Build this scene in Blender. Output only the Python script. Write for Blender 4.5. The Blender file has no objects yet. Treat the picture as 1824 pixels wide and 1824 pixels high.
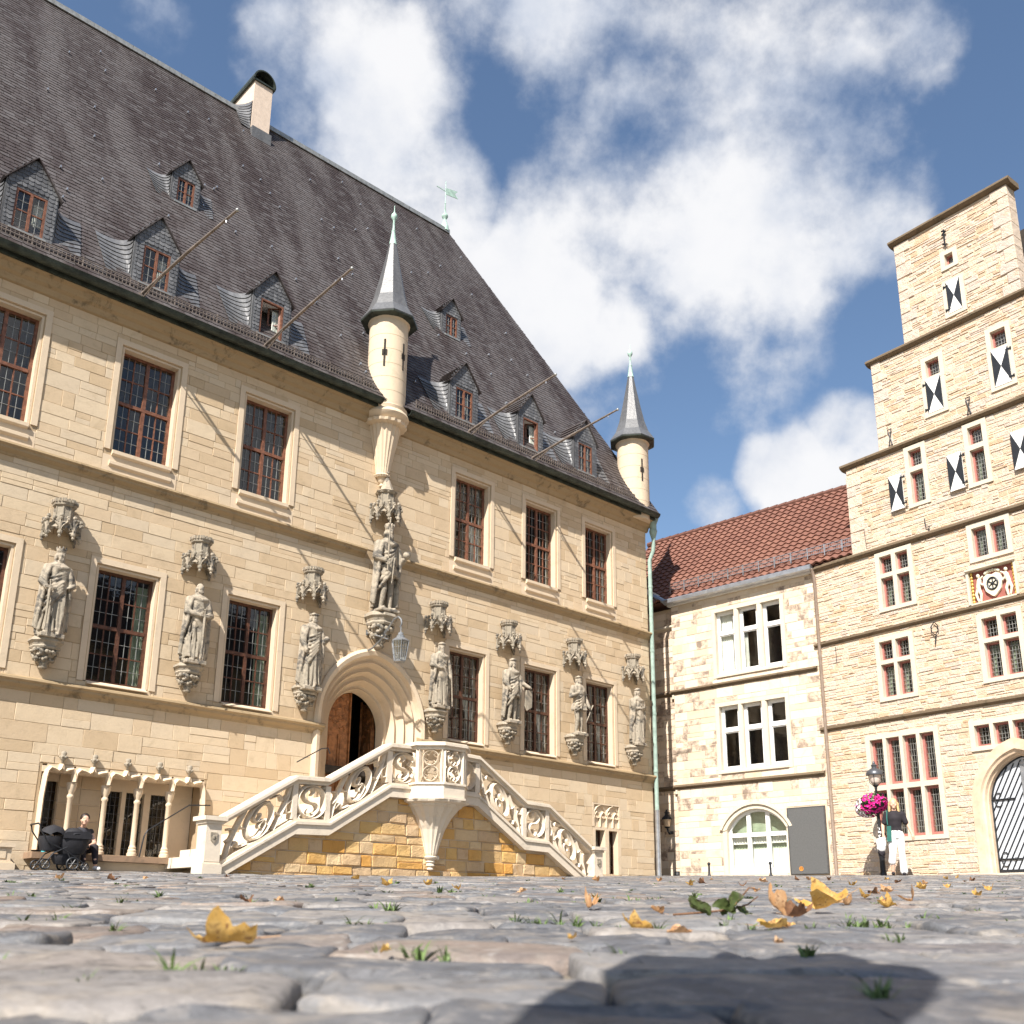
import bpy, bmesh, math, random
from mathutils import Vector, Matrix, noise as mnoise
random.seed(7)
R_ = math.radians
scene = bpy.context.scene
COL = scene.collection

# ------------------------------------------------------------------ camera
cam_d = bpy.data.cameras.new('camera')
cam = bpy.data.objects.new('camera', cam_d)
COL.objects.link(cam)
scene.camera = cam
cam_d.sensor_width = 36.0
cam_d.sensor_fit = 'HORIZONTAL'
cam_d.lens = 36.0
cam_d.shift_y = 213.0 / 1824.0
cam_d.clip_start = 0.02
cam_d.clip_end = 3000
_p = math.atan(518.0 / 1824.0)
cam.rotation_euler = (Matrix.Rotation(R_(90) + _p, 3, 'X') @ Matrix.Rotation(math.atan(0.0085), 3, 'Z')).to_euler()
cam.location = (0, 0, 0)
cam_d.dof.use_dof = True
cam_d.dof.focus_distance = 16.0
cam_d.dof.aperture_fstop = 8.0

# ------------------------------------------------------------------ light
SUN_AZ, SUN_EL = R_(21.5), R_(45.0)          # direction the light travels to
sd = Vector((math.sin(SUN_AZ) * math.cos(SUN_EL), math.cos(SUN_AZ) * math.cos(SUN_EL), -math.sin(SUN_EL)))
sun_d = bpy.data.lights.new('sun', 'SUN')
sun_d.energy = 5.0
sun_d.angle = R_(0.5)
sun_d.color = (1.0, 0.945, 0.875)
sun = bpy.data.objects.new('sun', sun_d)
COL.objects.link(sun)
sun.rotation_euler = sd.to_track_quat('-Z', 'Y').to_euler()
sun.location = (-20, -30, 50)

scene.view_settings.view_transform = 'Standard'
scene.view_settings.look = 'None'
scene.view_settings.gamma = 1.0
scene.view_settings.use_curve_mapping = False
scene.view_settings.exposure = 0.92

# ------------------------------------------------------------------ world: sky with clouds
world = bpy.data.worlds.new('World')
scene.world = world
world.use_nodes = True
wt = world.node_tree
wt.nodes.clear()

class NT:
    def __init__(s, tree): s.t = tree
    def n(s, typ, **kw):
        nd = s.t.nodes.new('ShaderNode' + typ)
        for k, v in kw.items():
            setattr(nd, k, v)
        return nd
    def link(s, a, b): s.t.links.new(a, b)
    def val(s, sock, v):
        if hasattr(v, 'is_linked') or isinstance(v, bpy.types.NodeSocket): s.link(v, sock)
        else: sock.default_value = v
    def math(s, op, a, b=0.0, c=None, clamp=False):
        nd = s.n('Math', operation=op, use_clamp=clamp)
        s.val(nd.inputs[0], a); s.val(nd.inputs[1], b)
        if c is not None: s.val(nd.inputs[2], c)
        return nd.outputs[0]
    def vmath(s, op, a, b):
        nd = s.n('VectorMath', operation=op)
        s.val(nd.inputs[0], a); s.val(nd.inputs[1], b)
        return nd.outputs['Value'] if op == 'DOT_PRODUCT' else nd.outputs[0]
    def rng(s, x, a, b, c=0.0, d=1.0, smooth=True):
        nd = s.n('MapRange', interpolation_type='SMOOTHSTEP' if smooth else 'LINEAR')
        s.val(nd.inputs[0], x)
        for i, v in enumerate((a, b, c, d)): s.val(nd.inputs[i + 1], v)
        return nd.outputs[0]
    def noise(s, vec, scale, detail=4, rough=0.55, dist=0.0, out=0):
        nd = s.n('TexNoise')
        if vec is not None: s.link(vec, nd.inputs['Vector'])
        nd.inputs['Scale'].default_value = scale
        nd.inputs['Detail'].default_value = detail
        nd.inputs['Roughness'].default_value = rough
        nd.inputs['Distortion'].default_value = dist
        return nd.outputs[out]
    def mix(s, f, a, b, blend='MIX'):
        nd = s.n('Mix', data_type='RGBA', blend_type=blend)
        s.val(nd.inputs[0], f)
        for k, v in ((6, a), (7, b)):
            if isinstance(v, (tuple, list)): nd.inputs[k].default_value = (v[0], v[1], v[2], 1)
            else: s.link(v, nd.inputs[k])
        return nd.outputs[2]
    def ramp(s, f, stops, interp='LINEAR'):
        nd = s.n('ValToRGB')
        cr = nd.color_ramp
        cr.interpolation = interp
        while len(cr.elements) < len(stops): cr.elements.new(0.5)
        for e, (p, c) in zip(cr.elements, stops):
            e.position = p
            e.color = (c[0], c[1], c[2], 1) if isinstance(c, (tuple, list)) else (c, c, c, 1)
        s.val(nd.inputs[0], f)
        return nd.outputs[0]

W = NT(wt)
tc = W.n('TexCoord').outputs['Generated']
sky = W.n('TexSky', sky_type='NISHITA')
sky.sun_disc = False
sky.sun_elevation = SUN_EL
sky.sun_rotation = R_(180 + 21.5)
sky.altitude = 60
sky.air_density = 1.15
sky.dust_density = 0.25
sky.ozone_density = 2.8
# cloud layer: fractal noise on the direction, denser inside the large cumulus banks
CLOUDS = [  # direction, angular radius in degrees, weight
 ((-.172,.71,.683), 6, .75), ((-.129,.708,.694), 6, .85), ((-.108,.745,.658), 6.5, .95), ((-.08,.776,.625), 6, .95),
 ((-.019,.693,.721), 6, .6), ((.02,.743,.669), 7, .65), ((.062,.709,.702), 8, .85), ((.081,.77,.633), 8, 1.0),
 ((.136,.727,.673), 9, 1.0), ((.154,.763,.628), 9, 1.0), ((.217,.701,.679), 8, .85), ((.235,.75,.618), 8, .95),
 ((.298,.736,.608), 6, .85), ((.293,.678,.674), 6, .6), ((.022,.827,.562), 6, 1.0), ((.074,.824,.561), 5, .8), ((.04,.795,.6), 6, .9),
 ((.109,.813,.572), 3.5, .75), ((.274,.875,.4), 3.6, .95), ((.31,.849,.428), 3.2, .95), ((.24,.881,.408), 2.6, .6),
 ((.33,.86,.38), 4, 1.0), ((-.303,.662,.686), 4, .6), ((.185,.905,.384), 2.5, .4)]
tot = None
for c, rad, wgt in CLOUDS:
    c = Vector(c).normalized()
    dt = W.vmath('DOT_PRODUCT', tc, tuple(c))
    v = W.math('MULTIPLY', W.rng(dt, math.cos(R_(rad)), math.cos(R_(rad * 0.25))), wgt)
    tot = v if tot is None else W.math('MAXIMUM', tot, v)
n1 = W.noise(tc, 5.2, 12, 0.57, 0.0)
n2 = W.noise(tc, 2.0, 3, 0.5, 0.0)
gen = W.math('MULTIPLY', W.rng(n2, 0.40, 0.62), 0.8)
# outside the photographed patch of sky the same fair-weather clouds go on
sep = W.n('SeparateXYZ'); W.link(tc, sep.inputs[0])
away = W.rng(W.vmath('DOT_PRODUCT', tc, tuple(Vector((0, 0.86, 0.5)).normalized())), 0.62, 0.80, 1.0, 0.0)
gen = W.math('MULTIPLY', gen, away)
base = W.math('MAXIMUM', tot, gen)
dens = W.math('ADD', W.math('MULTIPLY', base, 0.80), W.math('SUBTRACT', W.math('MULTIPLY', W.math('SUBTRACT', n1, 0.5), 2.5), 0.22))
cov = W.rng(dens, 0.02, 0.55)
cov = W.math('MULTIPLY', cov, W.rng(sep.outputs[2], 0.0, 0.12))
shade = W.rng(W.noise(tc, 7.0, 8, 0.58, 0.0), 0.38, 0.66)
thick = W.rng(dens, 0.30, 0.85)
ccol = W.mix(W.math('MULTIPLY', shade, W.math('SUBTRACT', 1.0, W.math('MULTIPLY', thick, 0.6))), (6.6, 6.6, 6.7), (4.2, 4.6, 5.4))
skyc = W.mix(W.math('MULTIPLY', cov, 0.97), sky.outputs[0], ccol)
bg = W.n('Background')
bg.inputs['Strength'].default_value = 0.078
W.link(skyc, bg.inputs['Color'])
wo = W.n('OutputWorld')
W.link(bg.outputs[0], wo.inputs['Surface'])

# ------------------------------------------------------------------ helpers
def lerp(a, b, t): return a + (b - a) * t

class MB:
    """collects faces; build() links them as one mesh object"""
    def __init__(s): s.v = []; s.f = []; s.t = []
    def add(s, vs, fs, tone=None):
        o = len(s.v)
        s.v.extend(vs)
        for f in fs:
            s.f.append(tuple(i + o for i in f)); s.t.append(0.5 if tone is None else tone)
    def box(s, x0, x1, y0, y1, z0, z1, tone=None):
        vs = [(x0,y0,z0),(x1,y0,z0),(x1,y1,z0),(x0,y1,z0),(x0,y0,z1),(x1,y0,z1),(x1,y1,z1),(x0,y1,z1)]
        s.add(vs, [(0,3,2,1),(4,5,6,7),(0,1,5,4),(1,2,6,5),(2,3,7,6),(3,0,4,7)], tone)
    def slab(s, x0, x1, y0, y1, z0, z1, c=0.01, tone=None, jit=0.0):
        """a stone block whose front (y0) edges are chamfered; no back face"""
        J = lambda: random.uniform(-jit, jit)
        A = [(x0+J(), z0+J()), (x1+J(), z0+J()), (x1+J(), z1+J()), (x0+J(), z1+J())]
        ins = [(c, c), (-c, c), (-c, -c), (c, -c)]
        vs = [(a, y1, b) for a, b in A] + [(a, y0 + c, b) for a, b in A] + [(a + i, y0, b + k) for (a, b), (i, k) in zip(A, ins)]
        fs = []
        for k in range(4):
            n = (k + 1) % 4
            fs += [(k, n, n + 4, k + 4), (k + 4, n + 4, n + 8, k + 8)]
        fs.append((8, 9, 10, 11))
        s.add(vs, fs, tone)
    def prism(s, poly, a, b, axis='y', tone=None):
        """polygon extruded from a to b. axis y: poly in (x,z); z: (x,y); x: (y,z)"""
        n = len(poly)
        if axis == 'y': f = lambda p, q: (p[0], q, p[1])
        elif axis == 'z': f = lambda p, q: (p[0], p[1], q)
        else: f = lambda p, q: (q, p[0], p[1])
        vs = [f(p, a) for p in poly] + [f(p, b) for p in poly]
        fs = [tuple(range(n)), tuple(range(2 * n - 1, n - 1, -1))] + [(i, i + n, (i + 1) % n + n, (i + 1) % n) for i in range(n)]
        s.add(vs, fs, tone)
    def lathe(s, prof, cx=0, cy=0, n=16, a0=0.0, a1=2 * math.pi, fl=0.0, tone=None, phase=0.0):
        full = abs(a1 - a0 - 2 * math.pi) < 1e-4
        m = n if full else n + 1
        vs = []
        for r, z in prof:
            for i in range(m):
                a = a0 + (a1 - a0) * i / n + phase
                rr = r * (1 + (fl if i % 2 else 0))
                vs.append((cx + rr * math.cos(a), cy + rr * math.sin(a), z))
        fs = []
        for k in range(len(prof) - 1):
            for i in range(n):
                j = (i + 1) % m
                fs.append((k*m+i, k*m+j, (k+1)*m+j, (k+1)*m+i))
        if full:
            fs.append(tuple(range(m - 1, -1, -1))); fs.append(tuple((len(prof)-1)*m + i for i in range(m)))
        s.add(vs, fs, tone)
    def tube(s, pts, r, n=6, tone=None):
        pts = [Vector(p) for p in pts]
        rs = r if isinstance(r, (list, tuple)) else [r] * len(pts)
        up = None
        vs = []
        for i, p in enumerate(pts):
            d = (pts[min(i + 1, len(pts)-1)] - pts[max(i - 1, 0)])
            if d.length < 1e-9: d = Vector((0, 0, 1))
            d.normalize()
            if up is None:
                up = Vector((0, 0, 1)) if abs(d.z) < 0.9 else Vector((1, 0, 0))
            u = d.cross(up).normalized(); w = u.cross(d).normalized(); up = w
            for k in range(n):
                a = 2 * math.pi * k / n
                q = p + (u * math.cos(a) + w * math.sin(a)) * rs[i]
                vs.append(tuple(q))
        fs = []
        for i in range(len(pts) - 1):
            for k in range(n):
                j = (k + 1) % n
                fs.append((i*n+k, i*n+j, (i+1)*n+j, (i+1)*n+k))
        fs.append(tuple(range(n - 1, -1, -1))); fs.append(tuple((len(pts)-1)*n + k for k in range(n)))
        s.add(vs, fs, tone)
    def ball(s, c, r, nu=10, nv=7, tone=None):
        if not isinstance(r, (list, tuple)): r = (r, r, r)
        vs = [(c[0], c[1], c[2] - r[2])]
        for j in range(1, nv):
            b = -math.pi / 2 + math.pi * j / nv
            for i in range(nu):
                a = 2 * math.pi * i / nu
                vs.append((c[0]+r[0]*math.cos(a)*math.cos(b), c[1]+r[1]*math.sin(a)*math.cos(b), c[2]+r[2]*math.sin(b)))
        vs.append((c[0], c[1], c[2] + r[2]))
        fs = [(0, 1 + (i+1) % nu, 1 + i) for i in range(nu)]
        for j in range(nv - 2):
            for i in range(nu):
                k = (i + 1) % nu
                fs.append((1+j*nu+i, 1+j*nu+k, 1+(j+1)*nu+k, 1+(j+1)*nu+i))
        L = len(vs) - 1
        fs += [(L, 1+(nv-2)*nu+i, 1+(nv-2)*nu+(i+1) % nu) for i in range(nu)]
        s.add(vs, fs, tone)
    def rib(s, pts, w, en, d0, d1, closed=False, tone=None):
        """moulded bar along a path lying in a plane with normal en: back at d0, ridge at d1"""
        en = Vector(en).normalized()
        pts = [Vector(p) for p in pts]
        n = len(pts)
        vs = []
        for i in range(n):
            a = pts[(i - 1) % n] if closed else pts[max(i - 1, 0)]
            b = pts[(i + 1) % n] if closed else pts[min(i + 1, n - 1)]
            d = (b - a).normalized()
            u = en.cross(d).normalized()
            p = pts[i]
            for o, h in ((-w/2, d0), (-w/2, lerp(d0, d1, .55)), (0, d1), (w/2, lerp(d0, d1, .55)), (w/2, d0)):
                vs.append(tuple(p + u * o + en * h))
        fs = []
        for i in range(n if closed else n - 1):
            j = (i + 1) % n
            for k in range(5):
                l = (k + 1) % 5
                fs.append((i*5+k, j*5+k, j*5+l, i*5+l))
        if not closed:
            fs.append((0,1,2,3,4)); fs.append(tuple((n-1)*5 + k for k in (4,3,2,1,0)))
        s.add(vs, fs, tone)
    def sweep(s, prof, x0, x1, tone=None):
        """moulding: profile in (y,z) run along x"""
        s.prism(prof, x0, x1, 'x', tone)
    def grid(s, rows, tone=None):
        m = len(rows[0]); vs = [tuple(p) for r in rows for p in r]
        s.add(vs, [(i*m+j, i*m+j+1, (i+1)*m+j+1, (i+1)*m+j) for i in range(len(rows)-1) for j in range(m-1)], tone)
    def mesh(s, name, recalc=True):
        me = bpy.data.meshes.new(name)
        me.from_pydata(s.v, [], s.f)
        if len(set(s.t)) > 1 or (s.t and s.t[0] != 0.5):
            at = me.attributes.new('tone', 'FLOAT', 'FACE')
            at.data.foreach_set('value', s.t)
        if recalc:
            bm = bmesh.new(); bm.from_mesh(me)
            bmesh.ops.recalc_face_normals(bm, faces=bm.faces)
            bm.to_mesh(me); bm.free()
        return me
    def build(s, name, mat, parent=None, smooth=None, kind=None, recalc=True):
        me = s.mesh(name, recalc)
        return link(name, me, mat, parent, smooth, kind)

def link(name, me, mat, parent=None, smooth=None, kind=None):
    if mat is not None and not me.materials: me.materials.append(mat)
    if smooth:
        me.shade_smooth(); me.set_sharp_from_angle(angle=R_(smooth))
    o = bpy.data.objects.new(name, me)
    COL.objects.link(o)
    if parent: o.parent = parent
    if kind: o['kind'] = kind
    return o

def empty(name, loc, rz=0.0, label=None, cat=None, group=None):
    o = bpy.data.objects.new(name, None)
    o.empty_display_size = 0.2
    COL.objects.link(o)
    o.location = loc; o.rotation_euler = (0, 0, rz)
    tag(o, label, cat, group)
    return o

def tag(o, label=None, cat=None, group=None, kind=None):
    if label: o['label'] = label
    if cat: o['category'] = cat
    if group: o['group'] = group
    if kind: o['kind'] = kind
    return o

def copy_tree(o, parent=None):
    c = o.copy(); COL.objects.link(c); c.parent = parent
    for ch in list(o.children): copy_tree(ch, c)
    return c

def solid(parts, voxel, name, mat, parent=None, smooth_it=2, kind=None):
    """one continuous body: closed pieces fused by a voxel remesh"""
    o = parts.build(name, mat, parent)
    md = o.modifiers.new('fuse', 'REMESH'); md.mode = 'VOXEL'; md.voxel_size = voxel; md.use_smooth_shade = True
    if smooth_it:
        ms = o.modifiers.new('soften', 'SMOOTH'); ms.factor = 0.5; ms.iterations = smooth_it
    if kind: o['kind'] = kind
    return o

def caps(mb, a, b, r0, r1, n=8):
    a = Vector(a); b = Vector(b); d = (b - a)
    L = max(d.length, 1e-5); d /= L
    pts = []; rs = []
    for k in (0.0, .35, .7, .9): pts.append(a - d * r0 * (1 - k) * 0.98); rs.append(max(r0 * math.sqrt(max(1 - (1 - k) ** 2, .01)), .002))
    pts.append(a); rs.append(r0); pts.append(b); rs.append(r1)
    for k in (.1, .3, .65, 1.0): pts.append(b + d * r1 * k * 0.98); rs.append(max(r1 * math.sqrt(max(1 - k ** 2, .01)), .002))
    mb.tube(pts, rs, n)

def subtract(rects, holes):
    out = list(rects)
    for hx0, hx1, hz0, hz1 in holes:
        nxt = []
        for x0, x1, z0, z1 in out:
            if hx0 >= x1 or hx1 <= x0 or hz0 >= z1 or hz1 <= z0:
                nxt.append((x0, x1, z0, z1)); continue
            a, b = max(x0, hx0), min(x1, hx1)
            if x0 < hx0: nxt.append((x0, hx0, z0, z1))
            if x1 > hx1: nxt.append((hx1, x1, z0, z1))
            if z0 < hz0: nxt.append((a, b, z0, hz0))
            if z1 > hz1: nxt.append((a, b, hz1, z1))
        out = nxt
    return out

def courses(x0, x1, z0, z1, hh, ww, holes, rnd, miss=0.0):
    """stones of an irregularly coursed wall as rectangles"""
    out = []
    z = z0
    while z < z1 - 0.02:
        h = rnd.uniform(*hh)
        if z1 - (z + h) < hh[0] * .7: h = z1 - z
        x = x0 - rnd.uniform(0, ww[0])
        while x < x1:
            w = rnd.uniform(*ww)
            if rnd.random() < miss and h > hh[0] * 1.3:      # a block split into two thinner ones
                zz = z + h * rnd.uniform(.4, .6)
                rs = [(x, x + w, z, zz), (x, x + w, zz, z + h)]
            else: rs = [(x, x + w, z, z + h)]
            for r in rs:
                r = (max(r[0], x0), min(r[1], x1), r[2], r[3])
                if r[1] - r[0] < .03: continue
                near = [q for q in holes if q[0] < r[1] and q[1] > r[0] and q[2] < r[3] and q[3] > r[2]]
                out += [q for q in subtract([r], near) if q[1]-q[0] > .03 and q[3]-q[2] > .025]
            x += w
        z += h
    return out

def lay_stones(stones, wall, mat, name, rnd, gap=.006, dep=(.006, .016), cham=.008, jit=0.0, limit=300, campos=(0, 0), tonef=None, stuff_name=None):
    """the stones that show largest become objects of their own, the rest one mesh"""
    scored = []
    for r in stones:
        a = (r[1]-r[0])*(r[3]-r[2])
        cx, cz = (r[0]+r[1])/2, (r[2]+r[3])/2
        d2 = (cx - campos[0])**2 + campos[1]**2 + cz**2
        ang = abs(campos[1]) / math.sqrt(d2)
        vis = campos[2] < cx < campos[3] if len(campos) > 2 else True
        scored.append((a / d2 * ang if vis else 0, r))
    scored.sort(key=lambda q: -q[0])
    rest = MB()
    for i, (sc, r) in enumerate(scored):
        tone = tonef(r, rnd) if tonef else rnd.random()
        mb = MB() if i < limit and sc > 0 else rest
        g = gap * rnd.uniform(.6, 1.3)
        c = min(cham, (r[1]-r[0])*.2, (r[3]-r[2])*.2)
        mb.slab(r[0]+g, r[1]-g, -rnd.uniform(*dep), .03, r[2]+g, r[3]-g, c, tone, jit)
        if mb is not rest: mb.build(name, mat, wall, recalc=False)
    if rest.f:
        rest.build(stuff_name or name, mat, wall, kind='stuff', recalc=False)

# ------------------------------------------------------------------ materials
def new_mat(name):
    m = bpy.data.materials.new(name); m.use_nodes = True
    t = m.node_tree; t.nodes.clear()
    N = NT(t)
    out = N.n('OutputMaterial'); b = N.n('BsdfPrincipled')
    N.link(b.outputs[0], out.inputs[0])
    return m, N, b, out

def stone_mat(name, cols, rough=.85, grain=.22, stain=None, stain_amt=.0, bump=.25, scale=1.0, spots=None, lichen=None, weather=False):
    """masonry: colour per block from 'tone', grain, blotches, optional stains; fine relief"""
    m, N, b, out = new_mat(name)
    tc = N.n('TexCoord').outputs['Object']
    at = N.n('Attribute', attribute_name='tone').outputs['Fac']
    k = len(cols)
    big = N.noise(tc, 1.3 * scale, 3)
    f = N.math('ADD', at, N.math('MULTIPLY', N.math('SUBTRACT', big, .5), .35))
    c = N.ramp(f, [(i / max(k - 1, 1), q) for i, q in enumerate(cols)])
    g1 = N.noise(tc, 22 * scale, 6, .65)
    g2 = N.noise(tc, 5 * scale, 4, .6)
    v = N.math('ADD', N.math('MULTIPLY', g1, grain), N.math('MULTIPLY', g2, grain * 1.3))
    v = N.math('ADD', v, 1.0 - grain * 1.15)
    c = N.mix(1.0, c, N.ramp(v, [(0, 0.0), (1, 1.0)]), 'MULTIPLY')
    if stain:
        s = N.rng(N.noise(tc, 3.1 * scale, 7, .68, .6), .52, .72)
        c = N.mix(N.math('MULTIPLY', s, stain_amt), c, stain)
    if lichen:
        s = N.rng(N.noise(tc, 1.7 * scale, 6, .7, .2), .56, .70)
        c = N.mix(N.math('MULTIPLY', s, .5), c, lichen)
    if weather:
        w_ = N.rng(N.noise(tc, 2.6, 6, .62, .2), .42, .60)
        c = N.mix(N.math('MULTIPLY', w_, .7), c, N.mix(.5, c, (.60, .50, .38)))
        w2 = N.rng(N.noise(tc, 3.4, 7, .66, .8), .50, .62)
        c = N.mix(N.math('MULTIPLY', w2, .85), c, (.085, .08, .073))
    if spots:
        s = N.rng(at, .93, .95)
        s2 = N.math('MULTIPLY', N.rng(N.noise(tc, 3.6, 7, .72, .3), .40, .62), .8)
        c = N.mix(N.math('MULTIPLY', s, s2), c, spots)
    N.link(c, b.inputs['Base Color'])
    b.inputs['Roughness'].default_value = rough
    b.inputs['Specular IOR Level'].default_value = .25
    bp = N.n('Bump'); bp.inputs['Strength'].default_value = bump; bp.inputs['Distance'].default_value = .02
    N.link(N.math('ADD', N.noise(tc, 30 * scale, 6, .7), N.math('MULTIPLY', g2, 1.5)), bp.inputs['Height'])
    N.link(bp.outputs[0], b.inputs['Normal'])
    return m

def plain(name, col, rough=.6, metal=0.0, var=.12, scale=8, bump=0.0, spec=.4, second=None):
    m, N, b, out = new_mat(name)
    tc = N.n('TexCoord').outputs['Object']
    nz = N.noise(tc, scale, 5, .6)
    lo = tuple(max(0, q * (1 - var)) for q in col) if second is None else second
    hi = tuple(min(1, q * (1 + var)) for q in col)
    c = N.mix(N.rng(nz, .3, .7), lo, hi)
    N.link(c, b.inputs['Base Color'])
    b.inputs['Roughness'].default_value = rough
    b.inputs['Metallic'].default_value = metal
    b.inputs['Specular IOR Level'].default_value = spec
    if bump:
        bp = N.n('Bump'); bp.inputs['Strength'].default_value = bump; bp.inputs['Distance'].default_value = .01
        N.link(N.noise(tc, scale * 4, 4), bp.inputs['Height']); N.link(bp.outputs[0], b.inputs['Normal'])
    return m

def glass_mat(name, tint=(.90, .92, .90), refl=1.0):
    m, N, b, out = new_mat(name)
    t = N.t
    t.nodes.remove(b)
    tr = N.n('BsdfTransparent'); tr.inputs[0].default_value = (*tint, 1)
    gl = N.n('BsdfGlossy'); gl.inputs['Roughness'].default_value = .02
    gl.inputs['Color'].default_value = (refl, refl, refl, 1)
    lw = N.n('LayerWeight'); lw.inputs['Blend'].default_value = .5
    schlick = N.math('ADD', N.math('MULTIPLY', N.math('POWER', lw.outputs['Facing'], 5.0), .92), .065)
    tc = N.n('TexCoord').outputs['Object']
    bp = N.n('Bump'); bp.inputs['Strength'].default_value = .06; bp.inputs['Distance'].default_value = .02
    N.link(N.noise(tc, 3.0, 2), bp.inputs['Height']); N.link(bp.outputs[0], gl.inputs['Normal'])
    mx = N.n('MixShader')
    N.link(N.math('ADD', schlick, .0), mx.inputs[0])
    N.link(tr.outputs[0], mx.inputs[1]); N.link(gl.outputs[0], mx.inputs[2])
    N.link(mx.outputs[0], out.inputs[0])
    return m

MT = {}
MT['ashlar'] = stone_mat('ashlar', [(.50,.375,.235), (.56,.43,.285), (.585,.46,.31), (.61,.49,.34), (.56,.455,.325)], grain=.22, stain=(.36,.27,.165), stain_amt=.35, bump=.25)
MT['trim'] = stone_mat('trim', [(.62,.50,.36), (.67,.555,.415)], grain=.16, stain=(.36,.30,.20), stain_amt=.30, bump=.15)
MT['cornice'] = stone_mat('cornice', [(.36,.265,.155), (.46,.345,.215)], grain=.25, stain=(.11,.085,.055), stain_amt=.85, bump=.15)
MT['mortar'] = stone_mat('mortar', [(.40,.30,.19), (.47,.36,.24)], grain=.2)
MT['statue'] = stone_mat('statue', [(.30,.26,.20), (.42,.36,.27)], grain=.3, stain=(.065,.06,.055), stain_amt=.9, bump=.6, scale=1.8, lichen=(.56,.48,.37), weather=True)
MT['stairstone'] = stone_mat('stairstone', [(.68,.59,.47), (.73,.65,.53)], grain=.18, stain=(.34,.29,.22), stain_amt=.5, bump=.2, scale=1.2)
MT['ochre'] = stone_mat('ochre', [(.64,.33,.085), (.68,.44,.17), (.60,.42,.25), (.70,.52,.30), (.62,.40,.19)], grain=.3, stain=(.40,.20,.06), stain_amt=.45, bump=1.2, scale=1.0)
MT['mortar_pale'] = stone_mat('mortar_pale', [(.62,.50,.36), (.67,.56,.42)], grain=.25)
MT['rubble'] = stone_mat('rubble', [(.60,.42,.27), (.64,.50,.37), (.67,.55,.43), (.65,.52,.415), (.58,.49,.415)], grain=.30, stain=(.52,.31,.15), stain_amt=.6, bump=1.3, scale=1.5)
MT['rubble_trim'] = stone_mat('rubble_trim', [(.60,.53,.42), (.66,.59,.48)], grain=.15, stain=(.42,.36,.27), stain_amt=.3, bump=.2)
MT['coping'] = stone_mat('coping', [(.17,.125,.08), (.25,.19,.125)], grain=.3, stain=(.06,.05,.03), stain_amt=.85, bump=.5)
MT['mstone'] = stone_mat('mstone', [(.61,.48,.34), (.68,.57,.44), (.70,.60,.48), (.66,.53,.40)], grain=.2, stain=(.44,.31,.20), stain_amt=.4, bump=.4, spots=(.15,.105,.085))
MT['oak'] = plain('oak', (.17,.072,.042), .5, var=.35, scale=14, bump=.2)
MT['oak_dark'] = plain('oak_dark', (.085,.035,.02), .5, var=.35, scale=14, bump=.2)
MT['door_wood'] = plain('door_wood', (.28,.115,.04), .55, var=.4, scale=9, bump=.5)
MT['red_paint'] = plain('red_paint', (.38,.15,.125), .5, var=.1)
MT['white_paint'] = plain('white_paint', (.80,.79,.76), .45, var=.04)
MT['black_paint'] = plain('black_paint', (.018,.020,.024), .45, var=.2)
MT['lead'] = plain('lead', (.33,.33,.31), .5, .6, .2)
MT['lead_dark'] = plain('lead_dark', (.12,.12,.12), .5, .6, .2)
MT['iron'] = plain('iron', (.030,.032,.036), .5, .5, .3)
MT['rail'] = plain('rail', (.19,.155,.13), .6, .3, .3)
MT['gutter'] = plain('gutter', (.045,.055,.045), .55, .4, .4, 5)
MT['zinc'] = plain('zinc', (.45,.47,.50), .4, .8, .15)
MT['silver'] = plain('silver', (.24,.25,.26), .45, .5, .2)
MT['copper'] = plain('copper', (.27,.36,.31), .7, 0, .2, 6)
MT['copper_dark'] = plain('copper_dark', (.12,.20,.17), .7, .2, .4, 4)
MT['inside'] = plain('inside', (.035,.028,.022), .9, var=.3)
MT['curtain'] = plain('curtain', (.72,.72,.66), .9, var=.08)
MT['curtain_green'] = plain('curtain_green', (.40,.46,.34), .9, var=.12)
MT['glass'] = glass_mat('glass')
MT['copper_pale'] = plain('copper_pale', (.36,.50,.43), .7, 0, .2, 6)
MT['render_pink'] = plain('render_pink', (.62,.50,.40), .9, var=.08, bump=.2)
MT['grey_board'] = plain('grey_board', (.10,.10,.098), .7, var=.10, scale=30)
MT['gold'] = plain('gold', (.75,.50,.13), .4, .5, .2)
# ------------------------------------------------------------------ ground
def GZ(x, y):
    return -.11 + .047 * max(-12, min(38, y)) + .0011 * max(-14, min(14, x)) ** 2

# ================================================================== TOWN HALL
town = empty('town_hall', (3.867, 28.0, 0), R_(42.87), 'long sandstone town hall with steep slate roof, dormers and two slim corner turrets', 'town hall')
TCAM = (-21.9, -17.9, -18.3, 0.0)
rt = random.Random(11)

def unit_pane():
    mb = MB(); mb.add([(0, 0, 0), (1, 0, 0), (1, 0, 1), (0, 0, 1)], [(0, 1, 2, 3)]); me = mb.mesh('pane', False); me.materials.append(MT['glass']); return me
PANE = unit_pane()

def add_pane(parent, x0, x1, z0, z1, y, rnd):
    o = bpy.data.objects.new('pane', PANE); COL.objects.link(o); o.parent = parent
    o.location = (x0, y, z0); o.scale = (x1 - x0, 1, z1 - z0)
    o.rotation_euler = (rnd.uniform(-.012, .012), 0, rnd.uniform(-.012, .012))
    return o

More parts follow.
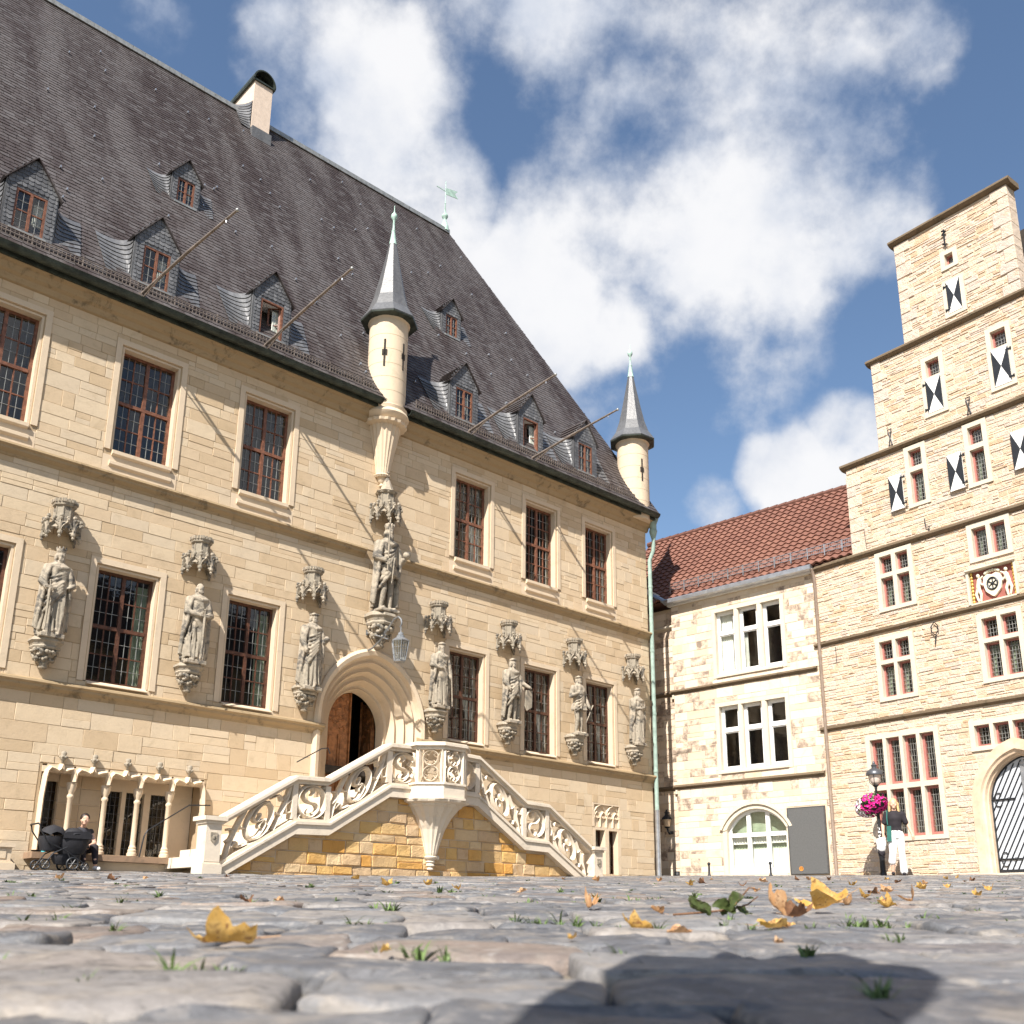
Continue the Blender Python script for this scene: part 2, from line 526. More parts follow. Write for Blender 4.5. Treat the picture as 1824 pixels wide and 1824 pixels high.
def glazing(parent, x0, x1, z0, z1, y, mat, leadmat, rnd, trans=.5, fr=.055, ncol=2, nrow=2, lead=(2, 2), bar=.022, leadw=.009, mull=True, dep=.06, name='window'):
    """wooden cross window with glazing bars, panes and lead cames"""
    f = MB(); ld = MB()
    f.box(x0, x0+fr, y-dep/2, y+dep/2, z0, z1); f.box(x1-fr, x1, y-dep/2, y+dep/2, z0, z1)
    f.box(x0+fr, x1-fr, y-dep/2, y+dep/2, z0, z0+fr*1.2); f.box(x0+fr, x1-fr, y-dep/2, y+dep/2, z1-fr, z1)
    xc = (x0+x1)/2; zt = lerp(z0, z1, trans)
    zs = [(z0+fr*1.2, zt-fr*.6), (zt+fr*.6, z1-fr)] if trans else [(z0+fr*1.2, z1-fr)]
    xs = [(x0+fr, xc-fr*.6), (xc+fr*.6, x1-fr)] if mull else [(x0+fr, x1-fr)]
    if trans: f.box(x0+fr, x1-fr, y-dep*.62, y+dep/2, zt-fr*.6, zt+fr*.6)
    if mull:
        for a, b in zs: f.box(xc-fr*.6, xc+fr*.6, y-dep*.58, y+dep/2, a, b)
    win = None
    cells = []
    for a, b in xs:
        for c, d in zs:
            for i in range(1, ncol):
                q = lerp(a, b, i/ncol); f.box(q-bar/2, q+bar/2, y-dep*.3, y+dep*.3, c, d)
            for k in range(1, nrow):
                q = lerp(c, d, k/nrow); f.box(a, b, y-dep*.28, y+dep*.28, q-bar/2, q+bar/2)
            for i in range(ncol):
                for k in range(nrow):
                    cells.append((lerp(a, b, i/ncol), lerp(a, b, (i+1)/ncol), lerp(c, d, k/nrow), lerp(c, d, (k+1)/nrow)))
    win = f.build(name, mat, parent)
    for a, b, c, d in cells:
        add_pane(win, a, b, c, d, y, rnd)
        for i in range(1, lead[0]):
            q = lerp(a, b, i/lead[0]); ld.box(q-leadw/2, q+leadw/2, y-.012, y+.008, c, d)
        for k in range(1, lead[1]):
            q = lerp(c, d, k/lead[1]); ld.box(a, b, y-.011, y+.007, q-leadw/2, q+leadw/2)
    if ld.f: ld.build('lead_cames', leadmat, win, kind='stuff')
    return win

def curtain(parent, x0, x1, z0, z1, y, mat, rnd, tie=None, name='curtain'):
    rows = []
    n = 22
    for k in range(9):
        t = k / 8
        w0, w1 = x0, x1
        if tie == 'l': w1 = lerp(x1, x0 + (x1-x0)*.3, math.sin(min(1, (1-t)*1.25) * math.pi/2))
        if tie == 'r': w0 = lerp(x0, x1 - (x1-x0)*.3, math.sin(min(1, (1-t)*1.25) * math.pi/2))
        rows.append([(lerp(w0, w1, i/n), y + .02*math.sin(i*1.9 + k*.1), lerp(z0, z1, t)) for i in range(n+1)])
    mb = MB(); mb.grid(rows)
    return mb.build(name, mat, parent, smooth=60, recalc=False)

UW = [(-17.57, 1.10), (-14.93, 1.10), (-12.33, 1.08), (-6.64, 1.06), (-4.27, 1.06), (-2.04, 1.02)]
LW = [(-17.50, 1.08), (-14.91, 1.08), (-12.34, 1.05), (-6.72, 1.04), (-4.31, 1.03), (-2.09, 1.0)]
UZ, LZ = (8.43, 10.55), (4.02, 6.12)
wins = [(c, w, *UZ, 'u') for c, w in UW] + [(c, w, *LZ, 'l') for c, w in LW]
PC = -9.37                       # portal axis
def arch_pts(a, zs, z0, k=1.15, n=14, cx=PC):
    """pointed arch outline from left foot to right foot"""
    r = a * k
    pts = [(cx - a, z0), (cx - a, zs)]
    th = math.acos((r - a) / r)
    for i in range(1, n + 1):
        t = th * i / n
        pts.append((cx - a + r - r * math.cos(t), zs + r * math.sin(t)))
    return pts + [(2 * cx - x, z) for x, z in reversed(pts[:-1])]
holes_open, holes_stone = [], []
for c, w, z0, z1, k in wins:
    holes_open.append((c-w/2-.04, c+w/2+.04, z0-.04, z1+.04))
    holes_stone.append((c-w/2-.17, c+w/2+.17, z0-(.52 if k == 'u' else .02), z1+.17))
PSP, PFOOT = 4.08, 2.30
pa = arch_pts(1.40, PSP, PFOOT, n=12)
half = [p for p in pa if p[0] <= PC + 1e-6]
for (xa, za), (xb, zb) in zip(half[1:-1], half[2:]):
    h = (xb, 2*PC-xb, za, zb)
    holes_open.append(h); holes_stone.append(h)
holes_open.append((PC-1.40, PC+1.40, PFOOT, PSP)); holes_stone.append((PC-1.40, PC+1.40, PFOOT, PSP))
AR = (-15.98, -13.06, 1.06, 2.50)
holes_open.append(AR); holes_stone.append((AR[0]-.05, AR[1]+.05, AR[2], AR[3]+.02))
TR = (-2.43, -1.36, 1.2, 2.97)
holes_open.append(TR); holes_stone.append(TR)

wall = MB()
for x0, x1, z0, z1 in subtract([(-22, 0, .1, 11.35)], holes_open): wall.box(x0, x1, 0, .42, z0, z1)
wall.box(-.42, -.001, .421, 10.9, .1, 11.35)
twall = wall.build('wall', MT['mortar'], town)
stones = []
for za, zb in ((.6, 3.69), (3.88, 7.74), (7.95, 11.0)):
    stones += courses(-22, 0, za, zb, (.14, .33), (.22, .80), holes_stone, rt, .22)
lay_stones(stones, twall, MT['ashlar'], 'ashlar_block', rt, campos=TCAM, gap=.003, dep=(.003, .013), cham=.005, jit=.003)

# rooms seen dimly through the glass
rm = MB()
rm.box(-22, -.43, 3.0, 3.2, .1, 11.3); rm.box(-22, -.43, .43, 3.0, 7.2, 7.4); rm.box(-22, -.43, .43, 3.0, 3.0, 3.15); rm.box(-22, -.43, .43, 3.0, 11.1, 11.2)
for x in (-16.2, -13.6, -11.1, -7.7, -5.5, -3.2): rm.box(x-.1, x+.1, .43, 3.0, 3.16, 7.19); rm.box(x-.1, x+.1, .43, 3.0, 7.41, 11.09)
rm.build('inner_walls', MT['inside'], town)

# string courses, cornice
def course_prof(z, d=.17):
    return [(.02, z+.05), (-d+.01, z-.01), (-d, z-.05), (-d+.04, z-.08), (-d+.05, z-.12), (-.04, z-.17), (-.02, z-.21), (.02, z-.21)]
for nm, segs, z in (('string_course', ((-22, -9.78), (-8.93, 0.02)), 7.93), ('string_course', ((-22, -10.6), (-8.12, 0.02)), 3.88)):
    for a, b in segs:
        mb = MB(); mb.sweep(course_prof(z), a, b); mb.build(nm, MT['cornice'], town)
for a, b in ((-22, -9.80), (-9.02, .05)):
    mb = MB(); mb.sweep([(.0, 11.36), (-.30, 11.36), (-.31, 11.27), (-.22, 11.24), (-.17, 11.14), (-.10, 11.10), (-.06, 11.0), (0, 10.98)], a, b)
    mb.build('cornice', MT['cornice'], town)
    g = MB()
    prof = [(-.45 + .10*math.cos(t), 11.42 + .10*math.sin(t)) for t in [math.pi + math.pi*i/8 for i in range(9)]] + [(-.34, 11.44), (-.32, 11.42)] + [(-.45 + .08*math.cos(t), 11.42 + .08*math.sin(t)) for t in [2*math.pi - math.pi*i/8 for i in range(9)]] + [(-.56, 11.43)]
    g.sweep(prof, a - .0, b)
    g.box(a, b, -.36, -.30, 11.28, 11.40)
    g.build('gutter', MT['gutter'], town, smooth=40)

# windows with stone surrounds
def surround(parent, x0, x1, z0, z1, b=.17, mat=None):
    mb = MB()
    for xa, xb, xc in ((x0-b, x0-.06, x0), (x1+b, x1+.06, x1)):
        mb.box(min(xa, xb), max(xa, xb), -.028, .1, z0-.02, z1+.06)
        mb.box(min(xb, xc), max(xb, xc), .012, .24, z0, z1+.0)
    mb.box(x0-b, x1+b, -.0285, .1, z1+.06, z1+b)
    mb.box(x0-.0595, x1+.0595, .0125, .24, z1, z1+.0595)
    return mb.build('window_surround', mat or MT['trim'], parent)
for i, (c, w, z0, z1, k) in enumerate(wins):
    x0, x1 = c-w/2, c+w/2
    surround(town, x0, x1, z0, z1)
    s = MB()
    if k == 'u':
        s.prism([(.26, z0), (.1, z0), (-.07, z0-.03), (-.07, z0-.10), (-.03, z0-.13), (.26, z0-.13)], x0-.02, x1+.02, 'x')
        s.box(x0-.17, x1+.17, -.012, .26, z0-.52, z0-.1301)
        s.prism([(.0, z0-.22), (-.055, z0-.25), (-.055, z0-.31), (-.02, z0-.35), (0, z0-.35)], x0-.05, x1+.05, 'x')
    else:
        s.prism([(.26, z0), (.0, z0), (-.10, z0-.06), (-.10, z0-.075), (.26, z0-.075)], x0, x1, 'x')
    s.build('window_sill', MT['trim'], town)
    win = glazing(town, x0, x1, z0, z1, .2, MT['oak'] if k == 'u' else MT['oak_dark'], MT['lead'], rt, trans=.5, lead=(2, 2), leadw=.007)
    if k == 'l':
        if i in (7, 8): curtain(win, x1-.24, x1-.02, z0+.05, z1-.1, .36, MT['curtain_green'], rt)
        else: curtain(win, x1-.36, x1-.05, z0+.05, z1-.9, .40, MT['curtain'], rt, 'r')
    elif i == 3: curtain(win, xc_ := c + .04, x1-.08, z0+.05, z0+1.15, .36, MT['curtain'], rt, 'r')

# ------------------------------------------------------------------ portal
orders = [(1.44, .03), (1.44, -.05), (1.38, -.10), (1.30, -.08), (1.27, .04), (1.21, .09), (1.17, .04), (1.13, .12), (1.11, .22), (1.05, .25), (1.02, .19), (.98, .28), (.96, .38), (.90, .40), (.87, .34), (.83, .44), (.81, .56), (.76, .58), (.73, .54), (.70, .64), (.69, .80)]
rows = [[(x, y, z) for x, z in arch_pts(a, PSP, PFOOT - .02, n=16)] for a, y in orders]
pm = MB(); pm.grid(rows)
portal = pm.build('portal', MT['trim'], town, smooth=28, recalc=False)
for sx in (-1, 1):                      # little bases under the jamb shafts
    b = MB()
    for a, y in ((1.2, .02), (1.05, .17), (.9, .32), (.76, .5)): b.lathe([(.075, PFOOT), (.075, PFOOT+.14), (.055, PFOOT+.18), (.05, PFOOT+.22)], PC + sx*a, y, 8)
    b.build('jamb_base', MT['trim'], portal, kind='stuff')
# door leaves
def leaf_poly(a, side):
    pts = [p for p in arch_pts(a, PSP, PFOOT, n=16)]
    return [p for p in pts if (p[0] <= PC + 1e-6)] + [(PC, PFOOT)] if side < 0 else None
lp = [(x - (PC-.68), z) for x, z in leaf_poly(.68, -1)]
def door_leaf(parent):
    d = MB(); d.prism(lp, 0, .06, 'y')
    o = d.build('door_leaf', MT['door_wood'], parent)
    p = MB()
    for xa, xb in ((.05, .32), (.37, .64)):
        p.box(xa, xb, -.02, -.001, PFOOT+.1, PFOOT+.75); p.box(xa, xb, -.02, -.001, PFOOT+.82, PFOOT+1.6)
        p.box(xa+.05, xb-.05, -.035, -.0201, PFOOT+.15, PFOOT+.70); p.box(xa+.05, xb-.05, -.035, -.0201, PFOOT+.87, PFOOT+1.55)
    p.box(.0, .04, -.025, -.001, PFOOT, PFOOT+1.9)
    p.box(.655, .68, -.05, -.001, PFOOT, PFOOT+2.6)
    p.build('door_panel', MT['door_wood'], o)
    cv = MB()
    r2 = random.Random(3)
    for i in range(46):
        z = r2.uniform(PFOOT+1.72, PFOOT+2.45); xm = max(0.05, .66 - .68*math.sqrt(max(.02, 1-((z-PSP)/.79)**2))) if z > PSP else .06
        x = r2.uniform(xm+.06, .62)
        cv.ball((x, -.004, z), (r2.uniform(.02, .06), .022, r2.uniform(.02, .05)), 7, 5)
    cv.build('carving', MT['door_wood'], o, smooth=50, kind='stuff')
    return o
dl = door_leaf(town); dl.location = (PC-.68, .74, 0); dl.rotation_euler = (0, 0, R_(7))
dr = door_leaf(town); dr.scale = (-1, 1, 1); dr.location = (PC+.72, .98, 0); dr.rotation_euler = (0, 0, R_(-104))

# ------------------------------------------------------------------ arcade window with four slender columns
ac = empty('arcade', (0, 0, 0)); ac.parent = town
ax0, ax1, az0, az1 = AR
bk = MB()
bk.box(ax0, ax0+.12, .45, .55, az0, az1); bk.box(ax0+.45, ax0+1.22, .45, .55, az0, az1); bk.box(ax0+1.22, ax1, .45, .55, az1-.3, az1)
bk.box(ax0+1.58, ax0+1.66, .44, .55, az0, az1-.3); bk.box(ax0+2.0, ax0+2.12, .44, .55, az0, az1-.3); bk.box(ax0+2.46, ax1, .44, .55, az0, az1-.3)
bk.box(ax0+.12, ax0+.45, .45, .55, az1-.22, az1)
bk.box(ax0, ax1, .421, .56, az0-.2, az0-.001)
bk.build('back_wall', MT['trim'], ac)
for xa, xb in ((ax0+.12, ax0+.45), (ax0+1.22, ax0+1.58), (ax0+1.66, ax0+2.0), (ax0+2.12, ax0+2.46)):
    l = MB()
    for q in range(1, 4): l.box(lerp(xa, xb, q/4)-.004, lerp(xa, xb, q/4)+.004, .49, .5, az0, az1-.25)
    for q in range(1, 8): l.box(xa, xb, .491, .501, lerp(az0, az1-.25, q/8)-.004, lerp(az0, az1-.25, q/8)+.004)
    l.build('lead_cames', MT['lead_dark'], ac, kind='stuff')
    add_pane(ac, xa, xb, az0, az1-.22, .51, rt)
# stones of the recessed wall
for k in range(5):
    for q in range(2):
        s = MB(); s.slab(ax0+.46+q*.38, ax0+.83+q*.38, .435, .47, az0+.02+k*.28, az0+.285+k*.28, .008, rt.random()); s.build('ashlar_block', MT['ashlar'], ac, recalc=False)
colx = [-15.44, -14.85, -14.27, -13.68]
prof = [(.085, 0), (.085, .05), (.07, .06), (.075, .10), (.06, .12), (.065, .15), (.05, .17), (.046, .2), (.044, .9), (.058, .92), (.058, .95), (.046, .97), (.05, 1.0), (.075, 1.05), (.08, 1.10), (.085, 1.12), (.085, 1.17)]
cm = MB(); cm.lathe(prof, n=12); cme = cm.mesh('column')
cme.materials.append(MT['trim']); cme.shade_smooth(); cme.set_sharp_from_angle(angle=R_(35))
for x in colx:
    o = bpy.data.objects.new('column', cme); COL.objects.link(o); o.parent = ac; o.location = (x, .06, az0)
bays = [ax0+.06] + colx + [ax1-.06]
hd = MB(); fn = []
hd.box(ax0, ax1, -.02, .14, az1-.13, az1-.03)
for i in range(5):
    a, b = bays[i], bays[i+1]
    m = (a + b) / 2
    pts = [(a, -.05, az0+1.17)]
    if i == 0: pts = [(a-.02, -.05, az0+.02)] + [(a-.02, -.05, az0+.9)]
    w = b - a
    for u, v in ((0, .10), (.03, .20), (.12, .26), (.25, .245), (.38, .215), (.46, .25), (.5, .33)): pts.append((a + u*w, -.05, az0 + 1.12 + v))
    hd.rib(pts, .075, (0, -1, 0), -.07, .07)
    pts2 = [(2*m - x, y, z) for x, y, z in pts]
    if i == 0: pts2 = [(b, -.05, az0+1.17)] + pts2[2:]
    if i == 4: pts2 = [(ax1, -.05, az0+.02), (ax1, -.05, az0+.9)] + [(x + .04*(1-k/7), y, z) for k, (x, y, z) in enumerate(pts2[1:])]
    hd.rib(pts2, .075, (0, -1, 0), -.07, .07)
    hd.box(a+.02, b-.02, -.012, .1, az1-.04, az1+.005)
    fn.append(m)
hd.build('ogee_hood', MT['trim'], ac, smooth=30)
fm = MB(); fm.lathe([(.022, 0), (.026, .1), (.055, .12), (.06, .15), (.04, .17), (.05, .20), (.045, .235), (.02, .25)], n=10)
for k in range(6): fm.ball((.055*math.cos(k*1.047), .055*math.sin(k*1.047), .15), .022, 6, 4)
fme = fm.mesh('finial'); fme.materials.append(MT['statue']); fme.shade_smooth()
for x in fn:
    o = bpy.data.objects.new('finial', fme); COL.objects.link(o); o.parent = ac; o.location = (x, -.07, az0+1.42)
# bench ledge below it
bench = MB(); bench.box(-16.10, -13.42, -.42, -.02, .93, 1.03)
bench.build('bench_slab', stone_mat('bench', [(.30,.20,.13), (.38,.26,.17)], grain=.25, stain=(.12,.09,.06), stain_amt=.5), town)
b2 = MB(); b2.box(-15.9, -13.42, -.30, -.016, .5, .925); b2.build('bench_base', MT['trim'], town)
lampi = MB(); lampi.ball((-15.70, 1.25, 2.03), (.09, .09, .05), 10, 6); lampi.lathe([(.004, 2.07), (.004, 2.9)], -15.70, 1.25, 5)
lm, LN, lb, lo = new_mat('warm_lamp')
lb.inputs['Base Color'].default_value = (.8, .4, .1, 1); lb.inputs['Emission Color'].default_value = (1, .42, .1, 1); lb.inputs['Emission Strength'].default_value = 1.2
tag(lampi.build('pendant_lamp', lm, None), 'small orange lamp glowing behind the leftmost arcade window', 'lamp')
bpy.data.objects['pendant_lamp'].matrix_world = town.matrix_basis.copy() if False else Matrix.Translation((3.867, 28.0, 0)) @ Matrix.Rotation(R_(42.87), 4, 'Z')

# ------------------------------------------------------------------ small traceried window at the right end
x0, x1, z0, z1 = TR
tw = MB()
tw.box(x0, x1, -.0, .3, z1-.68, z1-.60); tw.box(x0, x0+.1, -.01, .3, z0, z1-.68); tw.box(x1-.12, x1, -.01, .3, z0, z1-.68)
tw.box((x0+x1)/2-.07, (x0+x1)/2+.07, -.012, .3, z0, z1-.68); tw.box(x0, x1, .04, .3, z1-.60, z1)
tw.box(x0, x1, -.012, .05, z1-.04, z1); tw.box(x0, x0+.05, -.012, .05, z1-.6, z1-.04); tw.box(x1-.05, x1, -.012, .05, z1-.6, z1-.04)
for q in range(4):
    cx = lerp(x0+.05, x1-.05, (q+.5)/4); h = .115
    for sgn in (-1, 1):
        tw.rib([(cx+sgn*h, 0, z1-.6), (cx+sgn*h, 0, z1-.4), (cx+sgn*h*.75, 0, z1-.3), (cx, 0, z1-.22)], .03, (0, -1, 0), -.04, .015)
        tw.rib([(cx+sgn*h, 0, z1-.36), (cx+sgn*h*.3, 0, z1-.38), (cx+sgn*h*.2, 0, z1-.33)], .02, (0, -1, 0), -.04, .01)
for q in range(2):
    cx = lerp(x0+.05, x1-.05, (q+.5)/2); h = .235
    for sgn in (-1, 1): tw.rib([(cx+sgn*h, 0, z1-.3), (cx+sgn*h*.9, 0, z1-.2), (cx+sgn*h*.5, 0, z1-.1), (cx, 0, z1-.05)], .035, (0, -1, 0), -.04, .015)
tw.build('blind_tracery', MT['trim'], town)
for a, b in ((x0+.1, (x0+x1)/2-.07), ((x0+x1)/2+.07, x1-.12)):
    wn = glazing(town, a, b, z0, z1-.68, .2, MT['oak_dark'], MT['lead_dark'], rt, trans=0, mull=False, ncol=1, nrow=1, lead=(3, 6), fr=.03)

# ------------------------------------------------------------------ roof
EY, EZ, RY, RZ = -.45, 11.47, 5.5, 22.55
SL = math.hypot(RY-EY, RZ-EZ); cs, sn = (RY-EY)/SL, (RZ-EZ)/SL
HIPX = -3.32
def roof_pt(x, s, off=0.0): return (x, EY + cs*s - sn*off, EZ + sn*s + cs*off)
MT['slate'] = None
def slate_mat(name, a, b, c, gloss=.45):
    m, N, bs, out = new_mat(name)
    tc = N.n('TexCoord').outputs['Object']
    at = N.n('Attribute', attribute_name='tone').outputs['Fac']
    mp = N.n('Mapping'); mp.inputs['Scale'].default_value = (1.3, .35, .16); N.link(tc, mp.inputs[0])
    st = N.noise(mp.outputs[0], 1.1, 6, .62, .4)
    col = N.mix(N.rng(st, .36, .66), a, b)
    col = N.mix(N.math('MULTIPLY', N.rng(at, .55, 1.0, smooth=False), .65), col, c)
    sp = N.noise(tc, 14, 5, .7)
    col = N.mix(1.0, col, N.ramp(sp, [(.2, .55), (.75, 1.0)]), 'MULTIPLY')
    rust = N.rng(N.noise(tc, .9, 8, .75, 1.2), .64, .72)
    col = N.mix(N.math('MULTIPLY', rust, .30), col, (.16, .085, .04))
    N.link(col, bs.inputs['Base Color'])
    bs.inputs['Roughness'].default_value = gloss; bs.inputs['Specular IOR Level'].default_value = .35
    bp = N.n('Bump'); bp.inputs['Strength'].default_value = .4; bp.inputs['Distance'].default_value = .01
    N.link(sp, bp.inputs['Height']); N.link(bp.outputs[0], bs.inputs['Normal'])
    return m
MT['slate'] = slate_mat('slate', (.056,.041,.038), (.124,.108,.104), (.140,.128,.126), .58)
MT['slate_light'] = slate_mat('slate_light', (.11,.11,.114), (.17,.172,.176), (.27,.27,.275), .36)
rf = MB()
xl = -24.0
A = roof_pt(0.12, 0); B = roof_pt(HIPX, SL); C = roof_pt(xl, SL); D = roof_pt(xl, 0)
BY = 2*RY - EY
rf.add([A, B, C, D, (.12, BY, EZ), (xl, BY, EZ)], [(3, 0, 1, 2), (0, 4, 1), (4, 5, 2, 1), (0, 3, 5, 4)])
roof = rf.build('roof', MT['slate'], town)
slates = []
s = 0.0; row = 0
while s < SL - .02:
    h = .135
    xr = lerp(.12, HIPX, s/SL)
    x = xl + rt.uniform(0, .2)
    while x < xr:
        w = rt.uniform(.17, .27)
        slates.append((x, min(x + w, xr), s, min(s + h*1.25, SL)))
        x += w
    s += h; row += 1
def slate_piece(mb, r, tone, rnd):
    x0, x1, s0, s1 = r
    g = .004; o = .014 + rnd.uniform(0, .006); d = rnd.uniform(-.01, .012)
    p = [roof_pt(x0+g, s0+d+.025, o), roof_pt(x0+g+.05, s0+d, o+.002), roof_pt(x1-g, s0+d+.01, o), roof_pt(x1-g, s1, .003), roof_pt(x0+g, s1, .003), roof_pt(x0+g, s0+d+.025, .0), roof_pt(x0+g+.05, s0+d, .0), roof_pt(x1-g, s0+d+.01, .0)]
    mb.add(p, [(0, 1, 2, 3, 4), (5, 6, 1, 0), (6, 7, 2, 1)], tone)
def sl_score(r):
    if not (-17.9 < r[0] < -2): return 0
    p = roof_pt(r[0], r[2]); d2 = (p[0]+21.9)**2 + (p[1]+17.9)**2 + p[2]**2
    return (r[1]-r[0]) / d2
slates.sort(key=lambda r: -sl_score(r))
rest = MB()
for i, r in enumerate(slates):
    tone = rt.random()
    if i < 300:
        m1 = MB(); slate_piece(m1, r, tone, rt); m1.build('slate', MT['slate'], roof, recalc=False)
    else: slate_piece(rest, r, tone, rt)
rest.build('slate', MT['slate'], roof, kind='stuff', recalc=False)
rd = MB()
for k in range(60):
    a = lerp(xl, HIPX, k/60); b = lerp(xl, HIPX, (k+1)/60)
    rd.prism([(RY-.13, RZ-.12), (RY-.12, RZ+.03), (RY, RZ+.09), (RY+.12, RZ+.03), (RY+.13, RZ-.12)], a, b+.01, 'x')
rd.build('ridge_capping', MT['lead'], roof)
hk = MB()
for k in range(70):
    x = rt.uniform(-17.5, -3); s = rt.uniform(.8, SL-1)
    if x > lerp(.1, HIPX, s/SL) - .3: continue
    p = roof_pt(x, s, .02); hk.box(p[0]-.012, p[0]+.012, p[1]-.06, p[1], p[2]-.03, p[2]+.02)
hk.build('roof_hook', MT['zinc'], roof, kind='stuff')
# snow guard along the eaves
for a, b in ((-22, -9.95), (-8.75, -.85)):
    sg = MB(); n = int((b-a)/.075)
    for i in range(n+1):
        x = lerp(a, b, i/n); big = i % 12 == 0
        w = .012 if big else .005
        sg.box(x-w, x+w, -.36-.006, -.36+.006, 11.56, 11.83 if not big else 11.86)
        if big: sg.tube([(x, -.37, 11.83), (x, -.1, 11.74)], .01, 4); sg.tube([(x, -.37, 11.58), (x, -.33, 11.62)], .012, 4)
    for z in (11.57, 11.66, 11.74, 11.82): sg.box(a, b, -.3695, -.3505, z-.006, z+.006)
    sg.build('snow_guard', MT['rail'], roof)

# ------------------------------------------------------------------ dormers
def dormer(cx, zb, zt, half, open_=False, sc=1.0):
    """gabled, slate hung dormer; front in the plane y=yf"""
    d = empty('dormer', (0, 0, 0)); d.parent = roof
    s0 = (zb - EZ) / sn
    yf = EY + cs*s0 + .0
    hw = half + .17*sc
    ze = zt + .12*sc; za = zt + .72*sc      # eaves, apex
    yroof = lambda z: EY + (z - EZ) * cs / sn
    fr = MB()
    # front with window opening
    for p in ([(cx-hw, zb-.12), (cx-half, zb-.12), (cx-half, zt), (cx-hw, ze)], [(cx+half, zb-.12), (cx+hw, zb-.12), (cx+hw, ze), (cx+half, zt)], [(cx-hw, ze), (cx-half, zt), (cx+half, zt), (cx+hw, ze), (cx, za)], [(cx-half, zb-.12), (cx+half, zb-.12), (cx+half, zb), (cx-half, zb)]):
        fr.prism(p, yf, yf+.06, 'y')
    fr.build('slate_front', MT['slate_light'], d)
    sl = MB(); rr = random.Random(int(cx*10))
    z = zb - .1
    while z < za - .1:
        for sgn in (-1, 1):
            lo = half if z < zt-.02 else 0
            hi = hw if z < ze else hw * (za - z) / (za - ze)
            x = lo
            while x < hi - .02:
                w = min(rr.uniform(.08, .13), hi - x)
                xa, xb = (cx+x, cx+x+w) if sgn > 0 else (cx-x-w, cx-x)
                sl.add([(xa+.003, yf-.016, z+.02), ((xa+xb)/2, yf-.018, z), (xb-.003, yf-.016, z+.02), (xb-.003, yf-.004, z+.13), (xa+.003, yf-.004, z+.13)], [(0, 1, 2, 3, 4)], rr.random())
                x += w
        z += .085
    sl.build('front_slates', MT['slate_light'], d, recalc=False, kind='stuff')
    # cheeks and roof
    ck = MB()
    for sgn in (-1, 1):
        x = cx + sgn*hw
        ck.prism([(yf+.0, zb-.2), (yf+.0, ze), (yroof(ze)+.1, ze), (yroof(zb-.2)+.1, zb-.2)], x-.02, x+.02, 'x')
    ck.build('cheek', MT['slate_light'], d)
    rr_ = MB(); ov = .07
    yb = yroof(za) + .1
    for sgn in (-1, 1):
        e = (cx + sgn*(hw+.06), ze-.07); rp = []
        for k in range(6):
            t = k/5; nz = lerp(e[1], za+.02, t); x = lerp(e[0], cx, t)
            rp.append([(x, yf-ov, nz), (x, yroof(nz)+.12, nz)])
        for k in range(5):
            (a, b), (c, dd) = rp[k], rp[k+1]
            up = Vector((sgn*.03, 0, .022))
            rr_.add([tuple(Vector(q)+up*.0) for q in (a, b, dd, c)] + [tuple(Vector(q)+up) for q in (a, b)] + [tuple(Vector(q)+Vector((0, 0, .006))) for q in (dd, c)], [(4, 5, 6, 7), (0, 1, 5, 4), (0, 4, 7, 3), (0, 3, 2, 1)], rr.random()*.6)
    rr_.build('dormer_roof', MT['slate'], d)
    # swept valley of rounded slates between cheek and main roof, both sides
    for sgn in (-1, 1):
        vl = MB()
        nrow = 9
        for k in range(nrow):
            z0 = lerp(zb-.12, ze-.02, k/nrow); z1 = lerp(zb-.12, ze-.02, (k+1.25)/nrow)
            line = []
            for zz, off in ((z0, .03), (z1, .008)):
                a = Vector((cx + sgn*(hw+.015), yf+.05, zz)); b = Vector((cx + sgn*(hw+.52*sc+.10*k/nrow), yroof(zz+.10)-.01, zz+.10)); c = Vector((cx+sgn*(hw+.04), yroof(zz)*.9+.1*yf, zz-.06))
                pts = []
                for q in range(9):
                    t = q/8; p = a*(1-t)**2 + c*2*t*(1-t) + b*t*t
                    nrm = Vector((sgn*(1-t), -t*.8, .15)).normalized()
                    pts.append(tuple(p + nrm*off))
                line.append(pts)
            for q in range(8):
                vl.add([line[0][q], line[0][q+1], line[1][q+1], line[1][q]], [(0, 1, 2, 3)], .2 + .6*rr.random())
            low = [tuple(Vector(p) - Vector((sgn*.03, -.02, 0))) for p in line[0]]
            vl.grid([low, line[0]], .3)
        vl.build('valley_slates', MT['slate_light'], d, kind='stuff', recalc=True)
    # window
    wy = yf + .03
    if not open_:
        glazing(d, cx-half, cx+half, zb, zt, wy, MT['oak'], MT['lead'], rr, trans=0, fr=.04, ncol=1, nrow=2, lead=(2, 2), leadw=.006, dep=.05, name='window_frame')
    else:
        f = MB(); fr_ = .04
        f.box(cx-half, cx-half+fr_, wy-.03, wy+.03, zb, zt); f.box(cx+half-fr_, cx+half, wy-.03, wy+.03, zb, zt); f.box(cx-half+fr_, cx+half-fr_, wy-.03, wy+.03, zt-fr_, zt); f.box(cx-half+fr_, cx+half-fr_, wy-.03, wy+.03, zb, zb+fr_)
        wn = f.build('window_frame', MT['oak'], d)
        lf = MB(); lf.box(0, .04, 0, .03, 0, zt-zb); lf.box(half*1.0-.04, half*1.0, 0, .03, 0, zt-zb); lf.box(.04, half-.04, 0, .03, 0, .04); lf.box(.04, half-.04, 0, .03, (zt-zb)/2-.015, (zt-zb)/2+.015); lf.box(.04, half-.04, 0, .03, zt-zb-.04, zt-zb)
        lo_ = lf.build('casement', MT['oak'], d); lo_.location = (cx+half-.02, wy+.05, zb); lo_.rotation_euler = (0, 0, R_(180-38))
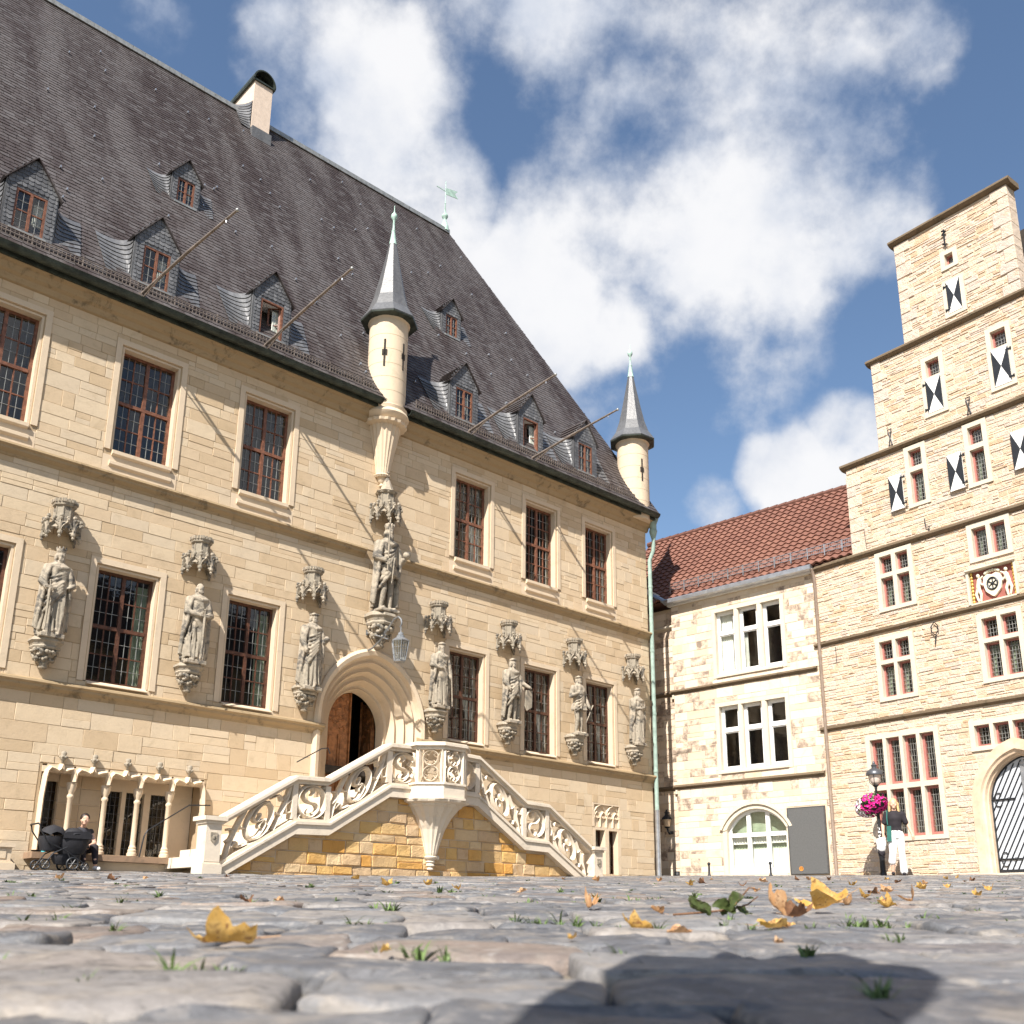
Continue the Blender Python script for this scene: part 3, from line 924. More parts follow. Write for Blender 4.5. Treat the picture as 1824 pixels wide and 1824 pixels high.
        add_pane(d, cx+half-.04-half*.5, cx+half-.05, zb+.04, zt-.04, wy+.1, rr)
        ce = MB(); ce.box(cx-half, cx+half, yf+.07, yf+.9, zt-.02, zt); ce.build('ceiling', MT['white_paint'], d)
    si = MB(); si.box(cx-half-.05, cx+half+.05, yf-.06, yf+.02, zb-.05, zb-.001); si.build('sill', MT['lead'], d)
    bx = MB(); bx.prism([(yroof(zb+.16)-.07, zb+.02), (yroof(ze)-.06, ze-.03), (yroof(ze)-.03, ze-.03), (yroof(zb+.16)-.03, zb+.02)], cx-hw+.03, cx+hw-.03, 'x'); bx.build('dark_backing', MT['inside'], d)  # dark slab in front of the slates stands in for an unlit room
    cu = curtain(d, cx+half*.35, cx+half-.03, zb+.05, zt-.1, wy+.12, MT['curtain'], rr)
    return d
for cx, op in ((-17.56, 0), (-15.16, 0), (-12.58, 1), (-7.16, 0), (-4.86, 1), (-2.75, 0)):
    dormer(cx, 11.93, 12.80, .275, bool(op))
for cx in (-13.92, -6.0): dormer(cx, 15.70, 16.36, .205, False, .72)
# the roof plane is opened by nothing visible behind the dormers

# ------------------------------------------------------------------ chimney
ch = MB(); ch.box(-10.97, -10.40, 5.0, 6.9, 20.5, 23.42)
chim = ch.build('chimney', MT['render_pink'], roof)
cp = MB()
po = [(-10.685 + .36*math.cos(t), 23.47 + .40*math.sin(t)) for t in [math.pi*i/12 for i in range(13)]]
pi_ = [(-10.685 + .32*math.cos(t), 23.47 + .36*math.sin(t)) for t in [math.pi*i/12 for i in range(12, -1, -1)]]
cp.prism(po + pi_, 4.93, 6.97, 'y'); cp.box(-11.04, -10.33, 4.95, 6.95, 23.4201, 23.47); cp.prism(pi_, 5.25, 5.3, 'y')
cp.build('chimney_cap', MT['gutter'], chim, smooth=30)
fl = MB(); fl.box(-10.99, -10.38, 4.86, 5.0, 21.2, 21.75); fl.build('flashing', MT['slate_light'], chim)
vs_ = MB()
for k in range(9):
    z0 = lerp(21.7, 22.7, k/9); z1 = z0+.14
    yr = lambda z: EY + (z-EZ)*cs/sn
    ln = []
    for zz, of in ((z0, .03), (z1, .0)):
        ln.append([(-10.98 - .30*t*t - of*(1-t), lerp(5.02, yr(zz)-.02, t) - of*t, zz + .03*t) for t in [q/6 for q in range(7)]])
    vs_.grid(ln, rt.random())
vs_.build('valley_slates', MT['slate_light'], chim, kind='stuff', recalc=False)

# ------------------------------------------------------------------ turrets
def turret(cx, cy, full=True):
    t = empty('turret', (cx, cy, 0)); t.parent = town
    n = 28
    b = MB(); b.lathe([(.46, 11.2), (.46, 13.62), (.5, 13.66), (.53, 13.74), (.53, 13.80)], n=n)
    if full: b.lathe([(.38, 11.02), (.53, 11.14), (.56, 11.2), (.53, 11.27), (.50, 11.30), (.52, 11.38), (.47, 11.42)], n=n)
    b.build('shaft', MT['trim'], t, smooth=30)
    jt = MB()
    for z in (11.75, 12.1, 12.45, 12.82, 13.2): jt.lathe([(.4605, z-.004), (.4625, z-.004), (.4625, z+.004), (.4605, z+.004)], n=n)
    jt.build('mortar_joint', MT['mortar'], t)
    if full:
        c = MB(); c.lathe([(.16, 9.72), (.19, 9.76), (.15, 9.80), (.17, 9.95), (.24, 10.35), (.31, 10.7), (.36, 10.95), (.48, 10.98), (.50, 11.04), (.40, 11.08), (.4, 11.14)], n=40, fl=.06)
        c.build('corbel', MT['trim'], t)
        k = MB(); k.lathe([(.02, 9.50), (.06, 9.53), (.05, 9.58), (.10, 9.64), (.12, 9.72)], n=12); k.build('pendant', MT['trim'], t, smooth=40)
    s = MB(); s.lathe([(.68, 13.70), (.70, 13.74), (.66, 13.80), (.52, 14.02), (.41, 14.35), (.30, 14.85), (.18, 15.45), (.09, 15.95), (.07, 16.05)], n=8, phase=.3)
    sp = s.build('spire', MT['slate_light'], t)
    un = MB(); un.lathe([(.5, 13.66), (.68, 13.69), (.69, 13.72), (.60, 13.78)], n=8, phase=.3); un.build('eaves_board', MT['gutter'], t)
    f = MB(); f.lathe([(.10, 15.93), (.085, 16.0), (.045, 16.3), (.055, 16.33), (.03, 16.36), (.025, 16.62), (.035, 16.64), (.07, 16.70), (.08, 16.75), (.07, 16.80), (.03, 16.85), (.012, 16.9), (.008, 17.06), (.0, 17.08)], n=10)
    f.build('finial', MT['copper_pale'], t, smooth=45)
    sl = MB()
    for a in ((-2.35, -1.30) if full else (-1.85,)):
        x, y = .463*math.cos(a), .463*math.sin(a); tx, ty = -math.sin(a), math.cos(a)
        for z0, z1, w in ((12.35, 13.05, .022), (12.63, 12.78, .06)):
            sl.add([(x-tx*w, y-ty*w, z0), (x+tx*w, y+ty*w, z0), (x+tx*w, y+ty*w, z1), (x-tx*w, y-ty*w, z1)] + [((x-tx*w)*1.02, (y-ty*w)*1.02, z0), ((x+tx*w)*1.02, (y+ty*w)*1.02, z0), ((x+tx*w)*1.02, (y+ty*w)*1.02, z1), ((x-tx*w)*1.02, (y-ty*w)*1.02, z1)], [(4, 5, 6, 7), (0, 4, 7, 3), (1, 2, 6, 5), (3, 7, 6, 2), (0, 1, 5, 4)])
    sl.build('arrow_slit', MT['inside'], t)
    return t
turret(-9.42, -.06)
turret(-.40, .06, False)

# weather vane
wv = empty('weather_vane', (0, 0, 0)); wv.parent = roof
m = MB(); m.lathe([(.16, 22.5), (.12, 22.75), (.05, 22.95), (.05, 23.0), (.10, 23.06), (.11, 23.12), (.09, 23.18), (.03, 23.22), (.02, 23.6), (.03, 23.62), (.015, 23.65), (.012, 24.5), (.0, 24.55)], -3.45, 5.5, 10)
m.build('staff', MT['copper_pale'], wv, smooth=40)
m = MB(); m.prism([(-3.42, 24.0), (-3.42, 24.26), (-2.92, 24.38), (-3.05, 24.22), (-2.90, 24.10)], 5.49, 5.51, 'y'); m.prism([(-3.85, 24.10), (-3.78, 24.16), (-3.78, 24.13), (-3.45, 24.13), (-3.45, 24.10)], 5.492, 5.508, 'y')
m.build('vane', MT['copper_pale'], wv)

# rain head and down pipe at the corner
dp = MB()
dp.lathe([(.05, 10.55), (.055, 10.75), (.11, 10.95), (.12, 11.0), (.10, 11.05), (.10, 11.2), (.17, 11.38), (.17, 11.42)], .10, -.22, 12)
dp.tube([(.10, -.22, 10.6), (.10, -.20, 10.4), (.02, -.12, 10.1), (.02, -.12, 2.9)], .058, 10)
for z in (9.3, 7.4, 5.6, 4.0): dp.lathe([(.068, z-.04), (.068, z+.04)], .02, -.12, 10)
dp.build('down_pipe', MT['copper'], town, smooth=40)
dq = MB(); dq.lathe([(.066, 1.0), (.066, 2.92), (.075, 2.95)], .02, -.12, 10); dq.build('down_pipe', MT['zinc'], town, smooth=40)
# ------------------------------------------------------------------ statue consoles and canopies (parts of the facade)
def oct_ring(r, z, cy, ph=math.pi/8): return [(r*math.cos(ph+k*math.pi/4), cy + r*math.sin(ph+k*math.pi/4), z) for k in range(8)]
def make_canopy(spire=False):
    cy = -.10
    a = MB()
    a.lathe([(.16, .30), (.16, .63), (.20, .655), (.21, .70), (.175, .71)], 0, cy, 8, phase=math.pi/8)
    for k in range(8):      # slender wall shafts on the drum
        t = math.pi/8 + k*math.pi/4
        a.tube([(.158*math.cos(t), cy+.158*math.sin(t), .3), (.158*math.cos(t), cy+.158*math.sin(t), .63)], .014, 5)
    if spire:
        a.lathe([(.20, .66), (.23, .69), (.15, .74), (.10, .86), (.05, 1.0), (.03, 1.02), (.055, 1.05), (.03, 1.09), (.05, 1.13), (.015, 1.18)], 0, cy, 8)
    main = a.mesh('canopy'); main.materials.append(MT['statue'])
    b = MB()
    if not spire:
        for k in range(8):
            p, q = oct_ring(.205, .70, cy)[k], oct_ring(.205, .70, cy)[(k+1) % 8]
            for u in (.12, .5, .88):
                x, y = lerp(p[0], q[0], u), lerp(p[1], q[1], u)
                b.box(x-.022, x+.022, y-.022, y+.022, .701, .765)
    c = MB()
    R1 = .30
    P = oct_ring(R1, 0, cy)
    for k in range(8):
        p, q = Vector(P[k]), Vector(P[(k+1) % 8])
        m = (p + q)/2; en = Vector((m.x, m.y-cy, 0)).normalized()
        up = Vector((0, 0, 1))
        for s0, s1 in ((p, m), (q, m)):
            c.rib([tuple(s0+up*.10), tuple(lerp(s0, s1, .12)+up*.18), tuple(lerp(s0, s1, .45)+up*.24), tuple(s1+up*.31)], .05, en, -.06, .03)
            c.rib([tuple(lerp(s0, s1, .25)+up*.16), tuple(lerp(s0, s1, .6)+up*.165), tuple(lerp(s0, s1, .75)+up*.20)], .025, en, -.04, .01)
        c.tube([tuple(m + up*.3), tuple(m*1.0 + up*.36)], .02, 5); c.ball(tuple(m + up*.38), .035, 6, 5); c.ball(tuple(m + en*.03 + up*.34), .026, 6, 4)
        c.ball(tuple(p + up*.40), .04, 6, 5); c.ball(tuple(p*1.08 + up*.34), .03, 6, 4)
        c.tube([tuple(p + up*.06), tuple(p + up*.40)], .024, 5)
    c.lathe([(.15, .36), (.22, .32), (.28, .27), (.295, .20), (.27, .20), (.21, .27), (.12, .31)], 0, cy, 8, phase=math.pi/8)
    d = MB()
    for p in P: d.lathe([(.006, -.01), (.03, .02), (.018, .045), (.04, .075), (.04, .11), (.02, .13)], p[0], p[1], 7)
    return main, (('battlement', b), ('canopy_tracery', c), ('pendants', d))
def finish(m, nm):
    me = m.mesh(nm); me.materials.append(MT['statue']); return me
cmain, cparts = make_canopy(); CPM = [(n, finish(m, n)) for n, m in cparts]
kmain, kparts = make_canopy(True); KPM = [(n, finish(m, n)) for n, m in kparts if m.f]
def make_console():
    cy = -.10
    a = MB(); ph = math.pi/8
    a.lathe([(.25, -.20), (.27, -.17), (.25, -.14), (.27, -.10), (.31, -.07), (.30, -.03), (.25, .0), (.20, .03)], 0, cy, 8, phase=ph)
    b = MB(); b.lathe([(.05, -.53), (.09, -.50), (.07, -.46), (.13, -.40), (.12, -.36), (.18, -.30), (.22, -.2)], 0, cy, 8, phase=ph)
    r = random.Random(5)
    for k in range(46):
        t = r.uniform(math.pi*.9, math.pi*2.1); z = r.uniform(-.40, -.22); rad = lerp(.13, .235, (z+.42)/.2)
        b.ball((rad*math.cos(t), cy+rad*math.sin(t), z), (r.uniform(.025, .05),)*2 + (r.uniform(.02, .04),), 7, 5)
    me = a.mesh('console'); me.materials.append(MT['statue'])
    mb_ = b.mesh('foliage_carving'); mb_.materials.append(MT['statue']); mb_.shade_smooth()
    return me, mb_
console_me, console_fol = make_console()
def place_part(me, subs, loc, sc, name):
    o = bpy.data.objects.new(name, me); COL.objects.link(o); o.parent = town; o.location = loc; o.scale = sc if isinstance(sc, tuple) else (sc,)*3
    for n, m in subs:
        q = bpy.data.objects.new(n, m); COL.objects.link(q); q.parent = o
        if n in ('pendants', 'battlement'): q['kind'] = 'stuff'
    return o
SX = [-16.24, -13.64, -11.12, -7.74, -5.53, -3.21, -.90]
for x in SX:
    place_part(cmain, CPM, (x, -.06, 6.33), 1.0, 'canopy')
    place_part(console_me, [('foliage_carving', console_fol)], (x, -.05, 4.58), (.93, .93, 1.0), 'console')
place_part(kmain, KPM, (-9.37, -.08, 8.56), 1.12, 'canopy')
place_part(console_me, [('foliage_carving', console_fol)], (-9.40, -.10, 6.45), (1.2, 1.25, 1.45), 'console')

# ------------------------------------------------------------------ statues (each a thing standing on its console)
TMAT = Matrix.Translation((3.867, 28.0, 0)) @ Matrix.Rotation(R_(42.87), 4, 'Z')
def tw_pos(x, y, z): return TMAT @ Vector((x, y, z))

def robe(mb, H, prof, folds, seed, lean=0.0, sway=0.0, n=40):
    """closed draped body: rings of an ellipse with running folds"""
    r = random.Random(seed)
    ks = [(r.choice((5, 6, 7, 8)), r.uniform(0, 6.28), r.uniform(-2, 2)), (r.choice((10, 11, 13)), r.uniform(0, 6.28), r.uniform(-4, 4)), (3, r.uniform(0, 6.28), r.uniform(-1, 1))]
    rows = []
    N = 30
    for k in range(N + 1):
        t = lerp(prof[0][0], prof[-1][0], k / N)
        for (ta, *A), (tb, *B) in zip(prof, prof[1:]):
            if ta <= t <= tb + 1e-9:
                u = (t - ta) / (tb - ta); u = u*u*(3-2*u)
                rx, ry, am = (lerp(a, b, u) for a, b in zip(A, B)); break
        row = []
        for i in range(n):
            a = 2*math.pi*i/n
            f = 1
            for (kk, p, tw), w in zip(ks, (1.0, .6, .5)): f += folds * am * w * math.sin(kk*a + p + tw*t*3)
            row.append((sway*math.sin(t*4) + rx*f*math.cos(a), lean*t + ry*f*math.sin(a), t*H))
        rows.append(row)
    vs = [p for r_ in rows for p in r_]
    fs = [(k*n+i, k*n+(i+1) % n, (k+1)*n+(i+1) % n, (k+1)*n+i) for k in range(N) for i in range(n)]
    fs += [tuple(range(n-1, -1, -1)), tuple(N*n+i for i in range(n))]
    mb.add(vs, fs)

def head(mb, c, s, turn=0.0, beard=0.0, hair=1.0):
    c = Vector(c); ct, st = math.cos(turn), math.sin(turn)
    P = lambda x, y, z: (c.x + s*(x*ct - y*st), c.y + s*(x*st + y*ct), c.z + s*z)
    mb.ball(P(0, 0, 0), (.068*s, .082*s, .100*s), 14, 10)
    mb.ball(P(0, -.078, -.012), (.013*s, .022*s, .024*s), 6, 5)          # nose
    mb.ball(P(0, -.066, .030), (.046*s, .020*s, .010*s), 8, 5)           # brow
    mb.ball(P(0, -.068, -.048), (.025*s, .014*s, .009*s), 6, 4)          # mouth
    mb.ball(P(0, -.052, -.075), (.03*s, .03*s, .024*s), 8, 5)            # chin
    for q in (-1, 1):
        mb.ball(P(q*.068, .005, -.005), (.012*s, .02*s, .026*s), 6, 5)   # ears
        mb.ball(P(q*.04, -.055, -.025), (.024*s, .02*s, .022*s), 6, 5)   # cheeks
    if beard:
        for k in range(7):
            mb.ball(P((k-3)*.018, -.062+.006*abs(k-3), -.085-beard*.05*(3.5-abs(k-3))/3.5), (.02*s, .024*s, (.03+beard*.035)*s), 6, 5)
    if hair:
        for k in range(11):
            a = math.pi*(k/10)
            mb.ball(P(.074*math.cos(a), .03+.055*math.sin(a), -.01-.05*hair), (.026*s, .03*s, (.05+.03*hair)*s), 6, 5)
        mb.ball(P(0, .018, .025), (.076*s, .082*s, .088*s), 12, 8)
def crown(mb, c, s, kind='spikes'):
    c = Vector(c)
    mb.lathe([(.074*s, c.z+.045*s), (.085*s, c.z+.06*s), (.088*s, c.z+.105*s), (.06*s, c.z+.108*s), (.05*s, c.z+.06*s)], c.x, c.y, 14)
    for k in range(8):
        a = k*math.pi/4
        mb.lathe([(.016*s, c.z+.1*s), (.022*s, c.z+.13*s), (.004*s, c.z+.165*s)], c.x+.082*s*math.cos(a), c.y+.082*s*math.sin(a), 6)
    if kind == 'arched':
        mb.ball((c.x, c.y, c.z+.12*s), (.075*s, .075*s, .075*s), 10, 7); mb.ball((c.x, c.y, c.z+.215*s), .024*s, 6, 5)
def hand(mb, p, s, dirv=(0, -1, -.3)):
    p = Vector(p); d = Vector(dirv).normalized()
    side = d.cross(Vector((0, 0, 1)))
    if side.length < .1: side = Vector((1, 0, 0))
    side.normalize(); nn = side.cross(d)
    mb.ball(tuple(p), (.036*s, .036*s, .042*s), 8, 6)
    for k in range(4):
        b = p + side*(k-1.5)*.017*s + d*.025*s
        L = (.036, .044, .041, .031)[k]*s
        caps(mb, b, b + d*L*.6, .0095*s, .009*s, 6); caps(mb, b + d*L*.6, b + d*L - nn*.018*s, .009*s, .007*s, 6)
    caps(mb, p - side*.03*s, p - side*.04*s + d*.04*s, .011*s, .009*s, 6)

def statue(i, x, z, H, label, seed, kind='robe', turn=0.0, arms=None, beard=0.0, hat=None, extra=None, cloak=True, y=-.27):
    s = H / 1.62
    pos = tw_pos(x, y, z)
    t = empty('stone_statue', pos, R_(42.87), label, 'statue', 'weathered stone statues on the facade')
    mb = MB()
    if kind == 'robe':
        robe(mb, H, [(0, .205*s, .16*s, .11), (.12, .19*s, .155*s, .12), (.35, .185*s, .15*s, .10), (.52, .185*s, .14*s, .08), (.64, .185*s, .135*s, .06), (.74, .205*s, .135*s, .05), (.80, .20*s, .12*s, .03), (.835, .12*s, .09*s, .01), (.865, .05*s, .05*s, 0)], 1.7, seed, lean=-.02*s, sway=.03*s)
    else:
        robe(mb, H, [(.40, .20*s, .16*s, .13), (.47, .19*s, .15*s, .12), (.55, .165*s, .13*s, .05), (.66, .18*s, .13*s, .03), (.75, .20*s, .135*s, .04), (.80, .19*s, .12*s, .03), (.835, .12*s, .09*s, .01), (.865, .05*s, .05*s, 0)], 1.7, seed, lean=-.02*s, sway=.02*s)
        for sg in (-1, 1):
            kn = (sg*.085*s + .01, -.05*s if sg < 0 else -.01, .25*H)
            caps(mb, (sg*.08*s, 0, .46*H), kn, .078*s, .06*s, 10); caps(mb, kn, (sg*.095*s, -.0, .05*H), .062*s, .04*s, 10); mb.ball((kn[0], kn[1]+.02*s, kn[2]-.13*s), (.05*s, .055*s, .10*s), 8, 6)
            caps(mb, (sg*.095*s, 0, .028*H), (sg*.12*s, -.13*s, .022*H), .045*s, .035*s, 8)
    if cloak:      # mantle hanging down the back
        rows = []
        for k in range(9):
            tt = k/8
            rows.append([(lerp(.23, .26, 1-tt)*s*math.cos(a) + .02*math.sin(a*9+k*.4), .05*s + .13*s*math.sin(a)*(1 + .1*math.sin(a*7)), lerp(.03, .80, tt)*H) for a in [math.pi*(-.08 + 1.16*q/16) for q in range(17)]])
        inner = [[(p[0]*.8, p[1]*.6, p[2]) for p in r] for r in rows]
        m = 17; vs = [p for r in rows for p in r] + [p for r in inner for p in r]; o2 = 9*m
        fs = []
        for k in range(8):
            for q in range(16):
                fs.append((k*m+q, k*m+q+1, (k+1)*m+q+1, (k+1)*m+q)); fs.append((o2+k*m+q, o2+(k+1)*m+q, o2+(k+1)*m+q+1, o2+k*m+q+1))
            fs.append((k*m, (k+1)*m, o2+(k+1)*m, o2+k*m)); fs.append((k*m+16, o2+k*m+16, o2+(k+1)*m+16, (k+1)*m+16))
        for q in range(16):
            fs.append((q, o2+q, o2+q+1, q+1)); fs.append((8*m+q, 8*m+q+1, o2+8*m+q+1, o2+8*m+q))
        mb.add(vs, fs)
        # collar roll and a swag across the body
        mb.tube([(-.2*s, .0, .79*H), (-.12*s, -.09*s, .785*H), (0, -.13*s, .76*H), (.12*s, -.11*s, .78*H), (.2*s, .0, .79*H)], [.03*s, .045*s, .05*s, .045*s, .03*s], 8)
        sw = 1 if seed % 2 else -1
        for q in range(4):
            mb.tube([(sw*.2*s, -.03*s, (.70-.03*q)*H), (sw*.06*s, -.16*s, (.60-.035*q)*H), (-sw*.10*s, -.15*s, (.50-.05*q)*H), (-sw*.2*s, -.04*s, (.50-.09*q)*H)], [.02*s, .032*s, .036*s, .02*s], 7)
    # drapery: running folds over the body and from the waist to the hem
    rf = random.Random(seed*3+1)
    if kind == 'robe':
        for q in range(11):
            a = math.pi*(1.02 + .96*(q + rf.uniform(-.3, .3))/10); x0_, y0_ = math.cos(a), math.sin(a)
            zt = rf.uniform(.40, .60); zb = rf.uniform(.0, .06); bow = rf.uniform(-.04, .04)*s
            mb.tube([(x0_*.155*s, y0_*.13*s, zt*H), (x0_*.185*s + bow, y0_*.155*s, lerp(zb, zt, .6)*H), (x0_*.205*s + bow*.6, y0_*.172*s, lerp(zb, zt, .25)*H), (x0_*.215*s, y0_*.18*s, zb*H)], [.006*s, .020*s, .026*s, .028*s], 6)
    sg_ = 1 if seed % 2 else -1
    for q in range(6):
        z0_ = .775 - .018*q; z1_ = .64 - .055*q
        mb.tube([(sg_*(.20-.012*q)*s, -.03*s, z0_*H), (sg_*.10*s, -.128*s, lerp(z0_, z1_, .38)*H), (-sg_*.05*s, -.155*s, lerp(z0_, z1_, .8)*H), (-sg_*.19*s, -.06*s, z1_*H)], [.012*s, .023*s, .026*s, .014*s], 6)
    if cloak:
        for sg in (-1, 1):      # front edges of the mantle
            zz = .30 if sg == sg_ else .06
            mb.tube([(sg*.15*s, -.09*s, .80*H), (sg*.215*s, -.10*s, .66*H), (sg*.225*s, -.09*s, .48*H), (sg*.25*s, -.05*s, lerp(zz, .48, .4)*H), (sg*.25*s, .0, zz*H)], [.03*s, .045*s, .04*s, .036*s, .03*s], 7)
            mb.tube([(sg*.20*s, -.04*s, .78*H), (sg*.25*s, -.02*s, .60*H), (sg*.26*s, .0, .35*H), (sg*.265*s, .03*s, .08*H)], [.03*s, .042*s, .04*s, .045*s], 7)
    hc = (.0, -.045*s, .925*H)
    caps(mb, (0, -.01*s, .83*H), (0, -.03*s, .89*H), .058*s, .05*s)
    head(mb, hc, s*.98, turn, beard, .8)
    if hat == 'crown': crown(mb, hc, s)
    elif hat == 'arched': crown(mb, hc, s, 'arched')
    elif hat == 'cap': mb.lathe([(.09*s, hc[2]+.05*s), (.10*s, hc[2]+.07*s), (.085*s, hc[2]+.10*s), (.03*s, hc[2]+.13*s)], hc[0], hc[1], 12)
    elif hat == 'wreath':
        for k in range(12): mb.ball((hc[0]+.085*s*math.cos(k*.524), hc[1]+.085*s*math.sin(k*.524), hc[2]+.05*s), .024*s, 6, 4)
    for (el, wr, hd) in arms or []:
        sh = (math.copysign(.19*s, el[0]), -.0, .775*H)
        E_ = (el[0]*s, el[1]*s, el[2]*H); W_ = (wr[0]*s, wr[1]*s, wr[2]*H)
        caps(mb, sh, E_, .072*s, .062*s, 10); caps(mb, E_, W_, .066*s, .04*s, 10)
        for k in range(3): mb.tube([tuple(lerp(Vector(sh), Vector(E_), .3+.2*k) + Vector((0, -.05*s, 0))), tuple(lerp(Vector(sh), Vector(E_), .45+.2*k) + Vector((math.copysign(.05*s, el[0]), 0, -.03*s)))], .02*s, 5)
        hand(mb, W_, s, hd)
    mb.box(-.21*s, .21*s, -.18*s, .15*s, -.045, .03)
    solid(mb, .0125*s, 'figure', MT['statue'], t, 0)
    for nm, fn in extra or []:
        e = MB(); fn(e, s, H); e.build(nm, MT['statue'], t, smooth=35)
    return t

sword = lambda x, y0, z0, z1: (lambda e, s, H: (e.tube([(x*s, y0*s, z0*H), (x*s, y0*s, z1*H)], [.012*s, .03*s], 4), e.box((x-.09)*s, (x+.09)*s, (y0-.015)*s, (y0+.015)*s, z1*H, z1*H+.03), e.tube([(x*s, y0*s, z1*H), (x*s, y0*s, z1*H+.12*s)], .014*s, 6), e.ball((x*s, y0*s, z1*H+.14*s), .024*s, 6, 5)))
statue(0, SX[0], 4.60, 1.56, 'crowned stone statue holding a tall sword, leftmost on the town hall facade', 21, turn=.5, hat='crown', beard=.6,
       arms=[((-.27, -.05, .60), (-.19, -.19, .50), (0, -.4, -1)), ((.27, -.06, .60), (.19, -.16, .55), (-.6, -.8, 0))], extra=[('sword', sword(-.17, -.23, .03, .50))])
statue(1, SX[1], 4.60, 1.56, 'bare-headed stone statue with hands folded on an upright sword, second from the left', 34, turn=.15, beard=.2,
       arms=[((-.25, -.08, .60), (-.03, -.23, .56), (.5, -.5, -.5)), ((.26, -.06, .60), (.06, -.24, .55), (-.5, -.5, -.5))], extra=[('sword', sword(.03, -.28, .03, .54))])
statue(2, SX[2], 4.50, 1.62, 'wreathed stone statue holding a round orb just left of the portal', 47, turn=.2, hat='wreath', beard=.3,
       arms=[((-.24, -.05, .60), (-.20, -.15, .47), (0, -.3, -1)), ((.26, -.05, .62), (.20, -.20, .60), (0, -1, 0))], extra=[('orb', lambda e, s, H: e.ball((.20*s, -.25*s, .635*H), .065*s, 12, 8))])
statue(3, SX[3], 4.62, 1.50, 'stone statue in a long pleated gown with one bent arm, just right of the portal', 58, turn=.25, hat='cap', beard=.9,
       arms=[((-.30, -.06, .62), (-.10, -.19, .58), (1, -.3, -.2)), ((.26, -.05, .60), (.22, -.15, .46), (0, -.3, -1))], extra=[('staff', lambda e, s, H: e.tube([(.25*s, -.2*s, .02*H), (.22*s, -.18*s, .55*H)], .016*s, 6))])
statue(4, SX[4], 4.58, 1.56, 'stone statue in short tunic and wide cape pointing sideways, right of the portal', 63, kind='short', turn=.6, hat='cap', beard=.4,
       arms=[((-.26, -.06, .60), (-.18, -.16, .50), (0, -.3, -1)), ((.30, -.10, .62), (.42, -.22, .56), (1, -.4, -.3))], extra=[('shield', lambda e, s, H: e.prism([(.36*s, .20*H), (.52*s, .26*H), (.54*s, .52*H), (.34*s, .52*H), (.30*s, .28*H)], -.2*s, -.16*s, 'y'))])
statue(5, SX[5], 4.58, 1.54, 'stone statue in armour and skirted tunic with bare legs and a shield at the hip', 75, kind='short', turn=-.2, hat='wreath', beard=.2, cloak=False,
       arms=[((-.27, .0, .62), (-.20, -.16, .66), (.6, -.6, .2)), ((.28, -.02, .60), (.30, -.14, .46), (.3, -.3, -1))], extra=[('sword', lambda e, s, H: e.tube([(.46*s, -.12*s, .52*H), (.18*s, -.12*s, .20*H)], [.02*s, .012*s], 4)), ('breastplate', lambda e, s, H: e.ball((0, -.05*s, .68*H), (.17*s, .12*s, .16*s), 12, 8))])
statue(6, SX[6], 4.60, 1.54, 'slender pale stone statue in a long smooth cloak, rightmost at the building corner', 88, turn=.3, hat='cap', beard=.0,
       arms=[((-.22, -.06, .62), (-.05, -.18, .62), (.6, -.6, 0)), ((.24, -.05, .62), (.10, -.18, .64), (-.5, -.6, .2))])
statue(7, -9.40, 6.48, 1.98, 'large emperor statue with crown, sceptre and orb high above the portal', 95, kind='short', turn=.1, hat='arched', beard=.9, y=-.36,
       arms=[((-.29, -.06, .60), (-.17, -.22, .54), (0, -.6, .6)), ((.28, -.06, .60), (.26, -.20, .62), (0, -1, .1))],
       extra=[('sceptre', lambda e, s, H: (e.tube([(-.16*s, -.26*s, .42*H), (-.15*s, -.27*s, 1.02*H)], .013*s, 6), e.ball((-.15*s, -.27*s, 1.03*H), .022*s, 6, 5))), ('orb', lambda e, s, H: e.ball((.26*s, -.25*s, .66*H), .072*s, 12, 8)), ('sword', lambda e, s, H: e.tube([(.02*s, -.21*s, .60*H), (-.02*s, -.2*s, .30*H)], [.02*s, .012*s], 5))])

# ------------------------------------------------------------------ outside staircase with traceried balustrade
stair = empty('stone_staircase', tw_pos(-9.35, -1.1, 0), R_(42.87), 'double stone staircase with pierced gothic balustrade and corbelled pulpit before the portal', 'staircase')
OX, OYs = -9.35, -1.1         # local origin in the facade frame
def L(x): return x - OX
FY = -2.2 - OYs               # front plane of the balustrade
low = [(-13.80, .62), (-12.42, 1.43), (-11.74, 1.45), (-10.44, 2.24), (-9.80, 2.25)]
top = [(-13.80, 1.62), (-12.45, 2.44), (-11.79, 2.46), (-10.46, 3.25), (-9.80, 3.27)]
mir = lambda p: [(2*OX - x, z) for x, z in p]
def low_z(x):
    x = min(x, 2*OX - x)
    for (xa, za), (xb, zb) in zip(low, low[1:]):
        if xa <= x <= xb: return lerp(za, zb, (x-xa)/(xb-xa))
    return 2.25 if x > -10 else .62
body = MB()
pl = [(L(x), z + .04) for x, z in low]; pr = [(-x, z) for x, z in reversed(pl)]
body.prism([(L(-13.6), .1)] + pl + pr + [(L(-5.1), .1)], FY+.10, 1.08, 'y')
sbody = body.build('stair_body', MT['mortar_pale'], stair)
rs = random.Random(17)
sholes = []
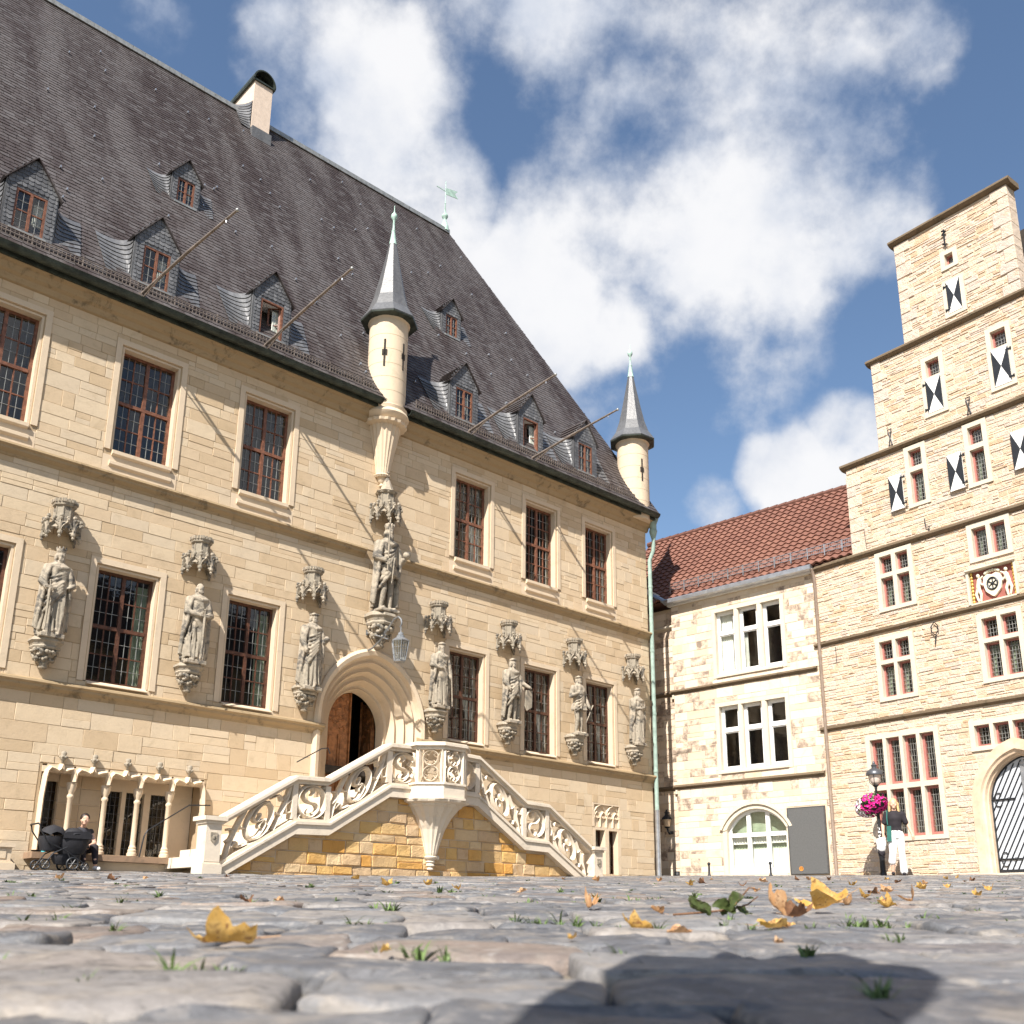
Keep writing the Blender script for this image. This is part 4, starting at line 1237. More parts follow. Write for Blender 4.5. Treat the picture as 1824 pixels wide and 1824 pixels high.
for r in courses(L(-13.75), L(-4.95), .35, 2.24, (.15, .25), (.22, .62), [], rs, .1):
    cx = (r[0]+r[1])/2 + OX
    poly = [(r[0]+.008, r[2]+.008), (r[1]-.008, r[2]+.008), (r[1]-.008, r[3]-.008), (r[0]+.008, r[3]-.008)]
    # cut by the sloping string above
    for a, b in ((r[0]+OX, r[1]+OX),):
        za, zb = low_z(a)-.0, low_z(b)-.0
        f = lambda p: lerp(za, zb, (p[0]-r[0])/(r[1]-r[0])) - p[1]
        out = []
        for k in range(len(poly)):
            p, q = poly[k], poly[(k+1) % len(poly)]
            fp, fq = f(p), f(q)
            if fp >= 0: out.append(p)
            if fp*fq < 0: u = fp/(fp-fq); out.append((lerp(p[0], q[0], u), lerp(p[1], q[1], u)))
        poly = out
    if len(poly) < 3 or max(p[1] for p in poly)-min(p[1] for p in poly) < .04: continue
    m = MB(); d = rs.uniform(.012, .035); tn = rs.random()
    cxm = sum(p[0] for p in poly)/len(poly); czm = sum(p[1] for p in poly)/len(poly)
    n = len(poly); yb = FY+.12; yf = FY+.10
    ins = [(p[0]+(cxm-p[0])*.08, p[1]+(czm-p[1])*.14) for p in poly]
    poly = [(p[0]+rs.uniform(-.009, .009), p[1]+rs.uniform(-.009, .004)) for p in poly]
    ins = [(p[0]+rs.uniform(-.012, .012), p[1]+rs.uniform(-.010, .010)) for p in ins]
    vs = [(p[0], yb, p[1]) for p in poly] + [(p[0], yf-d*.4, p[1]) for p in poly] + [(p[0], yf-d+rs.uniform(-.014, .014), p[1]) for p in ins]
    fs = [(k, (k+1) % n, (k+1) % n+n, k+n) for k in range(n)] + [(k+n, (k+1) % n+n, (k+1) % n+2*n, k+2*n) for k in range(n)] + [tuple(range(2*n, 3*n))]
    m.add(vs, fs, tn)
    m.build('stone_block', MT['ochre'], sbody, recalc=False)

def swirl(mb, O, eu, ev, en, kind, w=.046, d0=-.12, d1=.0, flip=False):
    O, eu, ev = Vector(O), Vector(eu), Vector(ev)
    def P(u, v):
        if flip: u = 1-u
        return tuple(O + eu*u + ev*v)
    asp = eu.length/ev.length
    def ring(cu, cv, r, n=28): mb.rib([P(cu + r/asp*math.cos(2*math.pi*k/n), cv + r*math.sin(2*math.pi*k/n)) for k in range(n)], w*1.25, en, d0, d1+.02, closed=True)
    def curve(pts, ww=w, n=14):
        # Catmull-Rom through the points
        q = [pts[0]] + list(pts) + [pts[-1]]; out = []
        for i in range(1, len(q)-2):
            for k in range(n//2):
                t = k/(n//2); a, b, c, d = q[i-1], q[i], q[i+1], q[i+2]
                out.append(tuple(.5*((2*b[j]) + (-a[j]+c[j])*t + (2*a[j]-5*b[j]+4*c[j]-d[j])*t*t + (-a[j]+3*b[j]-3*c[j]+d[j])*t**3) for j in (0, 1)))
        out.append(pts[-1])
        mb.rib([P(*p) for p in out], ww, en, d0, d1)
    if kind == 'flight':
        ring(.5, .5, .47)
        k = .47/asp
        curve([(.5+k*.75, .86), (.5+k*.1, .90), (.5-k*.45, .70), (.5-k*.2, .52), (.5+k*.3, .45), (.5+k*.45, .28), (.5-k*.05, .08), (.5-k*.7, .16)], w*1.2)
        curve([(.5-k*.2, .52), (.5+k*.05, .62), (.5+k*.0, .72)], w*.7); curve([(.5+k*.3, .45), (.5-k*.02, .38), (.5+k*.02, .28)], w*.7)
        curve([(.02, -.02), (.07, .35), (.17, .72), (.28, 1.02)], w*1.7); curve([(.98, 1.02), (.93, .65), (.83, .28), (.72, -.02)], w*1.7)
        curve([(.02, .80), (.09, .72), (.10, .52), (.02, .46)], w*.9); curve([(.98, .2), (.91, .28), (.90, .48), (.98, .54)], w*.9)
        curve([(.08, .25), (.16, .30), (.20, .12), (.33, .05)], w*.9); curve([(.92, .75), (.84, .70), (.80, .88), (.67, .95)], w*.9)
        curve([(.16, .80), (.22, .62), (.27, .55)], w*.8); curve([(.84, .20), (.78, .38), (.73, .45)], w*.8)
    elif kind == 'square':
        ring(.5, .5, .48)
        k = .48/asp
        curve([(.5+k*.7, .85), (.5+k*.0, .92), (.5-k*.5, .72), (.5-k*.25, .52), (.5+k*.3, .46), (.5+k*.48, .28), (.5, .07), (.5-k*.7, .15)], w*1.2)
        curve([(.5+k*.0, .92), (.5+k*.15, .80), (.5+k*.0, .70)], w*.7); curve([(.5-k*.05, .08), (.5-k*.2, .2), (.5-k*.05, .30)], w*.7)
        for a, b in ((0, 0), (1, 0), (0, 1), (1, 1)): curve([(a, b), (lerp(a, .5, .22), lerp(b, .5, .22))], w)
    else:   # paired quatrefoil of the pulpit
        for cv in (.27, .75):
            ring(.5, cv, .23, 20)
            for q in range(4):
                a = math.pi/4 + q*math.pi/2; c, s = math.cos(a), math.sin(a); k = .23/asp
                curve([(.5+k*c, cv+.23*s), (.5+k*.5*c, cv+.23*.5*s)], w*.9)
                a2 = q*math.pi/2; c2, s2 = math.cos(a2), math.sin(a2)
                curve([(.5+k*(.5*c), cv+.115*s), (.5+k*(.62*c2+.5*c)*.62, cv+.23*(.62*s2+.5*s)*.62), (.5+k*.92*c2, cv+.23*.92*s2)], w*.55)
        curve([(0, 1), (.3, .55), (.5, .51), (.7, .55), (1, 1)], w); curve([(0, 0), (.3, .47), (.5, .51), (.7, .47), (1, 0)], w)

def balustrade(flip):
    g = (lambda x: -(x-OX)) if flip else (lambda x: x-OX)
    # string below, moulded
    st = MB()
    for (xa, za), (xb, zb) in zip(low, low[1:]):
        st.prism([(g(xa), za), (g(xb), zb), (g(xb), zb+.17), (g(xa), za+.17)], FY-.06, FY+.20, 'y')
        st.prism([(g(xa), za+.1701), (g(xb), zb+.1701), (g(xb), zb+.215), (g(xa), za+.215)], FY-.09, FY+.20, 'y')
        st.prism([(g(xa), za+.2151), (g(xb), zb+.2151), (g(xb), zb+.27), (g(xa), za+.27)], FY-.03, FY+.17, 'y')
    st.build('string', MT['stairstone'], stair)
    hr = MB()
    for (xa, za), (xb, zb) in zip(top, top[1:]):
        hr.prism([(g(xa), za-.14), (g(xb), zb-.14), (g(xb), zb-.075), (g(xa), za-.075)], FY-.03, FY+.17, 'y')
        hr.prism([(g(xa), za-.0751), (g(xb), zb-.0751), (g(xb), zb-.02), (g(xa), za-.02)], FY-.10, FY+.24, 'y')
        hr.prism([(g(xa), za-.0201), (g(xb), zb-.0201), (g(xb), zb), (g(xa), za)], FY-.07, FY+.21, 'y')
    hr.build('handrail', MT['stairstone'], stair)
    for i, (x, w) in enumerate(((-12.44, .10), (-11.77, .10), (-10.45, .12))):
        zl, zt_ = low_z(x)+.271, [2.30, 2.31, 3.10][i]
        ps = MB(); ps.box(min(g(x-w/2), g(x+w/2)), max(g(x-w/2), g(x+w/2)), FY-.025, FY+.165, zl, zt_)
        ps.build('post', MT['stairstone'], stair)
    for k, kind in enumerate(('flight', 'square', 'flight', 'square')):
        (xa, za), (xb, zb) = low[k], low[k+1]; (ua, ta), (ub, tb) = top[k], top[k+1]
        if k == 0: xa += .08; za += .05; ta += .05
        xa += .05; xb -= .05
        ev = Vector((0, 0, (ta+tb)/2-.14 - ((za+zb)/2+.27)))
        O = Vector((g(xa), FY, za+.27)); eu = Vector((g(xb)-g(xa), 0, zb-za))
        mb = MB(); swirl(mb, O, eu, ev, (0, -1, 0), kind, d0=-.13, d1=.01)
        mb.build('tracery_panel', MT['stairstone'], stair, smooth=30)
    nx = g(-13.95)
    nw = MB()
    nw.box(nx-.17, nx+.17, FY-.14, FY+.24, .2, .86); nw.prism([(nx-.17, .8601), (nx+.17, .8601), (nx+.13, .90), (nx-.13, .90)], FY-.10, FY+.20, 'y')
    nw.box(nx-.135, nx+.135, FY-.105, FY+.205, .9001, 1.50); nw.box(nx-.16, nx+.16, FY-.13, FY+.23, 1.5001, 1.55); nw.box(nx-.20, nx+.20, FY-.17, FY+.27, 1.5501, 1.62)
    nn = nw.build('newel_post', MT['stairstone'], stair)
    cr = MB(); cr.prism([(nx-.06, 1.36), (nx+.06, 1.36), (nx+.055, 1.24), (nx, 1.19), (nx-.055, 1.24)], FY-.125, FY-.104, 'y'); cr.ball((nx, FY-.12, 1.28), (.03, .02, .04), 8, 6)
    cr.build('crest', MT['statue'], nn)
for f in (False, True): balustrade(f)
# steps
for k in range(9):
    for sg in (-1, 1):
        x = -13.8 + k*.38; z1 = lerp(.95, 2.44, (k+.5)/9)
        s = MB(); a, b = L(x), L(-10.4)
        if sg > 0: a, b = -b, -a
        s.box(a, b, FY+.21, 1.07, z1-.18, z1+.0003*k); s.build('step', MT['stairstone'], stair)
ld_ = MB(); ld_.box(L(-10.45), -L(-10.45), FY+.21, 1.1, 2.2, 2.47); ld_.build('landing', MT['stairstone'], stair)
# pulpit
pc = (0.0, FY+.02)
RP = .66; ph = math.pi/8
V = [(pc[0]+RP*math.cos(ph+k*math.pi/4), pc[1]+RP*math.sin(ph+k*math.pi/4)) for k in range(8)]
pu = MB()
def octa(mb, r, z0, z1):
    mb.lathe([(r, z0), (r, z1)], pc[0], pc[1], 8, phase=ph)
octa(pu, RP+.05, 2.23, 2.27); octa(pu, RP+.02, 2.2701, 2.50); octa(pu, RP+.05, 2.5001, 2.54)
pu.build('pulpit_floor', MT['stairstone'], stair)
hr = MB()
for k in range(8):
    if k in (1, 2): continue
    p, q = Vector((*V[k], 0)), Vector((*V[(k+1) % 8], 0))
    m = (p+q)/2; en = Vector((m.x-pc[0], m.y-pc[1], 0)).normalized()
    if m.y > pc[1] + .3: continue
    t = (q-p).normalized()
    def quad(z0, z1, o0, o1, ext):
        a, b = p - t*ext, q + t*ext
        vs = []
        for z in (z0, z1):
            for pt, o in ((a, o0), (b, o0), (b, o1), (a, o1)): vs.append((pt.x+en.x*o, pt.y+en.y*o, z))
        hr.add(vs, [(0, 3, 2, 1), (4, 5, 6, 7), (0, 1, 5, 4), (1, 2, 6, 5), (2, 3, 7, 6), (3, 0, 4, 7)])
    quad(3.17, 3.235, -.1, .02, .01); quad(3.2351, 3.285, -.14, .08, .03); quad(3.2851, 3.31, -.12, .05, .02)
    mb = MB()
    O = p - t*0 + Vector((0, 0, 2.545)) + t*.06 - en*.02
    eu = t*((q-p).length-.12); ev = Vector((0, 0, .62))
    swirl(mb, O, eu, ev, tuple(en), 'quatre', w=.03, d0=-.1, d1=.01)
    for a in (p + t*.03, q - t*.03): mb.rib([tuple(a+Vector((0, 0, 2.541))), tuple(a+Vector((0, 0, 3.169)))], .075, tuple(en), -.11, .02)
    mb.build('tracery_panel', MT['stairstone'], stair, smooth=30)
hr.build('pulpit_rail', MT['stairstone'], stair)
cb = MB(); cb.lathe([(.09, 1.19), (.12, 1.25), (.17, 1.45), (.25, 1.70), (.36, 1.92), (.50, 2.10), (.55, 2.13), (.56, 2.16), (.66, 2.19), (.68, 2.23)], 0, FY+.06, 32, fl=.07); cb.build('corbel', MT['stairstone'], stair)
cb = MB(); cb.lathe([(.03, .94), (.07, .96), (.05, 1.0), (.09, 1.03), (.07, 1.07), (.10, 1.10), (.08, 1.13), (.13, 1.16), (.14, 1.19), (.10, 1.21)], 0, FY+.06, 14); cb.ball((.13, FY+.02, 1.18), .05, 8, 6); cb.build('corbel_boss', MT['stairstone'], stair, smooth=45)
ir = MB(); ir.tube([(L(-14.5), FY+1.4, 1.0), (L(-14.45), FY+1.4, 1.35), (L(-14.4), FY+1.4, 1.45), (L(-13.6), FY+1.6, 1.95), (L(-13.2), FY+1.6, 1.98)], .012, 6); ir.tube([(L(-11.3), FY+1.9, 3.0), (L(-10.75), FY+1.9, 3.33), (L(-10.6), FY+1.9, 3.36), (L(-10.55), FY+1.9, 3.25)], .012, 6)
ir.build('iron_handrail', MT['iron'], stair)

# ------------------------------------------------------------------ lantern on its bracket
lan = empty('hanging_lantern', tw_pos(-9.60, 0, 5.62), R_(42.87), 'silver wall lantern with glazed cage hanging from a scrolled bracket over the portal', 'lantern')
b = MB()
b.tube([(0, 0, .42), (0, -.25, .33), (0, -.55, .22), (0, -.8, .12)], .018, 6)
b.tube([(0, 0, 0), (0, -.25, .03), (0, -.55, .16), (0, -.8, .36), (0, -1.0, .52), (0, -1.15, .54), (0, -1.25, .46), (0, -1.27, .36), (0, -1.22, .30)], .02, 6)
b.tube([(0, -.72, .2), (0, -.66, .3), (0, -.74, .36), (0, -.82, .3)], .012, 5)
b.box(-.03, .03, -.03, -.02, -.06, .06); b.box(-.03, .03, -.03, -.02, .36, .48)
b.build('bracket', MT['silver'], lan, smooth=50)
cg = MB(); cy = -1.25
cg.tube([(0, cy, .30), (0, cy, .10)], .012, 5)
cg.lathe([(.03, .10), (.06, .12), (.06, .16), (.02, .19)], 0, cy, 8); cg.lathe([(.09, .06), (.09, .10), (.05, .12)], 0, cy, 8)
cg.lathe([(.20, -.03), (.205, -.01), (.10, .06)], 0, cy, 6); cg.lathe([(.12, -.46), (.13, -.43), (.10, -.42)], 0, cy, 6)
pt, pb = [(.19*math.cos(k*math.pi/3), cy+.19*math.sin(k*math.pi/3), -.03) for k in range(6)], [(.125*math.cos(k*math.pi/3), cy+.125*math.sin(k*math.pi/3), -.43) for k in range(6)]
for k in range(6):
    n = (k+1) % 6
    cg.tube([pt[k], pb[k]], .011, 5)
    for u in (.33, .67): cg.tube([tuple(lerp(Vector(pt[k]), Vector(pb[k]), u)), tuple(lerp(Vector(pt[n]), Vector(pb[n]), u))], .006, 4)
    for u in (.33, .67): cg.tube([tuple(lerp(Vector(pt[k]), Vector(pt[n]), u)), tuple(lerp(Vector(pb[k]), Vector(pb[n]), u))], .005, 4)
cg.build('cage', MT['silver'], lan, smooth=40)
for k in range(6):
    n = (k+1) % 6; q = MB(); q.add([pt[k], pt[n], pb[n], pb[k]], [(0, 1, 2, 3)]); q.build('pane', MT['glass'], lan, recalc=False)

# ------------------------------------------------------------------ flagpoles
for i, (x, tip, lab) in enumerate(((-15.46, (-15.09, -3.4, 11.95), 'bare slanted flagpole below the second dormer from the left'), (-12.78, (-12.68, -3.4, 11.95), 'bare slanted flagpole below the open dormer left of the middle turret'),
                   (-7.15, (-6.97, -3.2, 12.05), 'bare slanted flagpole with strut just right of the middle turret'), (-4.99, (-4.84, -3.2, 11.95), 'bare slanted flagpole with strut nearest the right corner turret'))):
    base = tw_pos(x, -.40, 11.62); fp = empty('flagpole', base, R_(42.87), lab, 'flagpole', 'flagpoles along the eaves')
    d = Vector((tip[0]-x, tip[1]+.40, tip[2]-11.62))
    m = MB(); m.tube([(0, .2, -.06), tuple(d*.5), tuple(d)], [.032, .03, .022], 8); m.build('pole', MT['rail'], fp, smooth=50)
    m = MB(); m.ball(tuple(d*1.005), .035, 8, 6); m.build('knob', MT['lead'], fp, smooth=50)
    m = MB(); m.tube([(0, -.02, -.2), tuple(d*.28)], .016, 6); m.box(-.05, .05, -.03, .03, -.2, -.05); m.build('strut', MT['rail'], fp)
    h = MB(); h.tube([tuple(d*.9), tuple(d*.9 + Vector((0, 0, -.07)))], .012, 5); h.build('halyard_ring', MT['zinc'], fp)
# ================================================================== MIDDLE HOUSE
mid = empty('middle_house', (4.6976, 29.4606, 0), R_(-43.47), 'pale three storey stone house with brown tiled roof between town hall and stepped gable', 'house')
MMAT = Matrix.Translation((4.6976, 29.4606, 0)) @ Matrix.Rotation(R_(-43.47), 4, 'Z')
rm_ = random.Random(23)
MW1 = [(1.60, 2.20, 6.84, 8.66), (2.35, 2.94, 6.82, 8.66), (3.10, 3.68, 6.82, 8.66)]
MW2 = [(1.60, 2.19, 4.10, 5.89), (2.33, 2.92, 4.10, 5.89), (3.08, 3.66, 4.10, 5.89)]
MA = (1.66, 3.46, 1.30, 2.46)       # arched window: springing at 2.46, crown 2.99
mh = []
for r in MW1 + MW2: mh.append((r[0]-.03, r[1]+.03, r[2]-.03, r[3]+.03))
def seg_arch(x0, x1, zs, rise, n=16):
    w = (x1-x0)/2; R = (w*w + rise*rise)/(2*rise); cx = (x0+x1)/2; cz = zs + rise - R
    a0 = math.asin(w/R)
    return [(cx + R*math.sin(lerp(-a0, a0, k/n)), cz + R*math.cos(lerp(-a0, a0, k/n))) for k in range(n+1)]
ap = seg_arch(MA[0], MA[1], MA[3], .53)
mh.append((MA[0]-.05, MA[1]+.05, MA[2]-.05, MA[3]))
hp = [p for p in ap if p[0] <= (MA[0]+MA[1])/2]
for (xa, za), (xb, zb) in zip(hp, hp[1:]): mh.append((xb-.05, MA[0]+MA[1]-xb+.05, za, zb+.07))
mw = MB()
for x0, x1, z0, z1 in subtract([(.10, 4.95, .3, 9.15)], mh): mw.box(x0, x1, 0, .35, z0, z1)
mw.box(-2.6, .0999, .14, .5, .3, 9.15)
mwall = mw.build('wall', MT['mortar_pale'], mid)
mst = []
mhs = [(1.48, 3.80, 6.70, 8.78), (1.48, 3.78, 3.98, 6.01), (1.52, 3.60, 1.2, 2.46), (3.50, 4.63, 1.2, 2.96)]
for (xa, za), (xb, zb) in zip(hp, hp[1:]): mhs.append((xb-.14, MA[0]+MA[1]-xb+.14, za, zb+.1))
for za, zb in ((.7, 3.70), (3.80, 6.46), (6.57, 9.12)):
    mst += courses(.10, 4.95, za, zb, (.15, .26), (.22, .60), mhs, rm_, .12)
def mtone(r, rnd):
    cx = (r[0]+r[1])/2
    p = .32 if (cx < 1.5 or cx > 3.75) else .05
    return .97 if rnd.random() < p else rnd.uniform(0, .88)
lay_stones(mst, mwall, MT['mstone'], 'stone_block', rm_, gap=.005, dep=(.004, .012), cham=.006, campos=(16.9, -24.6, 0, 4.7), tonef=mtone)
strip = courses(-2.6, .10, .7, 9.05, (.15, .24), (.22, .50), [], rm_)
sw_ = MB(); sw_.box(-2.6, .0995, .138, .1395, .3, 9.1); sback = sw_.build('return_wall', MT['mortar_pale'], mid); 
for r in strip:
    if r[1] < -1.2: continue
    tn = .97 if rm_.random() < .42 else rm_.uniform(0, .88)
    s = MB(); s.slab(r[0]+.005, r[1]-.005, .128-rm_.uniform(0, .008), .15, r[2]+.005, r[3]-.005, .006, tn); s.build('stone_block', MT['mstone'], sback, recalc=False)
for z in (6.55, 3.78):  # dark coping colour mostly stands in for the shadow on these courses
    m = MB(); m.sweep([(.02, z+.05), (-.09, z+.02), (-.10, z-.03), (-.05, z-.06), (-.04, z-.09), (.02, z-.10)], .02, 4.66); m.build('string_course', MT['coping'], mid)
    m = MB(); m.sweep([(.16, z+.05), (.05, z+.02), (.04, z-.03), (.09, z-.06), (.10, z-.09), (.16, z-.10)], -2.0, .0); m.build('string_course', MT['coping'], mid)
    m = MB(); m.box(.06, .12, -.04, .02, z-.22, z-.101); m.build('corbel_stone', MT['rubble_trim'], mid)
m = MB(); m.sweep([(.16, 8.62), (.04, 8.6), (.03, 8.55), (.10, 8.50), (.16, 8.50)], -2.0, .08); m.build('string_course', MT['rubble_trim'], mid)

def tri_window(parent, lights, tz, nm):
    z0, z1 = min(l[2] for l in lights), lights[0][3]
    s = MB()
    xa, xb = lights[0][0], lights[-1][1]
    s.box(xa-.115, xa, -.015, .16, z0-.10, z1+.11); s.box(xb, xb+.115, -.015, .16, z0-.10, z1+.11)
    s.box(xa, xb, -.0155, .16, z1, z1+.11); s.prism([(.16, z0), (0, z0), (-.05, z0-.04), (-.05, z0-.10), (.16, z0-.10)], xa, xb, 'x')
    for l, r in zip(lights, lights[1:]): s.prism([(l[1], .16), (l[1], .03), (l[1]+.03, -.012), (r[0]-.03, -.012), (r[0], .03), (r[0], .16)], z0, z1, 'z')
    s.build('window_surround', MT['rubble_trim'], parent)
    for k, l in enumerate(lights):
        f = MB(); y0, y1 = .13, .19; w = .055
        f.box(l[0], l[0]+w, y0, y1, z0, z1); f.box(l[1]-w, l[1], y0, y1, z0, z1); f.box(l[0]+w, l[1]-w, y0, y1, z0, z0+w*1.4); f.box(l[0]+w, l[1]-w, y0, y1, z1-w, z1); f.box(l[0]+w, l[1]-w, y0-.02, y1, tz-.05, tz+.05)
        win = f.build('window', MT['white_paint'], parent)
        g = MB()
        for za, zb in ((z0+w*1.4, tz-.05), (tz+.05, z1-w)):
            a, b = l[0]+w, l[1]-w; q = .03
            g.box(a, a+q, y0+.005, y1-.012, za, zb); g.box(b-q, b, y0+.005, y1-.012, za, zb); g.box(a+q, b-q, y0+.005, y1-.012, za, za+q); g.box(a+q, b-q, y0+.005, y1-.012, zb-q, zb)
            add_pane(win, a+q, b-q, za+q, zb-q, .165, rm_)
        g.build('casement', MT['white_paint'], win)
        if k == 0 and nm == 'up': curtain(win, l[0]+.05, l[1]-.16, z0+.05, z1-.05, .24, MT['curtain'], rm_)
        elif k == 2: curtain(win, l[1]-.14, l[1]-.04, z0+.2, z1-.05, .26, MT['curtain'], rm_)
        elif k == 1 and nm == 'up': curtain(win, l[0]+.05, l[0]+.16, z0+.05, tz, .26, MT['curtain'], rm_)
tri_window(mid, MW1, 8.03, 'up'); tri_window(mid, MW2, 5.22, 'lo')
# arched ground floor window
s = MB()
out = seg_arch(MA[0]-.12, MA[1]+.12, MA[3]-.02, .66); inn = seg_arch(MA[0], MA[1], MA[3], .53)
for k in range(16):
    a, b, c, d = out[k], out[k+1], inn[k+1], inn[k]
    s.prism([a, b, c, d], -.03, .16, 'y')
h0 = seg_arch(MA[0]-.20, MA[1]+.20, MA[3]+.02, .70); h1 = seg_arch(MA[0]-.12, MA[1]+.12, MA[3]+.0, .645)
for k in range(16): s.prism([h0[k], h0[k+1], h1[k+1], h1[k]], -.08, -.0301, 'y')
s.box(MA[0]-.12, MA[0], -.012, .16, MA[2]-.1, MA[3]); s.box(MA[1], MA[1]+.12, -.012, .16, MA[2]-.1, MA[3])
s.box(MA[0], MA[1], -.05, .16, MA[2]-.10, MA[2])
s.build('window_surround', MT['rubble_trim'], mid)
f = MB(); y0, y1 = .11, .17
xs = [MA[0], lerp(MA[0], MA[1], .345), lerp(MA[0], MA[1], .665), MA[1]]
def az(x, pts=inn):
    for (xa, za), (xb, zb) in zip(pts, pts[1:]):
        if xa <= x <= xb: return lerp(za, zb, (x-xa)/(xb-xa))
    return MA[3]
in2 = seg_arch(MA[0]+.07, MA[1]-.07, MA[3], .46)
for k in range(16): f.prism([inn[k], inn[k+1], in2[k+1], in2[k]], y0, y1, 'y')
f.box(MA[0], MA[0]+.08, y0, y1, MA[2], MA[3]); f.box(MA[1]-.08, MA[1], y0, y1, MA[2], MA[3]); f.box(MA[0]+.08, MA[1]-.08, y0, y1, MA[2], MA[2]+.13)
f.box(MA[0]+.08, MA[1]-.08, y0-.02, y1, 2.26, 2.37)
for x in xs[1:3]: f.box(x-.055, x+.055, y0-.01, y1, MA[2]+.13, 2.26); f.box(x-.055, x+.055, y0-.01, y1, 2.37, az(x)-.03)
aw = f.build('window', MT['white_paint'], mid)
for k in range(3):
    a, b = xs[k]+.055, xs[k+1]-.055
    add_pane(aw, a, b, MA[2]+.13, 2.26, .14, rm_)
    curtain(aw, a-.02, b+.02, MA[2]+.1, 1.95, .22, MT['curtain'], rm_); curtain(aw, a-.02, b+.02, 2.08, 2.27, .21, MT['curtain'], rm_)
    p = [(a, 2.37), (b, 2.37)] + [(lerp(b, a, q/6), az(lerp(b, a, q/6))-.06) for q in range(7)]
    g = MB(); g.prism(p, .138, .143, 'y'); g.build('pane', MT['glass'], aw)
cu2 = MB(); cu2.box(MA[0], MA[1], .30, .31, 1.3, 3.0); cu2.build('net_curtain', MT['curtain_green'], aw)
# dark rooms
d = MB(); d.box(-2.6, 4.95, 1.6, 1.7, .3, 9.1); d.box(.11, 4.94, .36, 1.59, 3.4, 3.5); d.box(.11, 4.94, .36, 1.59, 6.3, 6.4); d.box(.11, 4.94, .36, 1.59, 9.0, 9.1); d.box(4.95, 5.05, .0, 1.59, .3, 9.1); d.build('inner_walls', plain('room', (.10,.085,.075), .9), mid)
# gutter, roof
g = MB(); g.sweep([(-.30, 9.20), (-.30, 9.30), (-.27, 9.33), (-.12, 9.33), (-.10, 9.20), (-.2, 9.17)], .02, 4.80); g.build('gutter', MT['zinc'], mid)
g = MB(); g.box(.02, 4.80, -.1, .1, 9.151, 9.2); g.build('fascia', MT['white_paint'], mid)
PM = R_(48); MEY, MEZ = -.20, 9.34; ML = 4.35
def mroof(x, s, o=0.0): return (x, MEY + math.cos(PM)*s - math.sin(PM)*o, MEZ + math.sin(PM)*s + math.cos(PM)*o)
mr = MB()
a, b, c, d_ = mroof(-2.6, 0, -.05), mroof(6.9, 0, -.05), mroof(6.9, ML, -.05), mroof(-2.6, ML, -.05)
yb = 2*c[1] - a[1]
mr.add([a, b, c, d_, (6.9, yb, a[2]), (-2.6, yb, a[2])], [(0, 1, 2, 3), (3, 2, 4, 5), (0, 3, 5), (1, 4, 2), (0, 5, 4, 1)])
tile_m, TN, tb, to_ = new_mat('roof_tile')
tcn = TN.n('TexCoord').outputs['Object']; ta = TN.n('Attribute', attribute_name='tone').outputs['Fac']
cc = TN.ramp(TN.math('ADD', ta, TN.math('MULTIPLY', TN.math('SUBTRACT', TN.noise(tcn, .8, 4), .5), .6)), [(0, (.15, .062, .042)), (.5, (.215, .092, .062)), (1, (.27, .125, .082))])
cc = TN.mix(1.0, cc, TN.ramp(TN.noise(tcn, 9, 5, .7), [(.2, .65), (.8, 1.0)]), 'MULTIPLY')
TN.link(cc, tb.inputs['Base Color']); tb.inputs['Roughness'].default_value = .8
mroofo = mr.build('roof', tile_m, mid)
MT['tile'] = tile_m
tl = MB(); rows_n = 19; wl = .235
for k in range(rows_n):
    s0 = ML*k/rows_n; s1 = min(ML*(k+1.15)/rows_n, ML)
    x = -2.4 + (.5*wl if False else 0)
    while x < 6.6:
        pts0, pts1, pts2 = [], [], []
        for q in range(7):
            u = q/6; hgt = .014*math.sin(u*2*math.pi) ; hgt = hgt if hgt > -.012 else -.012
            pts0.append(mroof(x+u*wl, s0+.028*math.sin(u*6.28), .045+hgt)); pts1.append(mroof(x+u*wl, s1, .0+hgt)); pts2.append(mroof(x+u*wl, s0+.028*math.sin(u*6.28), -.01+hgt))
        tl.grid([pts2, pts0, pts1], .5 + rm_.uniform(-.18, .18))
        x += wl
tl.build('roof_tile', tile_m, mroofo, kind='stuff', recalc=False, smooth=50)
rg = MB(); x = -2.6
while x < 6.6:
    p = mroof(x, ML, 0); rg.lathe([(.10, 0), (.10, .01)], 0, 0, 3) if False else rg.tube([(x, p[1]+.02, p[2]+.0), (x+.33, p[1]+.02, p[2]+.01)], [.095, .11], 8); x += .31
rg.build('ridge_tile', tile_m, mroofo, kind='stuff')
sg = MB()
for i in range(int(6.0/.5)+1):
    x = .15+i*.5; p = mroof(x, .35, .0); sg.box(x-.012, x+.012, p[1]-.125, p[1]-.10, p[2]-.05, p[2]+.27)
for z in (.05, .15, .25):
    p = mroof(0, .35, 0); sg.box(.1, 6.2, p[1]-.12, p[1]-.11, p[2]+z-.006, p[2]+z+.006)
for i in range(int(6.0/.06)):
    x = .15+i*.06; p = mroof(x, .35, 0); sg.box(x-.003, x+.003, p[1]-.117, p[1]-.112, p[2]+.04, p[2]+.26)
sg.build('snow_guard', MT['zinc'], mroofo)
vg = MB(); vg.tube([(.06, -.24, 9.27), (-.5, .02, 9.62), (-1.4, .45, 10.2)], .075, 8); vg.build('valley_gutter', MT['zinc'], mid)
vv = MB(); vv.prism([(.0, 9.28), (.1, 9.36), (-1.3, 10.25), (-1.4, 10.15)], .0, .03, 'y'); vv.build('valley_flashing', MT['white_paint'], mid)
